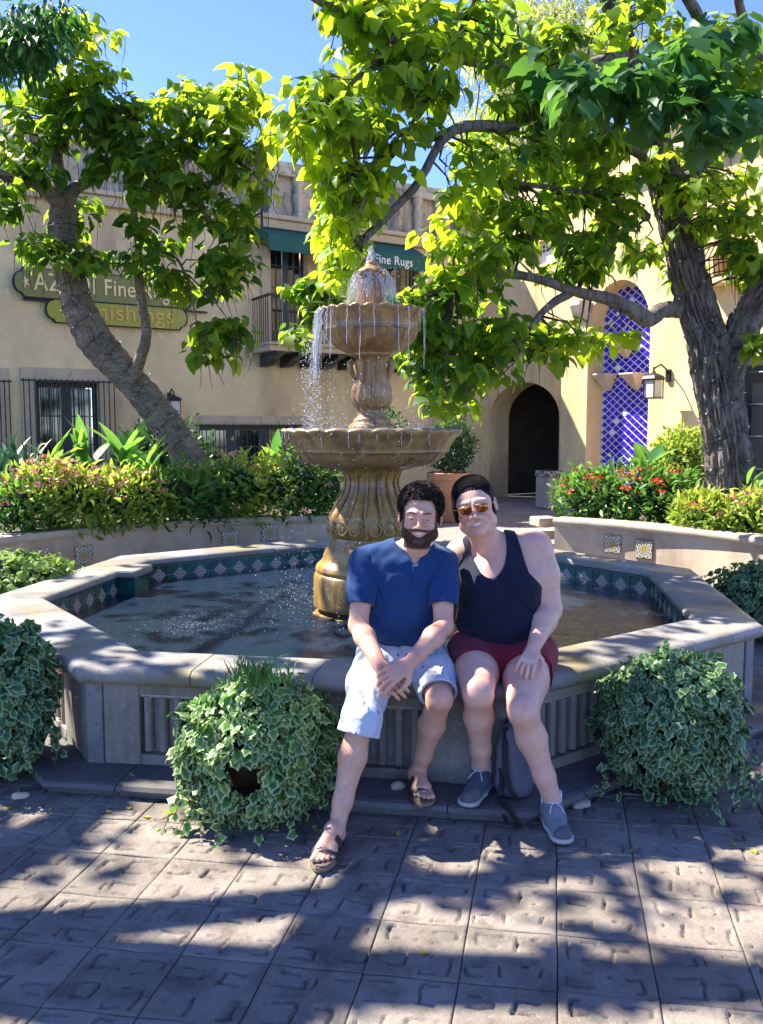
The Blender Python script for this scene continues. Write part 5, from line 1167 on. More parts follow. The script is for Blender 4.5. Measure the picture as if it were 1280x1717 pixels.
c = P(757, 748, 16.0); bush('topiary_ball', 'clipped dark round topiary growing in the large terracotta pot', 'shrub', (c.x, 16, c.z), (.40, .40, .48), 3800, 'small', .06, M['hedge_leaf'], stem=P(752, 795, 16).z-.15)
c = P(1146, 775, 11.2); bush('round_shrub', 'bright yellow-green round shrub left of the big trunk', 'shrub', tuple(c), (.37, .37, .40), 2600, 'small', .075, M['yshrub_leaf'])
c = P(270, 775, 12.2); bush('round_shrub', 'dark glossy shrub behind the foot of the curved left trunk', 'shrub', (c.x, c.y, c.z), (.62, .5, .55), 3000, 'small', .09, M['hedge_leaf'])
c = P(655, 702, 13.5); bush('low_shrub', 'small shrub showing between stem and lower bowl of the fountain', 'shrub', (c.x, c.y, c.z-.35), (.22, .22, .5), 500, 'small', .08, M['hedge_leaf'])
# bedding plants along the two planters
def bed(px, py_, Y, w, h, lab, mat, flowers, fmat, kind='lance', size=.12, n=560, nparts=0, name='flowering_plant', group='bedding plants in the planters'):
    c = P(px, py_, Y); return bush(name, lab, 'plant', tuple(c), (w, .34, h), n, kind, size, mat, nparts, True, int(flowers*1.4), fmat, group, .042)
BL = [(22, 862, 8.75, .40, .26, 'dark leafy plant at the left frame edge behind the planter wall', 'shrub_leaf', 4, 'pink'), (72, 838, 8.9, .36, .34, 'plant thick with coral flowers near the left frame edge', 'yshrub_leaf', 26, 'pink'), (130, 845, 9.0, .36, .32, 'yellow-green plant with coral flowers beneath the broad canna leaves', 'yshrub_leaf', 16, 'pink'),
 (188, 848, 9.2, .34, .30, 'yellow-green plant with pink flowers third along the left wall', 'yshrub_leaf', 12, 'pink'), (238, 845, 9.4, .34, .30, 'yellowish flowering plant below the canna clump', 'yshrub_leaf', 10, 'pink'), (295, 838, 9.6, .36, .33, 'olive green plant in front of the curved trunk base', 'shrub_leaf', 5, 'pink'), (350, 838, 9.9, .36, .32, 'green plant with few pink flowers right of the curved trunk', 'shrub_leaf', 10, 'pink'),
 (405, 825, 10.1, .38, .38, 'yellow-leaved plant below the fern', 'yshrub_leaf', 4, 'pink'), (455, 828, 10.25, .34, .34, 'bright yellow-green plant left of the fountain pedestal', 'yshrub_leaf', 3, 'pink'), (505, 818, 10.4, .36, .42, 'tall green plant dotted with red flowers near the pedestal', 'shrub_leaf', 16, 'pink'), (550, 830, 10.5, .3, .34, 'green plant partly hidden behind the pedestal', 'shrub_leaf', 7, 'pink')]
for px, py_, Y, w, h, lab, mt_, fl, fm in BL: bed(px, py_-9, Y+.15, w, h, lab, M[mt_], fl, M[fm])
BR = [(975, 838, 10.55, .30, .33, 'leafy plant with orange-red flowers at the left end of right planter', 'shrub_leaf', 6, 'red'), (1025, 830, 10.3, .34, .36, 'green plant with scattered red flowers in the right planter', 'shrub_leaf', 9, 'red'), (1078, 832, 10.0, .34, .34, 'plant with a dozen red blooms left of the big trunk', 'shrub_leaf', 12, 'red'), (1128, 835, 9.8, .32, .33, 'dark leafy plant just left of the big trunk', 'shrub_leaf', 8, 'red'),
 (1180, 862, 9.15, .28, .2, 'low bright plant in front of the big trunk base', 'yshrub_leaf', 7, 'red'), (1228, 868, 8.95, .28, .2, 'low yellow plant with salmon flowers right of the trunk foot', 'yshrub_leaf', 9, 'pink'), (1272, 868, 8.8, .28, .24, 'low flowering plant at the right frame edge', 'yshrub_leaf', 9, 'pink')]
for px, py_, Y, w, h, lab, mt_, fl, fm in BR: bed(px, py_, Y+.15, w, h, lab, M[mt_], fl, M[fm])
# broad-leaved canna clumps: each leaf its own part
def big_leaf(L, w, bend, roll):
    N = 7; q = MB(); vs_ = []
    for i in range(N+1):
        u = i/N; y = L*u; z = -bend*L*u*u; hw = w*math.sin(math.pi*min(1, u*.93+.05))**.8*(1-.35*u); 
        vs_ += [(-hw, y, z+.22*hw), (0, y, z), (hw, y, z+.22*hw)]
    fs = []
    for i in range(N): a = i*3; fs += [(a, a+1, a+4, a+3), (a+1, a+2, a+5, a+4)]
    q.add(vs_, fs); return q
def canna(label, px, py_, Y, n, L, w, mat, spread=.5, name='canna_plant', droop=.35, el=(45, 80)):
    c = P(px, py_, Y); t_ = thing(name, label, 'plant', tuple(c), 'broad-leaved plants in the planters')
    for v in range(n):
        a = random.uniform(0, 6.28); e = R(random.uniform(*el)); l_ = L*random.uniform(.7, 1.1)
        me = big_leaf(l_, w*random.uniform(.8, 1.15), droop*random.uniform(.4, 1.5), 0).mesh('leaf', mat, True)
        at = me.attributes.new('tint', 'FLOAT', 'POINT'); at.data.foreach_set('value', [random.uniform(.1, .9)]*len(me.vertices))
        o = link('leaf', me, t_, Vector((math.cos(a)*.06, math.sin(a)*.06, random.uniform(-.05, .18)))); o.rotation_euler = (e, 0, a)
        o.rotation_mode = 'XYZ'
    q = MB()
    for i in range(3): q.tube([c+Vector((random.gauss(0, .05), random.gauss(0, .05), -.45)), c+Vector((random.gauss(0, .04), 0, .15))], [.018, .012], 6)
    obj('stalk', q, M['grass'], t_)
for lab, px, py_, Y, n, L, w in (('dark broad canna clump second from the left frame edge', 92, 800, 9.7, 9, .5, .085), ('canna clump with upright leaves below the barred window', 150, 795, 9.9, 10, .52, .08), ('tall bright canna in front of the left trunk', 212, 790, 9.9, 10, .60, .085), ('canna clump at the foot of the curved trunk', 250, 800, 10.2, 7, .46, .08), ('bright canna leaves left of the lower fountain bowl', 470, 790, 10.9, 8, .46, .08)):
    canna(lab, px, py_, Y, n, L, w, M['canna_leaf'])
canna('broad leafed plant between the round shrub and red flowers', 1085, 800, 10.4, 9, .42, .09, M['canna_leaf'])
canna('pale arching leaves right of the big trunk at frame edge', 1262, 838, 9.2, 8, .42, .03, M['canna_leaf'], droop=.6)
for lab, px, py_ in (('dark sword-leaved plant at the left frame edge', 8, 810), ('second dark sword-leaved plant near the left frame edge', 42, 815)): canna(lab, px, py_, 9.6, 16, .55, .035, M['blade'], name='sword_leaf_plant', droop=.2, el=(25, 85))
# fern
c = P(395, 800, 10.6); fe = thing('fern', 'bright green fern before the low barred window', 'fern', tuple(c))
for k in range(9):
    a = random.uniform(0, 6.28); pos = []; dd = []; L = random.uniform(.4, .6); q = MB(); pts = []
    for i in range(12): u = i/11; pts.append(c+Vector((math.cos(a)*L*u, math.sin(a)*L*u, L*(.75*u-.55*u*u))))
    for i, p in enumerate(pts[1:]):
        for sg_ in (-1, 1): pos.append(tuple(p)); dd.append((-math.sin(a)*sg_+.3*math.cos(a), math.cos(a)*sg_+.3*math.sin(a), -.1))
    n_ = len(pos); me = leaves_mesh('frond', 'lance', np.array(pos)-np.array(wloc(fe)), np.array(dd), np.tile([0, 0, 1.], (n_, 1)), np.linspace(.16, .04, n_), rnd(n_, .6, 1), M['canna_leaf']); link('frond', me, fe)
# ------------------------------------------------------------------ fallen leaves, stone chips
fl_ = []
for px, py_ in [(178, 1361), (214, 1356), (285, 1365), (128, 1354), (20, 1353), (665, 1395), (395, 1399), (1150, 1360), (1105, 1352), (250, 1370), (1065, 1425), (1262, 1425), (1225, 1415), (707, 1600)]:
    fl_.append((px, py_))
WHERE = ['under the left step, beside two others', 'just right of it below the left step', 'x', 'below the left step nearest the basin corner', 'at the left frame edge', 'between the brown sandals on the shaded paver', 'at the foot of the large ivy mound', 'below the right ivy mound', 'left of the right ivy mound near the paver joint', 'touching the larger yellow-green leaf', 'on a sunlit paver right of the grey shoe', 'at the right frame edge', 'a little in from the right frame edge', 'alone in the foreground below the brown sandal']
for i, (px, py_) in enumerate(fl_):
    g0 = G(px, py_, .004); s = .03 if i != 2 else .055; me = leaves_mesh('fallen_leaf', 'heart', np.zeros((1, 3)), np.array([[math.cos(i), math.sin(i), .05]]), np.array([[.1*math.sin(i), .1, 1]]), np.array([s]), np.array([.9]), M['yshrub_leaf'])
    o = link('fallen_leaf', me, None, g0); tag(o, 'larger yellow-green leaf lying on pavers left of the ivy pot' if i == 2 else 'small yellow fallen leaf '+WHERE[i], 'fallen leaf', 'fallen leaves on the paving')
def rock(name, label, px, py_, z, sx, sy, sz, mat, rz=.4):
    g0 = G(px, py_, z); q = MB(); q.sphere((0, 0, 0), 1, 12, 8, sc=(sx, sy, sz)); q.v = [tuple(Vector(p)*(1+.35*noise.noise(Vector(p)*25+Vector((px, 0, 0))))) for p in q.v]
    q.v = [(p[0], p[1], max(p[2], -sz*.5)) for p in q.v]; o = link(name, q.mesh(name, mat), None, g0+Vector((0, 0, sz*.45))); o.rotation_euler = (0, 0, rz); return tag(o, label, 'stone')
rock('broken_stone', 'broken wedge of concrete by the step right of the grey shoe', 975, 1352, 0, .055, .03, .02, M['pcoping'], .5)
rock('broken_stone', 'pale stone chip on the step behind the brown sandal', 668, 1322, .065, .035, .022, .022, M['cream'])
rock('broken_stone', 'small pale stone beside the step at the left edge', 35, 1337, 0, .04, .025, .018, M['cream'])
# ------------------------------------------------------------------ bodies as one smooth field, skinned into a mesh
class Field:
    def __init__(s): s.p = []
    def cone(s, a, b, ra, rb, k=.02, op='u'):
        a, b = np.array(a, float), np.array(b, float); m = max(ra, rb); s.p.append(('c', np.minimum(a, b)-m, np.maximum(a, b)+m, (a, b, ra, rb), k, op)); return s
    def ell(s, c, r, Rm=None, k=.02, op='u'):
        c = np.array(c, float); r = np.array(r, float); Rn = np.eye(3) if Rm is None else np.array(Rm); e = np.full(3, r.max()); s.p.append(('e', c-e, c+e, (c, r, Rn), k, op)); return s
    def bend(s, pts, rad, k=.02, op='u'):
        for (a, b, ra, rb) in zip(pts[:-1], pts[1:], rad[:-1], rad[1:]): s.cone(a, b, ra, rb, k, op)
        return s
    def fn(s, f): s.p.append(('f', None, None, f, 0, 'f')); return s
    def grid(s, h, lo=None, hi=None):
        L = np.min([p[1] for p in s.p if p[0] != 'f' and p[5] == 'u'], 0)-4*h; H_ = np.max([p[2] for p in s.p if p[0] != 'f' and p[5] == 'u'], 0)+4*h
        if lo is not None: L = np.maximum(L, lo)
        if hi is not None: H_ = np.minimum(H_, hi)
        n = np.ceil((H_-L)/h).astype(int)+1; ax = [L[i]+h*np.arange(n[i]) for i in range(3)]; F = np.full(n, .5, np.float32)
        for kind, a, b, arg, k, op in s.p:
            if kind == 'f':
                X, Y, Z = np.meshgrid(*ax, indexing='ij', sparse=True); F = arg(F, X, Y, Z).astype(np.float32); continue
            mg = max(k, .012)+3*h; i0 = np.clip(np.floor((a-mg-L)/h).astype(int), 0, n); i1 = np.clip(np.ceil((b+mg-L)/h).astype(int)+1, 0, n)
            if np.any(i1 <= i0): continue
            sl = tuple(slice(u, v) for u, v in zip(i0, i1)); X, Y, Z = np.meshgrid(*[ax[i][sl[i]] for i in range(3)], indexing='ij', sparse=True)
            if kind == 'c':
                A, B, ra, rb = arg; ab = B-A; q = max(float(ab@ab), 1e-9); t = np.clip(((X-A[0])*ab[0]+(Y-A[1])*ab[1]+(Z-A[2])*ab[2])/q, 0, 1)
                d = np.sqrt((X-A[0]-t*ab[0])**2+(Y-A[1]-t*ab[1])**2+(Z-A[2]-t*ab[2])**2)-(ra+(rb-ra)*t)
            else:
                c, r, Rn = arg; x, y, z = X-c[0], Y-c[1], Z-c[2]; u = [Rn[0, i]*x+Rn[1, i]*y+Rn[2, i]*z for i in range(3)]
                k0 = np.sqrt(sum((u[i]/r[i])**2 for i in range(3))); k1 = np.sqrt(sum((u[i]/r[i]**2)**2 for i in range(3)))+1e-9; d = k0*(k0-1)/k1
            f = F[sl]
            if op == 'u': h_ = np.maximum(k-np.abs(f-d), 0)/k; F[sl] = np.minimum(f, d)-h_*h_*k*.25
            else: h_ = np.maximum(k-np.abs(f+d), 0)/k; F[sl] = np.maximum(f, -d)+h_*h_*k*.25
        return F, ax, L, h
def nets(F, L, h):
    S = F < 0; nx, ny, nz = F.shape; c = np.zeros((nx-1, ny-1, nz-1), np.int8)
    for dx in (0, 1):
        for dy in (0, 1):
            for dz in (0, 1): c += S[dx:nx-1+dx, dy:ny-1+dy, dz:nz-1+dz]
    act = (c > 0) & (c < 8); I = np.argwhere(act); idx = np.full(act.shape, -1, np.int64); idx[act] = np.arange(len(I))
    acc = np.zeros((len(I), 3)); cnt = np.zeros(len(I)); cor = [(a, b, e) for a in (0, 1) for b in (0, 1) for e in (0, 1)]
    for a in cor:
        for ax_ in range(3):
            if a[ax_]: continue
            b = list(a); b[ax_] = 1; fa = F[I[:, 0]+a[0], I[:, 1]+a[1], I[:, 2]+a[2]]; fb = F[I[:, 0]+b[0], I[:, 1]+b[1], I[:, 2]+b[2]]; m = (fa < 0) != (fb < 0)
            t = np.where(m, fa/np.where(m, fa-fb, 1), 0); p = np.tile(np.array(a, float), (len(I), 1)); p[:, ax_] += t; acc[m] += p[m]; cnt[m] += 1
    V = (I+acc/cnt[:, None])*h+L; Fc = []
    for ax_ in range(3):
        u, v = [(1, 2), (2, 0), (0, 1)][ax_]; s0 = [slice(None)]*3; s1 = [slice(None)]*3; s0[ax_] = slice(0, -1); s1[ax_] = slice(1, None)
        ch = S[tuple(s0)] != S[tuple(s1)]; E = np.argwhere(ch); E = E[(E[:, u] > 0) & (E[:, v] > 0) & (E[:, u] < F.shape[u]-1) & (E[:, v] < F.shape[v]-1)]
        def at(du, dv): q = E.copy(); q[:, u] += du; q[:, v] += dv; return idx[q[:, 0], q[:, 1], q[:, 2]]
        a, b, c_, d = at(-1, -1), at(0, -1), at(0, 0), at(-1, 0); ins = S[E[:, 0], E[:, 1], E[:, 2]]
        Q = np.stack([a, b, c_, d], 1); Q[~ins] = Q[~ins][:, ::-1]; Fc.append(Q)
    Fc = np.concatenate(Fc); return V, Fc[(Fc >= 0).all(1)]
def field_mesh(name, fields, mats, paint=None, org=(0, 0, 0), paint2=None, keep=None):
    """fields: [(Field, h, lo, hi)] -> one mesh"""
    VV = []; FF = []; n = 0
    for fd, h, lo, hi in fields:
        F, ax, L, h = fd.grid(h, lo, hi); V, Q = nets(F, L, h); VV.append(V); FF.append(Q+n); n += len(V)
    V = np.concatenate(VV); Q = np.concatenate(FF); me = bpy.data.meshes.new(name); me.vertices.add(len(V)); me.vertices.foreach_set('co', (V-np.array(org)).ravel().astype(np.float32))
    me.loops.add(Q.size); me.loops.foreach_set('vertex_index', Q.ravel().astype(np.int32)); me.polygons.add(len(Q)); me.polygons.foreach_set('loop_start', np.arange(0, Q.size, 4, dtype=np.int32)); me.polygons.foreach_set('loop_total', np.full(len(Q), 4, np.int32))
    me.update(calc_edges=True); me.polygons.foreach_set('use_smooth', np.ones(len(Q), bool))
    for m_ in (mats if isinstance(mats, list) else [mats]): me.materials.append(m_)
    if paint is not None:
        a = me.attributes.new('flush', 'FLOAT', 'POINT'); a.data.foreach_set('value', paint(V).astype(np.float32))
    if paint2 is not None: a = me.attributes.new('stubble', 'FLOAT', 'POINT'); a.data.foreach_set('value', paint2(V).astype(np.float32))
    if keep is not None: keep.append(V)
    return me
def fold_noise(X, Y, Z, seed, freq, n=7):
    rg = np.random.default_rng(seed); o = 0
    for i in range(n): v = rg.normal(0, 1, 3)*freq; o = o+np.sin(X*v[0]+Y*v[1]+Z*v[2]+rg.uniform(0, 6))
    return o/n
def crease(X, Y, Z, seed, freq, w=.11): r = fold_noise(X, Y, Z, seed, freq, 3); return np.exp(-(r/w)**2)
# ---- skin, hair and cloth materials
def skin(name, c, red):
    m, t, b, pos = base_mat(name, .5, .35); at = t.nodes.new('ShaderNodeAttribute'); at.attribute_name = 'flush'
    n1 = _noise(t, pos, 30, 5, .7); c1 = _mix(t, _ramp(t, n1, .35, .7), c, (c[0]*.88, c[1]*.74, c[2]*.72)); c1 = _mix(t, _ramp(t, _noise(t, pos, 7, 3), .45, .75), c1, (c[0]*.95, c[1]*.82, c[2]*.80)); col = _mix(t, at.outputs['Fac'], c1, red)
    a2 = t.nodes.new('ShaderNodeAttribute'); a2.attribute_name = 'stubble'; nz = _noise(t, pos, 260, 3); ad = t.nodes.new('ShaderNodeMath'); ad.operation = 'MULTIPLY_ADD'; t.links.new(nz, ad.inputs[0]); ad.inputs[1].default_value = .5; t.links.new(a2.outputs['Fac'], ad.inputs[2]); col = _mix(t, _ramp(t, ad.outputs[0], .45, 1.0), col, (.11, .055, .032)); t.links.new(col, b.inputs['Base Color'])
    b.inputs['Subsurface Weight'].default_value = .12; b.inputs['Subsurface Radius'].default_value = (.012, .005, .003); b.inputs['Subsurface Scale'].default_value = 1.0
    nb = _noise(t, pos, 240, 3); bn = t.nodes.new('ShaderNodeBump'); bn.inputs['Strength'].default_value = .12; bn.inputs['Distance'].default_value = .001; t.links.new(nb, bn.inputs['Height']); t.links.new(bn.outputs[0], b.inputs['Normal']); return m
M['skin_m'] = skin('pale_skin', (.66, .40, .27), (.60, .18, .11)); M['skin_w'] = skin('fair_skin', (.70, .44, .32), (.62, .22, .16))
def cloth(name, c, c2, bs=700, bump=.25, rough=.9, wr=.5):
    m, t, b, pos = base_mat(name, rough, .2); n1 = _noise(t, pos, 9, 4); t.links.new(_mix(t, n1, c, c2), b.inputs['Base Color'])
    nb = _noise(t, pos, bs, 2); n2 = _noise(t, pos, 14, 3); ad = t.nodes.new('ShaderNodeMath'); ad.operation = 'MULTIPLY_ADD'; t.links.new(n2, ad.inputs[0]); ad.inputs[1].default_value = 6*wr; t.links.new(nb, ad.inputs[2])
    bn = t.nodes.new('ShaderNodeBump'); bn.inputs['Strength'].default_value = bump; bn.inputs['Distance'].default_value = .003; t.links.new(ad.outputs[0], bn.inputs['Height']); t.links.new(bn.outputs[0], b.inputs['Normal'])
    b.inputs['Sheen Weight'].default_value = .15; return m
M['blue_shirt'] = cloth('navy_blue_jersey', (.008, .036, .115), (.012, .048, .14)); M['navy_top'] = cloth('dark_navy_jersey', (.006, .008, .022), (.010, .012, .030)); M['burgundy'] = cloth('burgundy_cotton', (.15, .008, .022), (.19, .012, .03))
# pale shorts with a sparse woven motif
m, t, b, pos = base_mat('pale_printed_cotton', .9, .2); vo = t.nodes.new('ShaderNodeTexVoronoi'); vo.feature = 'F1'; mp = t.nodes.new('ShaderNodeMapping'); mp.inputs['Scale'].default_value = (1.7, 1.0, .85); mp.inputs['Rotation'].default_value = (0, .35, 0); t.links.new(pos, mp.inputs[0]); t.links.new(mp.outputs[0], vo.inputs['Vector']); vo.inputs['Scale'].default_value = 17; vo.inputs['Randomness'].default_value = .55
t.links.new(_mix(t, _ramp(t, vo.outputs['Distance'], .14, .11), (.47, .50, .53), (.06, .07, .09)), b.inputs['Base Color']); nb = _noise(t, pos, 16, 4); bn = t.nodes.new('ShaderNodeBump'); bn.inputs['Strength'].default_value = .4; bn.inputs['Distance'].default_value = .012; t.links.new(nb, bn.inputs['Height']); t.links.new(bn.outputs[0], b.inputs['Normal']); M['pale_shorts'] = m
M['hair'] = plain('dark_brown_hair', (.020, .012, .009), .75, var=.5, spec=.15); M['beard'] = plain('brown_beard_hair', (.085, .04, .022), .7, var=.4); M['hair_w'] = plain('near_black_hair', (.010, .007, .007), .7, var=.5, spec=.15)
M['teeth'] = plain('teeth', (.72, .68, .60), .3); M['eye_dark'] = plain('eye_dark', (.02, .015, .012), .1); M['eye_white'] = plain('eye_white', (.30, .25, .22), .3); M['leather'] = plain('dark_brown_leather', (.045, .025, .020), .55); M['cork'] = plain('cork_sole', (.22, .15, .09), .85); M['footbed'] = plain('worn_footbed', (.13, .085, .06), .8)
M['metal'] = plain('dull_buckle_metal', (.30, .24, .16), .35, .9)
M['sneaker'] = cloth('grey_mesh_shoe', (.16, .17, .18), (.22, .23, .24), wr=.2); M['sneaker2'] = cloth('slate_mesh_shoe', (.045, .06, .08), (.07, .085, .11), wr=.2); M['rubber'] = plain('shoe_rubber', (.05, .05, .05), .7); M['midsole'] = plain('pale_midsole', (.42, .41, .38), .7); M['lace'] = plain('white_lace', (.7, .7, .68), .7); M['sock'] = cloth('white_sock', (.70, .70, .72), (.62, .62, .66))
m, t, b, pos = base_mat('amber_mirror_lens', .04, .9); g0 = _noise(t, pos, 26, 2); t.links.new(_mix(t, _ramp(t, g0, .4, .65), (.13, .03, .015), (.55, .20, .05)), b.inputs['Base Color']); b.inputs['Metallic'].default_value = .85; M['lens'] = m
M['gold_wire'] = plain('gold_wire', (.75, .55, .35), .25, .9)
V3 = lambda p: np.array(tuple(p), float)
class Head:
    def __init__(s, c, roll, yaw, pitch, sc, wide=1.0, mo=0.0):
        s.mo = mo
        s.R = np.array(Matrix.Rotation(yaw, 3, 'Z') @ Matrix.Rotation(roll, 3, 'Y') @ Matrix.Rotation(pitch, 3, 'X')); s.c = V3(c); s.k = sc; s.w = wide
    def p(s, x, y, z): return s.c+s.R@(np.array([x*s.w, y, z])*s.k)
    def loc(s, X, Y, Z):
        x, y, z = X-s.c[0], Y-s.c[1], Z-s.c[2]; return [(s.R[0, i]*x+s.R[1, i]*y+s.R[2, i]*z)/s.k/(s.w if i == 0 else 1) for i in range(3)]
    def E(s, f, c, r, k=.01, op='u'): f.ell(s.p(*c), np.array([r[0]*s.w, r[1], r[2]])*s.k, s.R, k*s.k, op)
    def C(s, f, a, b, ra, rb, k=.008, op='u'): f.cone(s.p(*a), s.p(*b), ra*s.k, rb*s.k, k*s.k, op)
    def build(s, f, fat=0.0, male=True):
        E, C, m = s.E, s.C, s.mo
        E(f, (0, .025, .045), (.076, .095, .078)); E(f, (0, -.012, .0), (.068, .080, .085), .02); E(f, (0, -.028, -.062), (.052, .052, .042), .025); E(f, (0, -.072, -.092+s.mo*.8), (.020, .018, .016), .014)
        for q in (-1, 1):
            E(f, (q*.040, -.056, -.028), (.026+fat*.4, .026, .026), .016); C(f, (q*.012, -.083, .030), (q*.048, -.070, .028), .010, .008, .012)
            E(f, (q*.052, -.012, -.066), (.020+fat, .034, .030), .02); E(f, (q*.082, .012, -.006), (.009, .019, .031), .006); E(f, (q*.086, .008, -.002), (.006, .010, .018), .004, 's')
            E(f, (q*.031, -.100, .008), (.018, .015, .011), .010, 's'); E(f, (q*.031, -.077, .0065), (.0148, .0125, .0105), .005)
            C(f, (q*.018, -.0905, .0115), (q*.046, -.083, .0085), .0045, .004, .004); C(f, (q*.020, -.0905, -.001), (q*.043, -.084, .0005), .0045, .004, .006)
            E(f, (q*.0140, -.099, -.030+m*.6), (.0085, .0105, .0085), .006)
        C(f, (0, -.090, .018), (0, -.107, -.018+m*.6), .0075, .0095, .010); E(f, (0, -.110, -.024+m*.6), (.0110, .0105, .0095), .008)
        E(f, (0, -.080, -.050+m), (.036, .018, .018), .014)
        for q in (-1, 1): C(f, (q*.018, -.100, -.028), (q*.041, -.083, -.052+m), .0045, .004, .012); E(f, (q*.040, -.078, -.022), (.016, .014, .014), .012)
        # smiling mouth: open slit with lips round it
        E(f, (0, -.106, -.0515+m), (.0325, .024, .0085), .003, 's')
        n = 8
        for i in range(n):
            a, b = -1+2*i/n, -1+2*(i+1)/n; fz = lambda u: m-.0440+.006*u*u; fy = lambda u: -.0985+.019*u*u; C(f, (a*.033, fy(a), fz(a)), (b*.033, fy(b), fz(b)), .0034, .0034, .003)
            gz = lambda u: m-.0640+.026*u*u; C(f, (a*.032, fy(a)+.002, gz(a)), (b*.032, fy(b)+.002, gz(b)), .0046, .0046, .004)
        return f
    def flush(s, V, lips=True):
        x, y, z = s.loc(V[:, 0], V[:, 1], V[:, 2]); g = lambda cx, cy, cz, r: np.exp(-((x-cx)**2+(y-cy)**2+(z-cz)**2)/r**2)
        v = .45*(g(.04, -.07, -.025, .022)+g(-.04, -.07, -.025, .022))+.5*g(0, -.11, -.022, .014)+.25*g(0, -.09, .045, .03)
        u = x/.033; d1 = np.hypot(z-s.mo-(-.0440+.006*u*u), y+.0985-.019*u*u); d2 = np.hypot(z-s.mo-(-.0640+.026*u*u), y+.0965-.019*u*u); near = (np.abs(x) < .034)
        v = v+near*(.9*np.exp(-(d1/.0045)**2)+.9*np.exp(-(d2/.0055)**2)); return np.clip(v, 0, 1)
    def mb_E(s, mb, c, r, m=0, seg=14, rings=9):
        q = MB(); q.sphere((0, 0, 0), 1, seg, rings, sc=(r[0]*s.w, r[1], r[2])); mb.add([s.c+s.R@(np.array([c[0]*s.w, c[1], c[2]])*s.k+np.array(p)*s.k) for p in q.v], q.f, m)
    def face_parts(s, parent, brow_mat, eyes=True, brows=True):
        q = MB(); 
        n = 10
        up = [s.p(-.0315+.063*i/n, -.0975+.020*(2*i/n-1)**2, s.mo-.0455+.006*(2*i/n-1)**2) for i in range(n+1)]; lo = [s.p(-.0315+.063*i/n, -.0965+.020*(2*i/n-1)**2, s.mo-.0590+.020*(2*i/n-1)**2) for i in range(n+1)]
        q.add(up+lo, [(i, i+1, n+2+i, n+1+i) for i in range(n)]); o = obj('teeth', q, M['teeth'], parent)
        if eyes:
            for sg_ in (-1, 1):
                q = MB(); s.mb_E(q, (sg_*.031, -.0815, .0055), (.0115, .0103, .0026)); s.mb_E(q, (sg_*.031, -.0868, .0052), (.0078, .0072, .0030), 1); obj('eye', q, [M['eye_white'], M['eye_dark']], parent, True)
        for sg_ in ((-1, 1) if brows else ()):
            q = MB(); q.tube([s.p(sg_*a, b, c) for a, b, c in [(.014, -.0945, .0285), (.026, -.0935, .0325), (.040, -.084, .0325), (.050, -.072, .026)]], [.0022*s.k, .0030*s.k, .0026*s.k, .0010*s.k], 6); obj('eyebrow', q, brow_mat, parent, True)
def hand(f, w, d, pn, side, curl=.5, sc=1.0, thumb=.6, spread=.12):
    """palm and five fingers; w wrist, d direction of the fingers, pn palm-side normal, side: +1 when the thumb leaves towards d x pn"""
    w = V3(w); d = norm(V3(d)); pn = V3(pn); pn = norm(pn-d*(pn@d)); x = np.cross(d, pn)*side; L = [.074, .082, .076, .060]
    for i in range(4):
        off = (.030-.020*i)*sc; kn = w+d*(.088-.004*abs(i-1.2))*sc+x*off-pn*.004*sc; f.cone(w+x*off*.55+d*.012*sc, kn, .0135*sc, .0112*sc, .014); p = kn; ang = curl*.45; dd = d+x*(spread*(1.2-i)*.5)
        dd = norm(dd); seg = [.46, .31, .23]; r = [.0095, .0088, .0080, .0068]
        for j in range(3):
            v = dd*math.cos(ang)+pn*math.sin(ang); e = p+v*L[i]*seg[j]*sc; f.cone(p, e, r[j]*sc, r[j+1]*sc, .0028); p = e; ang += curl*(.75 if j == 0 else .55)
    b = w+d*.022*sc+x*.022*sc+pn*.004; m_ = b+(d*.55+x*.75+pn*.3*thumb)*.040*sc; e = m_+norm(d*.95+x*.28+pn*.35*thumb)*.032*sc; g_ = e+norm(d*1+x*.0+pn*.4*thumb)*.024*sc
    f.cone(b, m_, .0155*sc, .0118*sc, .012); f.cone(m_, e, .0112*sc, .0098*sc, .004); f.cone(e, g_, .0098*sc, .0075*sc, .004)
def foot(f, heel, toe, z0, sc=1.0, inner=1, toes=True):
    """bare foot flat on z0"""
    h, t = V3(heel), V3(toe); d = norm(np.array([t[0]-h[0], t[1]-h[1], 0])); L = .245*sc; s_ = np.array([d[1], -d[0], 0])*inner; up = np.array([0, 0, 1.])
    h0 = np.array([h[0], h[1], z0]); f.cone(h0+d*.03+up*.033, h0+d*.06+up*.045, .031*sc, .030*sc, .02)
    f.cone(h0+d*.06+up*.05, h0+d*L*.66+s_*.012+up*.026, .032*sc, .022*sc, .02); f.cone(h0+d*.05+up*.03-s_*.012, h0+d*L*.64-s_*.026+up*.018, .024*sc, .017*sc, .02); f.cone(h0+d*L*.62+s_*.022+up*.021, h0+d*L*.64-s_*.026+up*.017, .020*sc, .016*sc, .02)
    if toes:
        for i in range(5):
            o = .030-.0155*i; l = [.235, .232, .222, .210, .195][i]*sc; r = [.0125, .0092, .0088, .0084, .0082][i]*sc; a = h0+d*L*.66+s_*o+up*r*1.4; b = h0+d*(l-r)+s_*o*1.15+up*r; f.cone(a, b, r, r*.95, .004)
    return h0, d, s_
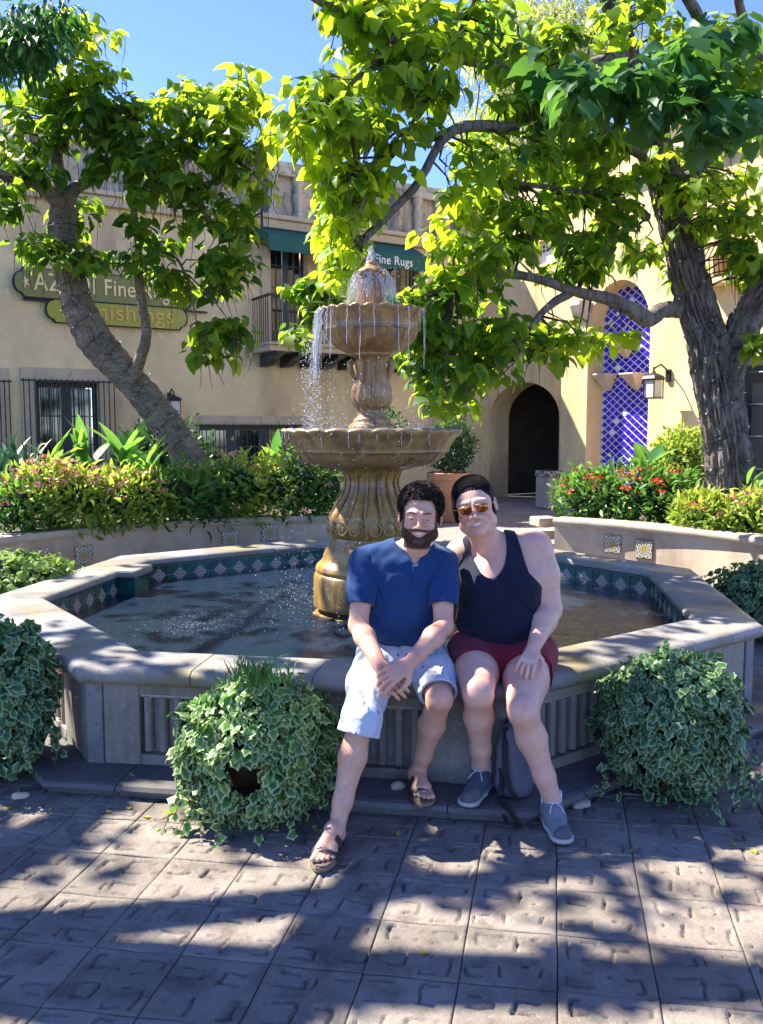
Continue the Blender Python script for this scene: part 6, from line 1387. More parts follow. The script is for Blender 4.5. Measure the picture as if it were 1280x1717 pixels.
# ------------------------------------------------------------------ the man
mb0 = P(672, 1090, 4.0); man = thing('person', 'bearded man in blue shirt and pale printed shorts sitting on pool edge, hands clasped', 'person', (mb0.x, 4.05, .555)); MO = np.array(man.location)
hip = [V3(P(634, 1094, 4.02)), V3(P(716, 1094, 4.02))]; kneeR, ankR = V3(P(606, 1206, 3.53)), V3(P(563, 1398, 3.40)); kneeL, ankL = V3(P(738, 1172, 3.62)), V3(P(700, 1300, 3.83))
pel = V3(P(675, 1085, 4.06)); bel = V3(P(675, 1040, 4.00)); che = V3(P(675, 970, 3.97)); shR, shL = V3(P(612, 942, 3.95)), V3(P(742, 944, 3.97)); nb_ = V3(P(695, 925, 3.93))
elR, wrR = V3(P(601, 1048, 3.82)), V3(P(639, 1118, 3.60)); elL, wrL = V3(P(744, 1050, 3.80)), V3(P(687, 1112, 3.56))
HM = Head(P(705, 866, 3.86), R(3), R(-4), R(6), 1.08, 1.03)
def torso(f, o=0.0, k=.05):
    f.ell(pel+[0, 0, .01], (.185+o, .135+o, .13+o), None, k); f.ell(bel+[0, -.01, .0], (.188+o, .140+o, .13+o), None, k); f.ell((bel+che)/2+[0, -.01, .01], (.19+o, .138+o, .13+o), None, k); f.ell(che+[0, 0, .02], (.192+o, .128+o, .135+o), None, k)
    f.cone(shR+[.03, .01, -.01], shL+[-.03, .01, -.01], .072+o, .072+o, k); f.cone(che+[.0, .03, .10], nb_+[0, .02, .0], .085+o, .060+o, .04)
    for s_, q in ((shR, -1), (shL, 1)): f.cone(s_, nb_+[q*.02, .025, .035], .058+o, .035+o, .03)
body = Field(); torso(body, -.012)
for h_, kn, an, ca in ((hip[0], kneeR, ankR, -1), (hip[1], kneeL, ankL, 1)):
    body.cone(h_, h_+(kn-h_)*.5, .088, .076, .03); body.cone(h_+(kn-h_)*.5, kn, .076, .056, .02); body.ell(kn+[0, -.012, .004], (.040, .042, .046), None, .02)
    calf = kn+(an-kn)*.35+np.array([0, .022, 0]); body.cone(kn, calf, .052, .055, .02); body.cone(calf, kn+(an-kn)*.72+[0, .006, 0], .057, .038, .03); body.cone(kn+(an-kn)*.72+[0, .006, 0], an, .038, .033, .03)
    for q in (-1, 1): body.ell(an+[q*.026, 0, -.004], (.012, .014, .014), None, .012)
hR, tR = G(556, 1424, .03), G(533, 1466, .03); hR = Vector((ankR[0], ankR[1]+.03, 0)); tR = hR+Vector((-.045, -.24, 0))
hL = Vector((ankL[0]-.005, ankL[1]+.03, 0)); tL = hL+Vector((.03, -.24, 0))
fR = foot(body, hR, tR, .030, 1.05, 1); fL = foot(body, hL, tL, .095, 1.05, -1)
body.cone(ankR, V3(hR)+[0, -.045, .075], .034, .034, .02); body.cone(ankL, V3(hL)+[0, -.045, .140], .034, .034, .02)
for sh, el, wr in ((shR, elR, wrR), (shL, elL, wrL)):
    body.cone(sh, sh+(el-sh)*.5, .058, .052, .03); body.cone(sh+(el-sh)*.5, el, .052, .042, .03); fo_ = el+(wr-el)*.3; body.cone(el, fo_, .042, .046, .02); body.cone(fo_, wr, .046, .029, .02)
hand(body, wrR, V3(P(668, 1150, 3.53))-wrR, (.35, .5, -.5), -1, .75, 1.08, 1.0); hand(body, wrL, V3(P(644, 1140, 3.50))-wrL, (-.1, .55, -.6), 1, .70, 1.10, .8)
body.cone(nb_+[0, .02, -.02], nb_+[0, .02, .03], .060, .054, .03)
head = Field(); HM.build(head, .004); head.cone(nb_+[0, .02, -.02], V3(HM.p(0, .015, -.07)), .064, .060, .03)
zc = float(HM.p(0, 0, -.10)[2])-.012
def beard_mask(V):
    x, y, z = HM.loc(V[:, 0], V[:, 1], V[:, 2]); side = np.abs(x); fl = lambda v, w: np.clip(v/w+.5, 0, 1)
    line = np.where(side > .060, .035, -.034-.016*np.clip((.055-side)/.03, 0, 1)); jaw = fl(line-z, .010)*fl(.022-y, .01)*fl(z+.135, .02)*(np.abs(x) < .082)
    mouth = (np.hypot(x/.037, (z+.0520-.012*(x/.03)**2)/.0145)-1)*.012; jaw = jaw*fl(mouth, .004)
    must = fl(.0052-np.abs(z+.0345+.18*np.maximum(side-.010, 0)), .003)*fl(.036-side, .006); cr = fl(.006-np.abs(side-.037), .004)*fl(-.036-z, .006)*fl(z+.075, .006)
    return np.clip(np.maximum(np.maximum(jaw, must), cr), 0, 1)*(y < .03)*(z < .04)
HV = []
def pm(V):
    v = HM.flush(V); 
    for c, r, a in ((kneeR, .06, .25), (kneeL, .06, .3), (elR, .06, .3), (elL, .06, .3), (wrR, .09, .35), (wrL, .09, .35), (nb_, .07, .15)): v = v+a*np.exp(-((V-c)**2).sum(1)/r**2)
    return np.clip(v, 0, 1)
link('body', field_mesh('body', [(body, .004, None, None), (head, .0021, None, None)], M['skin_m'], pm, MO, beard_mask, HV), man)
HM.face_parts(man, M['hair'])
# short beard: dark skin under separate short hairs
bi = np.argwhere(beard_mask(HV[0]) > .45)[:, 0]; rg = np.random.default_rng(9); bi = rg.choice(bi, min(6500, len(bi)), replace=False); Vb = HV[0][bi]
x, y, z = HM.loc(Vb[:, 0], Vb[:, 1], Vb[:, 2]); nl = norm(np.stack([x, (y+.0)*1.0, (z+.02)*.8], 1)); nw = nl@HM.R.T; q = MB()
for p_, n_ in zip(Vb, nw):
    dn = norm(n_*.8+HM.R@np.array([0, -.1, -1.0])+rg.normal(0, .45, 3)); L_ = rg.uniform(.0025, .006); s_ = norm(np.cross(dn, n_))*.0009; a0_ = p_-n_*.001; m0 = a0_+dn*L_*.55+n_*.0015; e0 = a0_+dn*L_
    q.add([a0_-s_, a0_+s_, m0+s_*.8, m0-s_*.8, e0], [(0, 1, 2, 3), (3, 2, 4)])
tag(obj('beard', q, M['beard'], man), kind='stuff')
# curly hair: cap plus separate coils
def curls(H, parent, mat, n, rr, region, out=.004, seed=3, name='hair', base=.010):
    rg = random.Random(seed); cap = Field(); H.E(cap, (0, .027, .047), (.080+base*.4, .098+base*.4, .082+base*.5)); 
    def cut(F, X, Y, Z):
        x, y, z = H.loc(X, Y, Z); return np.maximum(F+.003*fold_noise(X, Y, Z, seed, 260), -region(x, y, z))
    cap.fn(cut); o = link(name, field_mesh(name, [(cap, .003, None, None)], mat, None, np.array(wloc(parent))), parent)
    q = MB(); k = 0; tries = 0
    while k < n and tries < n*30:
        tries += 1; v = Vector((rg.gauss(0, 1), rg.gauss(0, 1), rg.gauss(0, 1))).normalized(); p = np.array([v.x*(.080+base), .027+v.y*(.098+base), .047+v.z*(.082+base)])
        if region(*[np.array(a) for a in p]) < .002: continue
        k += 1; a = v.cross(Vector((rg.gauss(0, 1), rg.gauss(0, 1), rg.gauss(0, 1)))).normalized(); b = v.cross(a); r = rr*rg.uniform(.7, 1.3); turns = rg.uniform(1.1, 1.9); pts = []
        for i in range(14):
            u = i/13; th = 6.283*turns*u; s_ = r*(1-.35*u); off = a*(math.cos(th)*s_)+v*(math.sin(th)*s_*.8+out+.004*u)+b*(.016*u-.008); pts.append(H.p(p[0]+off.x, p[1]+off.y, p[2]+off.z))
        q.tube(pts, [.0026*H.k*(1-.4*i/13) for i in range(14)], 4, cap=False)
    tag(obj('curls', q, mat, o, True), kind='stuff')
def reg_m(x, y, z): return np.where(y < -.02, z-.078-.0*x+np.abs(x)*0-np.maximum(0, np.abs(x)-.05)*(-1.6), z+.02-(y > .02)*.055-np.where(np.abs(x) > .0, 0, 0))
def reg_man(x, y, z):
    front = z-(.080-np.clip((np.abs(x)-.044)/.032, 0, 1)*.060); side = z-(-.012-np.clip(y/.06, 0, 1)*.06); return np.where(y < -.005, front, side)
curls(HM, man, M['hair'], 850, .0095, reg_man, seed=5, base=.004)
# shirt
sh = Field(); torso(sh, .006); sl_ = Field()
for s_, el in ((shR, elR), (shL, elL)): sl_.cone(s_+[0, .0, .0], s_+(el-s_)*.40, .076, .071, .03); sl_.cone(s_+(el-s_)*.40, s_+(el-s_)*.80, .071, .067, .03)
def cut_plane(F, X, Y, Z, p, n, ball=None, rad=.13):
    d = (X-p[0])*n[0]+(Y-p[1])*n[1]+(Z-p[2])*n[2]
    if ball is None: return np.maximum(F, d)
    near = np.sqrt((X-ball[0])**2+(Y-ball[1])**2+(Z-ball[2])**2)-rad; return np.maximum(F, np.minimum(d, -near))
def shirtcut(F, X, Y, Z):
    F = F+.010*fold_noise(X, Y, Z*2.6, 11, 22)*np.clip((1.22-Z)/.3, .25, 1)+.005*fold_noise(X, Y, Z*1.8, 12, 52)
    F = F+.007*crease(X*.7, Y*.7, Z*1.6, 61, 13)*np.clip((1.2-Z)/.25, .1, 1)
    zb_ = .655+.02*np.sin(X*9); F = np.maximum(F, zb_-Z)
    c = nb_; r = np.hypot((X-c[0])/1.0, (Y-c[1]-.02)/1.0)-(.068+np.maximum(0, Z-c[2])*.5); hole = np.maximum(r, c[2]+.012-(Y-c[1])*-.0-Z+np.maximum(0, (Y-c[1]))*-.3); F = np.maximum(F, -hole)
    v = np.maximum(np.abs(X-c[0]-.002)-np.clip((Z-(c[2]-.062))*.62, 0, .2), Y-(c[1]+.02)); v = np.maximum(v, c[2]-.062-Z); F = np.maximum(F, -v)
    return F
def sleevecut(F, X, Y, Z):
    F = F+.004*fold_noise(X, Y, Z*1.5, 13, 45)+.005*crease(X, Y, Z*1.5, 63, 16)
    for s_, el in ((shR, elR), (shL, elL)):
        n = norm(el-s_); pe = s_+(el-s_)*.70; F = np.maximum(F, np.where(np.abs(X-pe[0]) < .14, (X-pe[0])*n[0]+(Y-pe[1])*n[1]+(Z-pe[2])*n[2], F))
        t_ = (X-pe[0])*n[0]+(Y-pe[1])*n[1]+(Z-pe[2])*n[2]; rr = np.sqrt(np.maximum(0, (X-pe[0])**2+(Y-pe[1])**2+(Z-pe[2])**2-t_*t_)); inner = np.maximum(rr-.059, np.abs(t_)-.03); F = np.maximum(F, -inner)
    return F
sl_.fn(sleevecut)
sh.fn(shirtcut); link('shirt', field_mesh('shirt', [(sh, .004, None, None), (sl_, .004, None, None)], M['blue_shirt'], None, MO), man)
q = MB(); cx_ = nb_
def surf_y(F3, x, z, y0=3.5, y1=4.2): return None
pk = Field(); torso(pk, .0105)
def pcut(F, X, Y, Z):
    band = np.maximum(np.abs(X-nb_[0]-.002)-.013, np.maximum(Z-(nb_[2]-.050), (nb_[2]-.15)-Z)); return np.maximum(np.maximum(F+.010*fold_noise(X, Y, Z*2.6, 11, 22)*np.clip((1.22-Z)/.3, .25, 1)+.005*fold_noise(X, Y, Z*1.8, 12, 52), band), Y-(nb_[1]+.02))
pk.fn(pcut); link('placket', field_mesh('placket', [(pk, .003, None, None)], M['blue_shirt'], None, MO), man)
# shorts
so = Field(); so.ell(pel+[0, .0, -.01], (.195, .145, .12), None, .04); so.ell(pel+[0, -.10, -.02], (.17, .12, .085), None, .04)
for h_, kn, an, ra, rb, ex in ((hip[0], kneeR, ankR, .100, .094, .16), (hip[1], kneeL, ankL, .098, .094, .0)):
    so.cone(h_, h_+(kn-h_)*.5, ra, (ra+rb)/2+.004, .03); so.cone(h_+(kn-h_)*.5, kn-(kn-h_)*.03, (ra+rb)/2+.004, rb-.012, .03)
    if ex: so.cone(kn, kn+(an-kn)*ex, rb-.012, .094, .03)
def shortcut(F, X, Y, Z):
    F = F+.005*fold_noise(X*1.5, Y, Z, 21, 34)+.0022*fold_noise(X, Y, Z, 22, 110)+.005*crease(X, Y, Z, 64, 17); F = np.maximum(F, Z-.735)
    n = norm(ankR-kneeR); pe = kneeR+(ankR-kneeR)*.13; t_ = (X-pe[0])*n[0]+(Y-pe[1])*n[1]+(Z-pe[2])*n[2]; far_ = np.sqrt((X-pe[0])**2+(Y-pe[1])**2+(Z-pe[2])**2); F = np.maximum(F, np.minimum(t_, .16-far_)); rr = np.sqrt(np.maximum(0, far_**2-t_*t_)); F = np.maximum(F, -np.maximum(rr-.068, np.abs(t_)-.035))
    n = norm(kneeL-hip[1]+[0, 0, -.10]); pe = kneeL-norm(kneeL-hip[1])*.045; t_ = (X-pe[0])*n[0]+(Y-pe[1])*n[1]+(Z-pe[2])*n[2]; far_ = np.sqrt((X-pe[0])**2+(Y-pe[1])**2+(Z-pe[2])**2); F = np.maximum(F, np.minimum(t_, .16-far_)); rr = np.sqrt(np.maximum(0, far_**2-t_*t_)); F = np.maximum(F, -np.maximum(rr-.072, np.abs(t_)-.03)); return F
so.fn(shortcut); link('shorts', field_mesh('shorts', [(so, .004, None, None)], M['pale_shorts'], None, MO), man)
# sandals
def sandal(fr, z0, inner, parent):
    h0, d, s_ = fr; d, s_ = Vector(d), Vector(s_); h0 = Vector((h0[0], h0[1], z0)); L = .275; out = []; N = 28
    for i in range(N):
        a = 2*math.pi*i/N; u = .5-.5*math.cos(a); w_ = (.036+.014*math.sin(math.pi*min(1, u*1.0))**.6+.010*max(0, math.sin((u-.35)*math.pi*1.4)))*abs(math.sin(a))**.55*(1 if math.sin(a) > 0 else -1); out.append(h0-d*.012+d*(L*u)+s_*(w_+.006*math.sin(u*3)))
    for nm, za_, zb_, mt, gr in (('outsole', z0+.0, z0+.007, 'rubber', 1.0), ('cork_sole', z0+.0072, z0+.022, 'cork', .985), ('footbed', z0+.0222, z0+.029, 'footbed', .97)):
        c = sum(out, Vector())/N; q = MB(); q.loft([[Vector((c.x+(p.x-c.x)*gr, c.y+(p.y-c.y)*gr, z)) for p in out] for z in (za_, zb_)]); obj(nm, q, M[mt], parent, bevel=.002)
    for u0, hh, ww in ((.115, .082, .052), (.175, .062, .056)):
        q = MB(); rings = []; c = h0+d*u0; 
        for i in range(17):
            a = math.pi*i/16; rings.append([c+s_*(math.cos(a)*(ww-.0)+.002)+Vector((0, 0, .018+math.sin(a)**.8*(hh-.02)))+d*(e*.019)+Vector((0, 0, -.006*e)) for e in (-1, 1)])
        pts_o = [[r[0], r[1], r[1]+Vector((0, 0, .003))+(r[1]-c).normalized()*.002, r[0]+Vector((0, 0, .003))+(r[0]-c).normalized()*.002] for r in rings]; q.loft(pts_o); st_ = obj('strap', q, M['leather'], parent)
        q = MB(); a = 1.15; cc_ = c+s_*(math.cos(a)*ww*1.0*(1))+Vector((0, 0, .022+math.sin(a)**.8*(hh-.02)+.004)); nn = (cc_-c-Vector((0, 0, .02))).normalized(); u_ = d; v_ = nn.cross(u_)
        q.tube([cc_+u_*.013+v_*.011, cc_+u_*.013-v_*.011, cc_-u_*.013-v_*.011, cc_-u_*.013+v_*.011, cc_+u_*.013+v_*.011], .0022, 5); obj('buckle', q, M['metal'], parent)
sandal(fR, .002, 1, man); sandal(fL, .067, -1, man)
# ------------------------------------------------------------------ the woman
wo_ = thing('person', 'woman in navy tank top, burgundy shorts and mirrored sunglasses sitting beside bearded man', 'person', (P(845, 1090, 4.0).x, 4.08, .555)); WO = np.array(wo_.location)
hip = [V3(P(795, 1098, 4.02)), V3(P(888, 1096, 4.0))]; kneeR, ankR = V3(P(802, 1163, 3.62)), V3(P(808, 1287, 3.79)); kneeL, ankL = V3(P(877, 1192, 3.56)), V3(P(926, 1340, 3.60))
pel = V3(P(845, 1090, 4.08)); bel = V3(P(845, 1040, 4.04)); che = V3(P(842, 965, 4.03)); shR, shL = V3(P(774, 928, 4.10)), V3(P(899, 918, 4.04)); nb_ = V3(P(822, 915, 4.03))
elL, wrL = V3(P(922, 1022, 3.96)), V3(P(894, 1088, 3.74)); elR, wrR = V3(P(750, 1030, 4.16)), V3(P(735, 1060, 4.14))
HW = Head(P(796, 850, 3.97), R(-13), R(-8), R(2), 1.10, 1.06, -.008)
def torso_w(f, o=0.0, k=.05):
    f.ell(pel+[0, 0, .0], (.225+o, .165+o, .135+o), None, k); f.ell(bel+[0, -.015, 0], (.222+o, .170+o, .12+o), None, k); f.ell((bel+che)/2+[0, -.01, 0], (.205+o, .155+o, .12+o), None, k); f.ell(che+[0, 0, .0], (.195+o, .135+o, .13+o), None, k)
    for q in (-1, 1): f.ell(che+[q*.078, -.085, -.035], (.088+o, .078+o, .082+o), None, .04)
    f.cone(shR+[.04, 0, -.02], shL+[-.04, 0, -.02], .074+o, .074+o, k); f.cone(che+[-.01, .02, .10], nb_+[0, .02, -.01], .095+o, .068+o, .04)
    for s_, q in ((shR, -1), (shL, 1)): f.cone(s_, nb_+[q*.03, .02, .03], .060+o, .040+o, .035)
body = Field(); torso_w(body, -.008)
for h_, kn, an in ((hip[0], kneeR, ankR), (hip[1], kneeL, ankL)):
    body.cone(h_, h_+(kn-h_)*.5, .108, .100, .03); body.cone(h_+(kn-h_)*.5, kn, .100, .066, .02); body.ell(kn+[0, -.012, .0], (.052, .052, .056), None, .025)
    calf = kn+(an-kn)*.32+np.array([0, .02, 0]); body.cone(kn, calf, .060, .063, .02); body.cone(calf, kn+(an-kn)*.74+[0, .006, 0], .063, .042, .03); body.cone(kn+(an-kn)*.74+[0, .006, 0], an, .045, .040, .03)
body.cone(shL, shL+(elL-shL)*.45, .078, .078, .04); body.cone(shL+(elL-shL)*.45, elL, .078, .055, .03); fo_ = elL+(wrL-elL)*.3; body.cone(elL, fo_, .055, .053, .02); body.cone(fo_, wrL, .053, .030, .02)
body.cone(shR, shR+(elR-shR)*.45, .075, .070, .04); body.cone(shR+(elR-shR)*.45, elR, .070, .05, .03); body.cone(elR, wrR, .05, .032, .02); hand(body, wrR, (-.3, -.1, -.9), (-.3, 0, 0), 1, .4, .95)
hand(body, wrL, V3(P(877, 1132, 3.60))-wrL, (0, .45, -.9), 1, .62, .98, .5, .2)
body.cone(nb_+[0, .02, -.02], nb_+[0, .02, .02], .068, .060, .03)
head = Field(); HW.build(head, .004); head.cone(nb_+[0, .02, -.02], V3(HW.p(.0, .015, -.065)), .072, .066, .03); HW.E(head, (0, -.020, -.098), (.050, .046, .022), .03)
zc = float(HW.p(0, 0, -.105)[2])-.02
def pw(V):
    v = HW.flush(V)
    for c, r, a in ((kneeR, .07, .2), (kneeL, .07, .2), (elL, .07, .25), (shL+[.03, 0, 0], .09, .25), (wrL, .08, .3), (nb_+[0, -.06, -.06], .09, .25)): v = v+a*np.exp(-((V-c)**2).sum(1)/r**2)
    return np.clip(v, 0, 1)
link('body', field_mesh('body', [(body, .004, None, None), (head, .0022, None, None)], M['skin_w'], pw, WO), wo_)
HW.face_parts(wo_, M['hair_w'], eyes=True, brows=False)
# hair drawn back: cap with combed strands, small knot behind
cap = Field(); HW.E(cap, (0, .032, .048), (.085, .102, .085)); HW.E(cap, (0, .045, -.005), (.088, .075, .100), .02); HW.E(cap, (-.074, .0, -.010), (.016, .032, .050), .01); HW.E(cap, (.012, .125, .02), (.038, .035, .040), .02)
def hcut(F, X, Y, Z):
    x, y, z = HW.loc(X, Y, Z); ax_ = np.arctan2(x, z-.02); reg = z-(.072-np.clip((np.abs(x)-.036)/.036, 0, 1)**1.4*.060); side = z-(.000-np.clip((y+.02)/.04, 0, 1)*.095); r = np.where((y < -.02) & (x > -.060), reg, np.where(x < -.060, z+.052, side)); return np.maximum(F+.0007*np.sin(x*520+fold_noise(X, Y, Z, 2, 30)*4)+.0012*fold_noise(X*1, Y, Z, 4, 60), -r)
cap.fn(lambda F, X, Y, Z: hcut(F, X, Y, Z)); hw = link('hair', field_mesh('hair', [(cap, .0026, None, None)], M['hair_w'], None, WO), wo_)
q = MB(); rg = random.Random(8)
for i in range(420):                                        # strands combed back over the crown
    x0 = rg.uniform(-.076, .076); zl_ = .074-max(0, min(1, (abs(x0)-.036)/.036))**1.4*.060; pts = []; lift = rg.uniform(.0, .0016)
    for j in range(40):
        y_ = -.068+.0045*j; xx = x0*(1-.30*max(0, y_+.02)/.12); qq = 1-(xx/.087)**2-((y_-.032)/.1045)**2
        if qq <= 0: continue
        z_ = .048+(.0865+lift)*math.sqrt(qq)
        if z_ < zl_+.001: continue
        if j % 3 == 0: pts.append(HW.p(xx+.0008*math.sin(j*.6+i), y_, z_))
    if len(pts) > 2: q.tube(pts, .0011, 3, cap=False)
tag(obj('strands', q, M['hair_w'], hw, True), kind='stuff')
# sunglasses
gl = MB(); ls = []
for sg_ in (-1, 1):
    pts = []; 
    for i in range(20):
        a = 2*math.pi*i/20; rx, rz_ = .0262, .0190; ca, sa = math.cos(a), math.sin(a); x = sg_*.0325+rx*math.copysign(abs(ca)**.75, ca)*(1+.06*sa); z = .002+rz_*math.copysign(abs(sa)**.75, sa)*(1-.10*sg_*ca); pts.append((x, -.1065+.25*abs(abs(x)-.02)**1.5*4, z))
    ring = [HW.p(*p) for p in pts]; gl.tube([Vector(r) for r in ring]+[Vector(ring[0])], .0011, 6, cap=False)
    q = MB(); q.add([HW.p(sg_*.0325, -.109, .003)]+ring, [(0, i+1, (i+1) % 20+1) for i in range(20)]); obj('sunglass_lens', q, M['lens'], wo_, True)
    gl.tube([Vector(HW.p(sg_*.059, -.092, .010)), Vector(HW.p(sg_*.078, -.06, .010)), Vector(HW.p(sg_*.086, .0, .006))], .0016, 6)
gl.tube([Vector(HW.p(-.009, -.106, .008)), Vector(HW.p(0, -.108, .010)), Vector(HW.p(.009, -.106, .008))], .0016, 6); gl.tube([Vector(HW.p(-.016, -.105, .020)), Vector(HW.p(.016, -.105, .020))], .0014, 6)
obj('sunglass_frame', gl, M['gold_wire'], wo_, True)
# tank top
tk = Field(); torso_w(tk, .006); tk.ell(pel+[0, -.01, -.01], (.243, .188, .13), None, .04); tk.ell(pel+[0, -.10, .02], (.21, .135, .10), None, .04)
for s_ in ():
    pass
def tcut(F, X, Y, Z):
    F = F+.009*fold_noise(X, Y, Z*2.4, 31, 22)*np.clip((1.15-Z)/.25, .2, 1)+.004*fold_noise(X, Y, Z*1.6, 32, 60); F = F+.007*crease(X*.7, Y*.7, Z*1.7, 62, 13)*np.clip((1.1-Z)/.25, .1, 1); F = np.maximum(F, .600+.012*np.sin(X*11+1)-Z)
    c = nb_; dx = X-c[0]+.012
    scoop = np.hypot(dx/.082, np.maximum(0, (c[2]+.02-Z))/.150+0*Y)-1; scoop = np.where(Y < c[1]+.05, scoop*.07, np.hypot(dx/.07, np.maximum(0, c[2]+.03-Z)/.06)*.06-.06); scoop = np.where(Z > c[2]+.02, np.abs(dx)-.082, scoop); F = np.maximum(F, -scoop)
    dz = 1.25-Z
    for q in (1, -1):
        ed = (.122 if q > 0 else .118)+.26*np.clip(dz, 0, 1)+.75*np.clip(dz-.20, 0, 1); F = np.maximum(F, q*dx-ed)
    return F
tk.fn(tcut); link('tank_top', field_mesh('tank_top', [(tk, .004, None, None)], M['navy_top'], None, WO), wo_)
so = Field(); so.ell(pel+[0, 0, -.015], (.235, .175, .125), None, .04); so.ell(pel+[0, -.12, -.01], (.215, .15, .115), None, .04)
for h_, kn in zip(hip, (kneeR, kneeL)): so.cone(h_, h_+(kn-h_)*.75, .134, .104, .03)
def wshort(F, X, Y, Z):
    F = F+.004*fold_noise(X, Y, Z, 41, 40)+.002*fold_noise(X, Y, Z, 42, 110); F = np.maximum(F, Z-.765)
    for h_, kn, fr in ((hip[0], kneeR, .46), (hip[1], kneeL, .56)):
        n = norm(kn-h_+np.array([0, .0, .0])); pe = h_+(kn-h_)*fr; t_ = (X-pe[0])*n[0]+(Y-pe[1])*n[1]+(Z-pe[2])*n[2]; far_ = np.sqrt((X-pe[0])**2+(Y-pe[1])**2+(Z-pe[2])**2); F = np.maximum(F, np.minimum(t_, .34-far_))
    return F
so.fn(wshort); link('shorts', field_mesh('shorts', [(so, .004, None, None)], M['burgundy'], None, WO), wo_)
M['toe'] = plain('dark_toe_rubber', (.09, .09, .095), .7)
# socks and sneakers
def sneaker(an, toe_dir, z0, mat, parent, laces=True):
    an = V3(an); d = norm(np.array([toe_dir[0], toe_dir[1], 0.])); s_ = np.array([d[1], -d[0], 0]); h0 = np.array([an[0], an[1], z0])-d*.045; up = np.array([0, 0, 1.]); org = np.array(wloc(parent))
    sk = Field(); sk.cone(an+[0, 0, .030], an+[0, 0, -.05], .045, .044, .02); 
    sk.fn(lambda F, X, Y, Z: np.maximum(F, Z-(an[2]+.030))+.0012*np.sin(Z*900)); link('sock', field_mesh('sock', [(sk, .003, None, None)], M['sock'], None, org), parent)
    f = Field(); f.cone(h0+d*.045+up*.05, h0+d*.055+up*.085, .042, .044, .02); f.cone(h0+d*.04+up*.045, h0+d*.12+up*.05, .042, .040, .02); f.cone(h0+d*.10+up*.055, h0+d*.20+up*.032+s_*.004, .040, .034, .03); f.cone(h0+d*.19+up*.034-s_*.008, h0+d*.232+up*.032+s_*.004, .036, .032, .02)
    f.cone(an+[0, 0, .06], an+[0, 0, -.03], .034, .034, .006, 's')
    f.fn(lambda F, X, Y, Z: np.maximum(np.maximum(F, z0+.022-Z), Z-(z0+.112))+.0008*fold_noise(X, Y, Z, 4, 500)); up_ = link('shoe', field_mesh('shoe', [(f, .003, None, None)], mat, None, org), parent)
    g_ = Field(); g_.cone(h0+d*.035+up*.02, h0+d*.12+up*.02, .043, .041, .02); g_.cone(h0+d*.12+up*.02, h0+d*.225+up*.02+s_*.002, .041, .045, .03)
    g_.fn(lambda F, X, Y, Z: np.maximum(np.maximum(F-.004, z0+.010-Z), Z-(z0+.027))); link('midsole', field_mesh('midsole', [(g_, .003, None, None)], M['midsole'], None, org), up_)
    g2 = Field(); g2.p = list(g_.p[:-1]); g2.fn(lambda F, X, Y, Z: np.maximum(np.maximum(F-.003, z0+.001-Z), Z-(z0+.011))+.002*(np.sin((X+Y)*420) > 0)); link('outsole', field_mesh('outsole', [(g2, .003, None, None)], M['rubber'], None, org), up_)
    tc_ = Field(); tc_.cone(h0+d*.19+up*.034-s_*.008, h0+d*.232+up*.032+s_*.004, .036, .032, .02); tc_.fn(lambda F, X, Y, Z: np.maximum(np.maximum(F-.0022, z0+.026-Z), -((X-h0[0])*d[0]+(Y-h0[1])*d[1]-.213+(Z-z0)*.5))); link('toe_cap', field_mesh('toe_cap', [(tc_, .0028, None, None)], M['toe'], None, org), up_)
    q = MB()
    if laces:
        for i in range(5):
            u = .095+i*.021; zz = z0+.098-.0105*i; w_ = .022-.001*i
            for sg_ in (-1, 1): q.tube([Vector(h0+d*u+s_*sg_*w_+up*(zz-z0-.004)), Vector(h0+d*(u+.008)+up*(zz-z0+.002)), Vector(h0+d*(u+.018)-s_*sg_*w_+up*(zz-z0-.010))], .0024, 5)
        c = h0+d*.088+up*.108
        for sg_ in (-1, 1): q.tube([Vector(c+s_*sg_*(.004+.022*math.sin(a)*1.0)+d*(.012*(1-math.cos(a)))+up*(.006*math.sin(a*.5))) for a in [i*math.pi/6 for i in range(13)] if True][:13], .0022, 5); q.tube([Vector(c), Vector(c+s_*sg_*.02+d*.03-up*.006), Vector(c+s_*sg_*.032+d*.055-up*.025)], .0022, 5)
        obj('lace', q, M['lace'] if mat is M['sneaker'] else M['sock'], up_, True)
sneaker(ankR+[0, .005, 0], (-.13, -.30), .070, M['sneaker2'], wo_); sneaker(ankL+[0, .015, 0], (.02, -.3), .002, M['sneaker'], wo_)
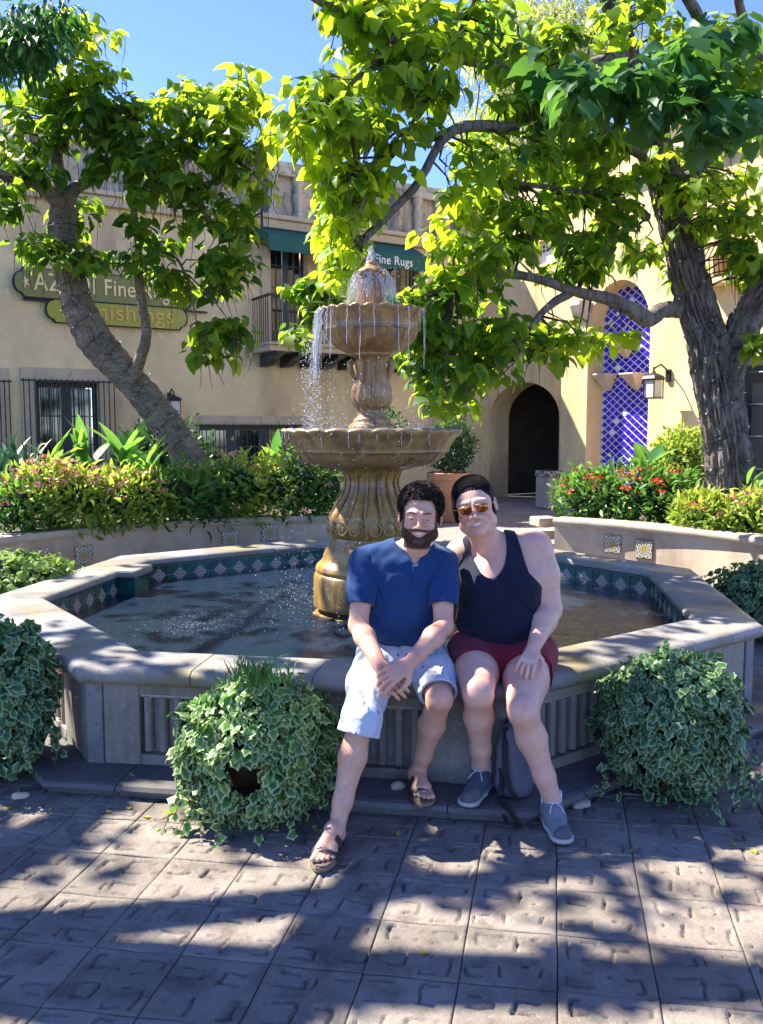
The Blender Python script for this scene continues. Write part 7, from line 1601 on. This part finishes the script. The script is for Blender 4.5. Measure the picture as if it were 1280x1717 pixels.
# ------------------------------------------------------------------ backpack on the step
bp = thing('backpack', 'slouched grey and purple backpack leaning on the basin between the shoes', 'backpack', tuple(G(862, 1335, .065))); bo = np.array(bp.location)
bc = V3(P(860, 1278, 3.755)); f = Field(); f.ell(bc+[0, .0, -.0], (.072, .062, .165), None, .03); f.ell(bc+[.01, -.0, -.10], (.085, .07, .07), None, .04); f.cone(bc+[-.01, .03, .08], bc+[-.015, .05, .15], .055, .03, .04)
f.fn(lambda F, X, Y, Z: np.maximum(F+.004*fold_noise(X, Y, Z, 51, 60), .073-Z)); M['pack'] = cloth('heather_grey_canvas', (.11, .11, .14), (.17, .165, .21)); M['pack2'] = plain('black_webbing', (.012, .012, .014), .8)
pkb = link('bag_body', field_mesh('bag_body', [(f, .004, None, None)], M['pack'], None, bo), bp)
f = Field(); f.ell(bc+[.02, -.035, -.09], (.062, .035, .055), None, .02); f.fn(lambda F, X, Y, Z: np.maximum(F+.003*fold_noise(X, Y, Z, 52, 80), .075-Z)); link('front_pocket', field_mesh('front_pocket', [(f, .004, None, None)], M['pack'], None, bo), bp)
q = MB(); 
for off in (.0,):
    pts = [bc+np.array(v) for v in ((-.03, -.0, .16), (-.045, -.05, .08), (-.045, -.072, .0), (-.03, -.082, -.08), (.005, -.085, -.135))]; 
    q.loft([[Vector(p)+Vector((a, 0, 0))+Vector((0, b, 0)) for a, b in ((-.014, 0), (.014, -.004), (.014, -.010), (-.014, -.006))] for p in pts])
obj('zip_flap', q, M['pack2'], bp)
q = MB(); s0 = V3(G(838, 1338, .08)); pts = [bc+np.array([-.055, -.02, -.02]), (bc+s0)/2+[-.02, -.02, 0], s0, V3(G(858, 1362, .10)), V3(G(872, 1385, .02)), V3(G(850, 1380, .02)), V3(G(845, 1368, .06))]
sp_ = smoothp([tuple(p) for p in [pts[0], pts[1], pts[2], pts[3]]], 4) if False else pts
q.tube([Vector(p) for p in pts], [.013, .014, .014, .013, .012, .011, .01], 6); obj('shoulder_strap', q, M['pack2'], bp, True)
q = MB(); q.tube([Vector(bc+np.array([-.03, .03, .165])), Vector(bc+np.array([-.02, .02, .20])), Vector(bc+np.array([.015, .03, .165]))], .006, 6); obj('top_handle', q, M['pack2'], bp, True)
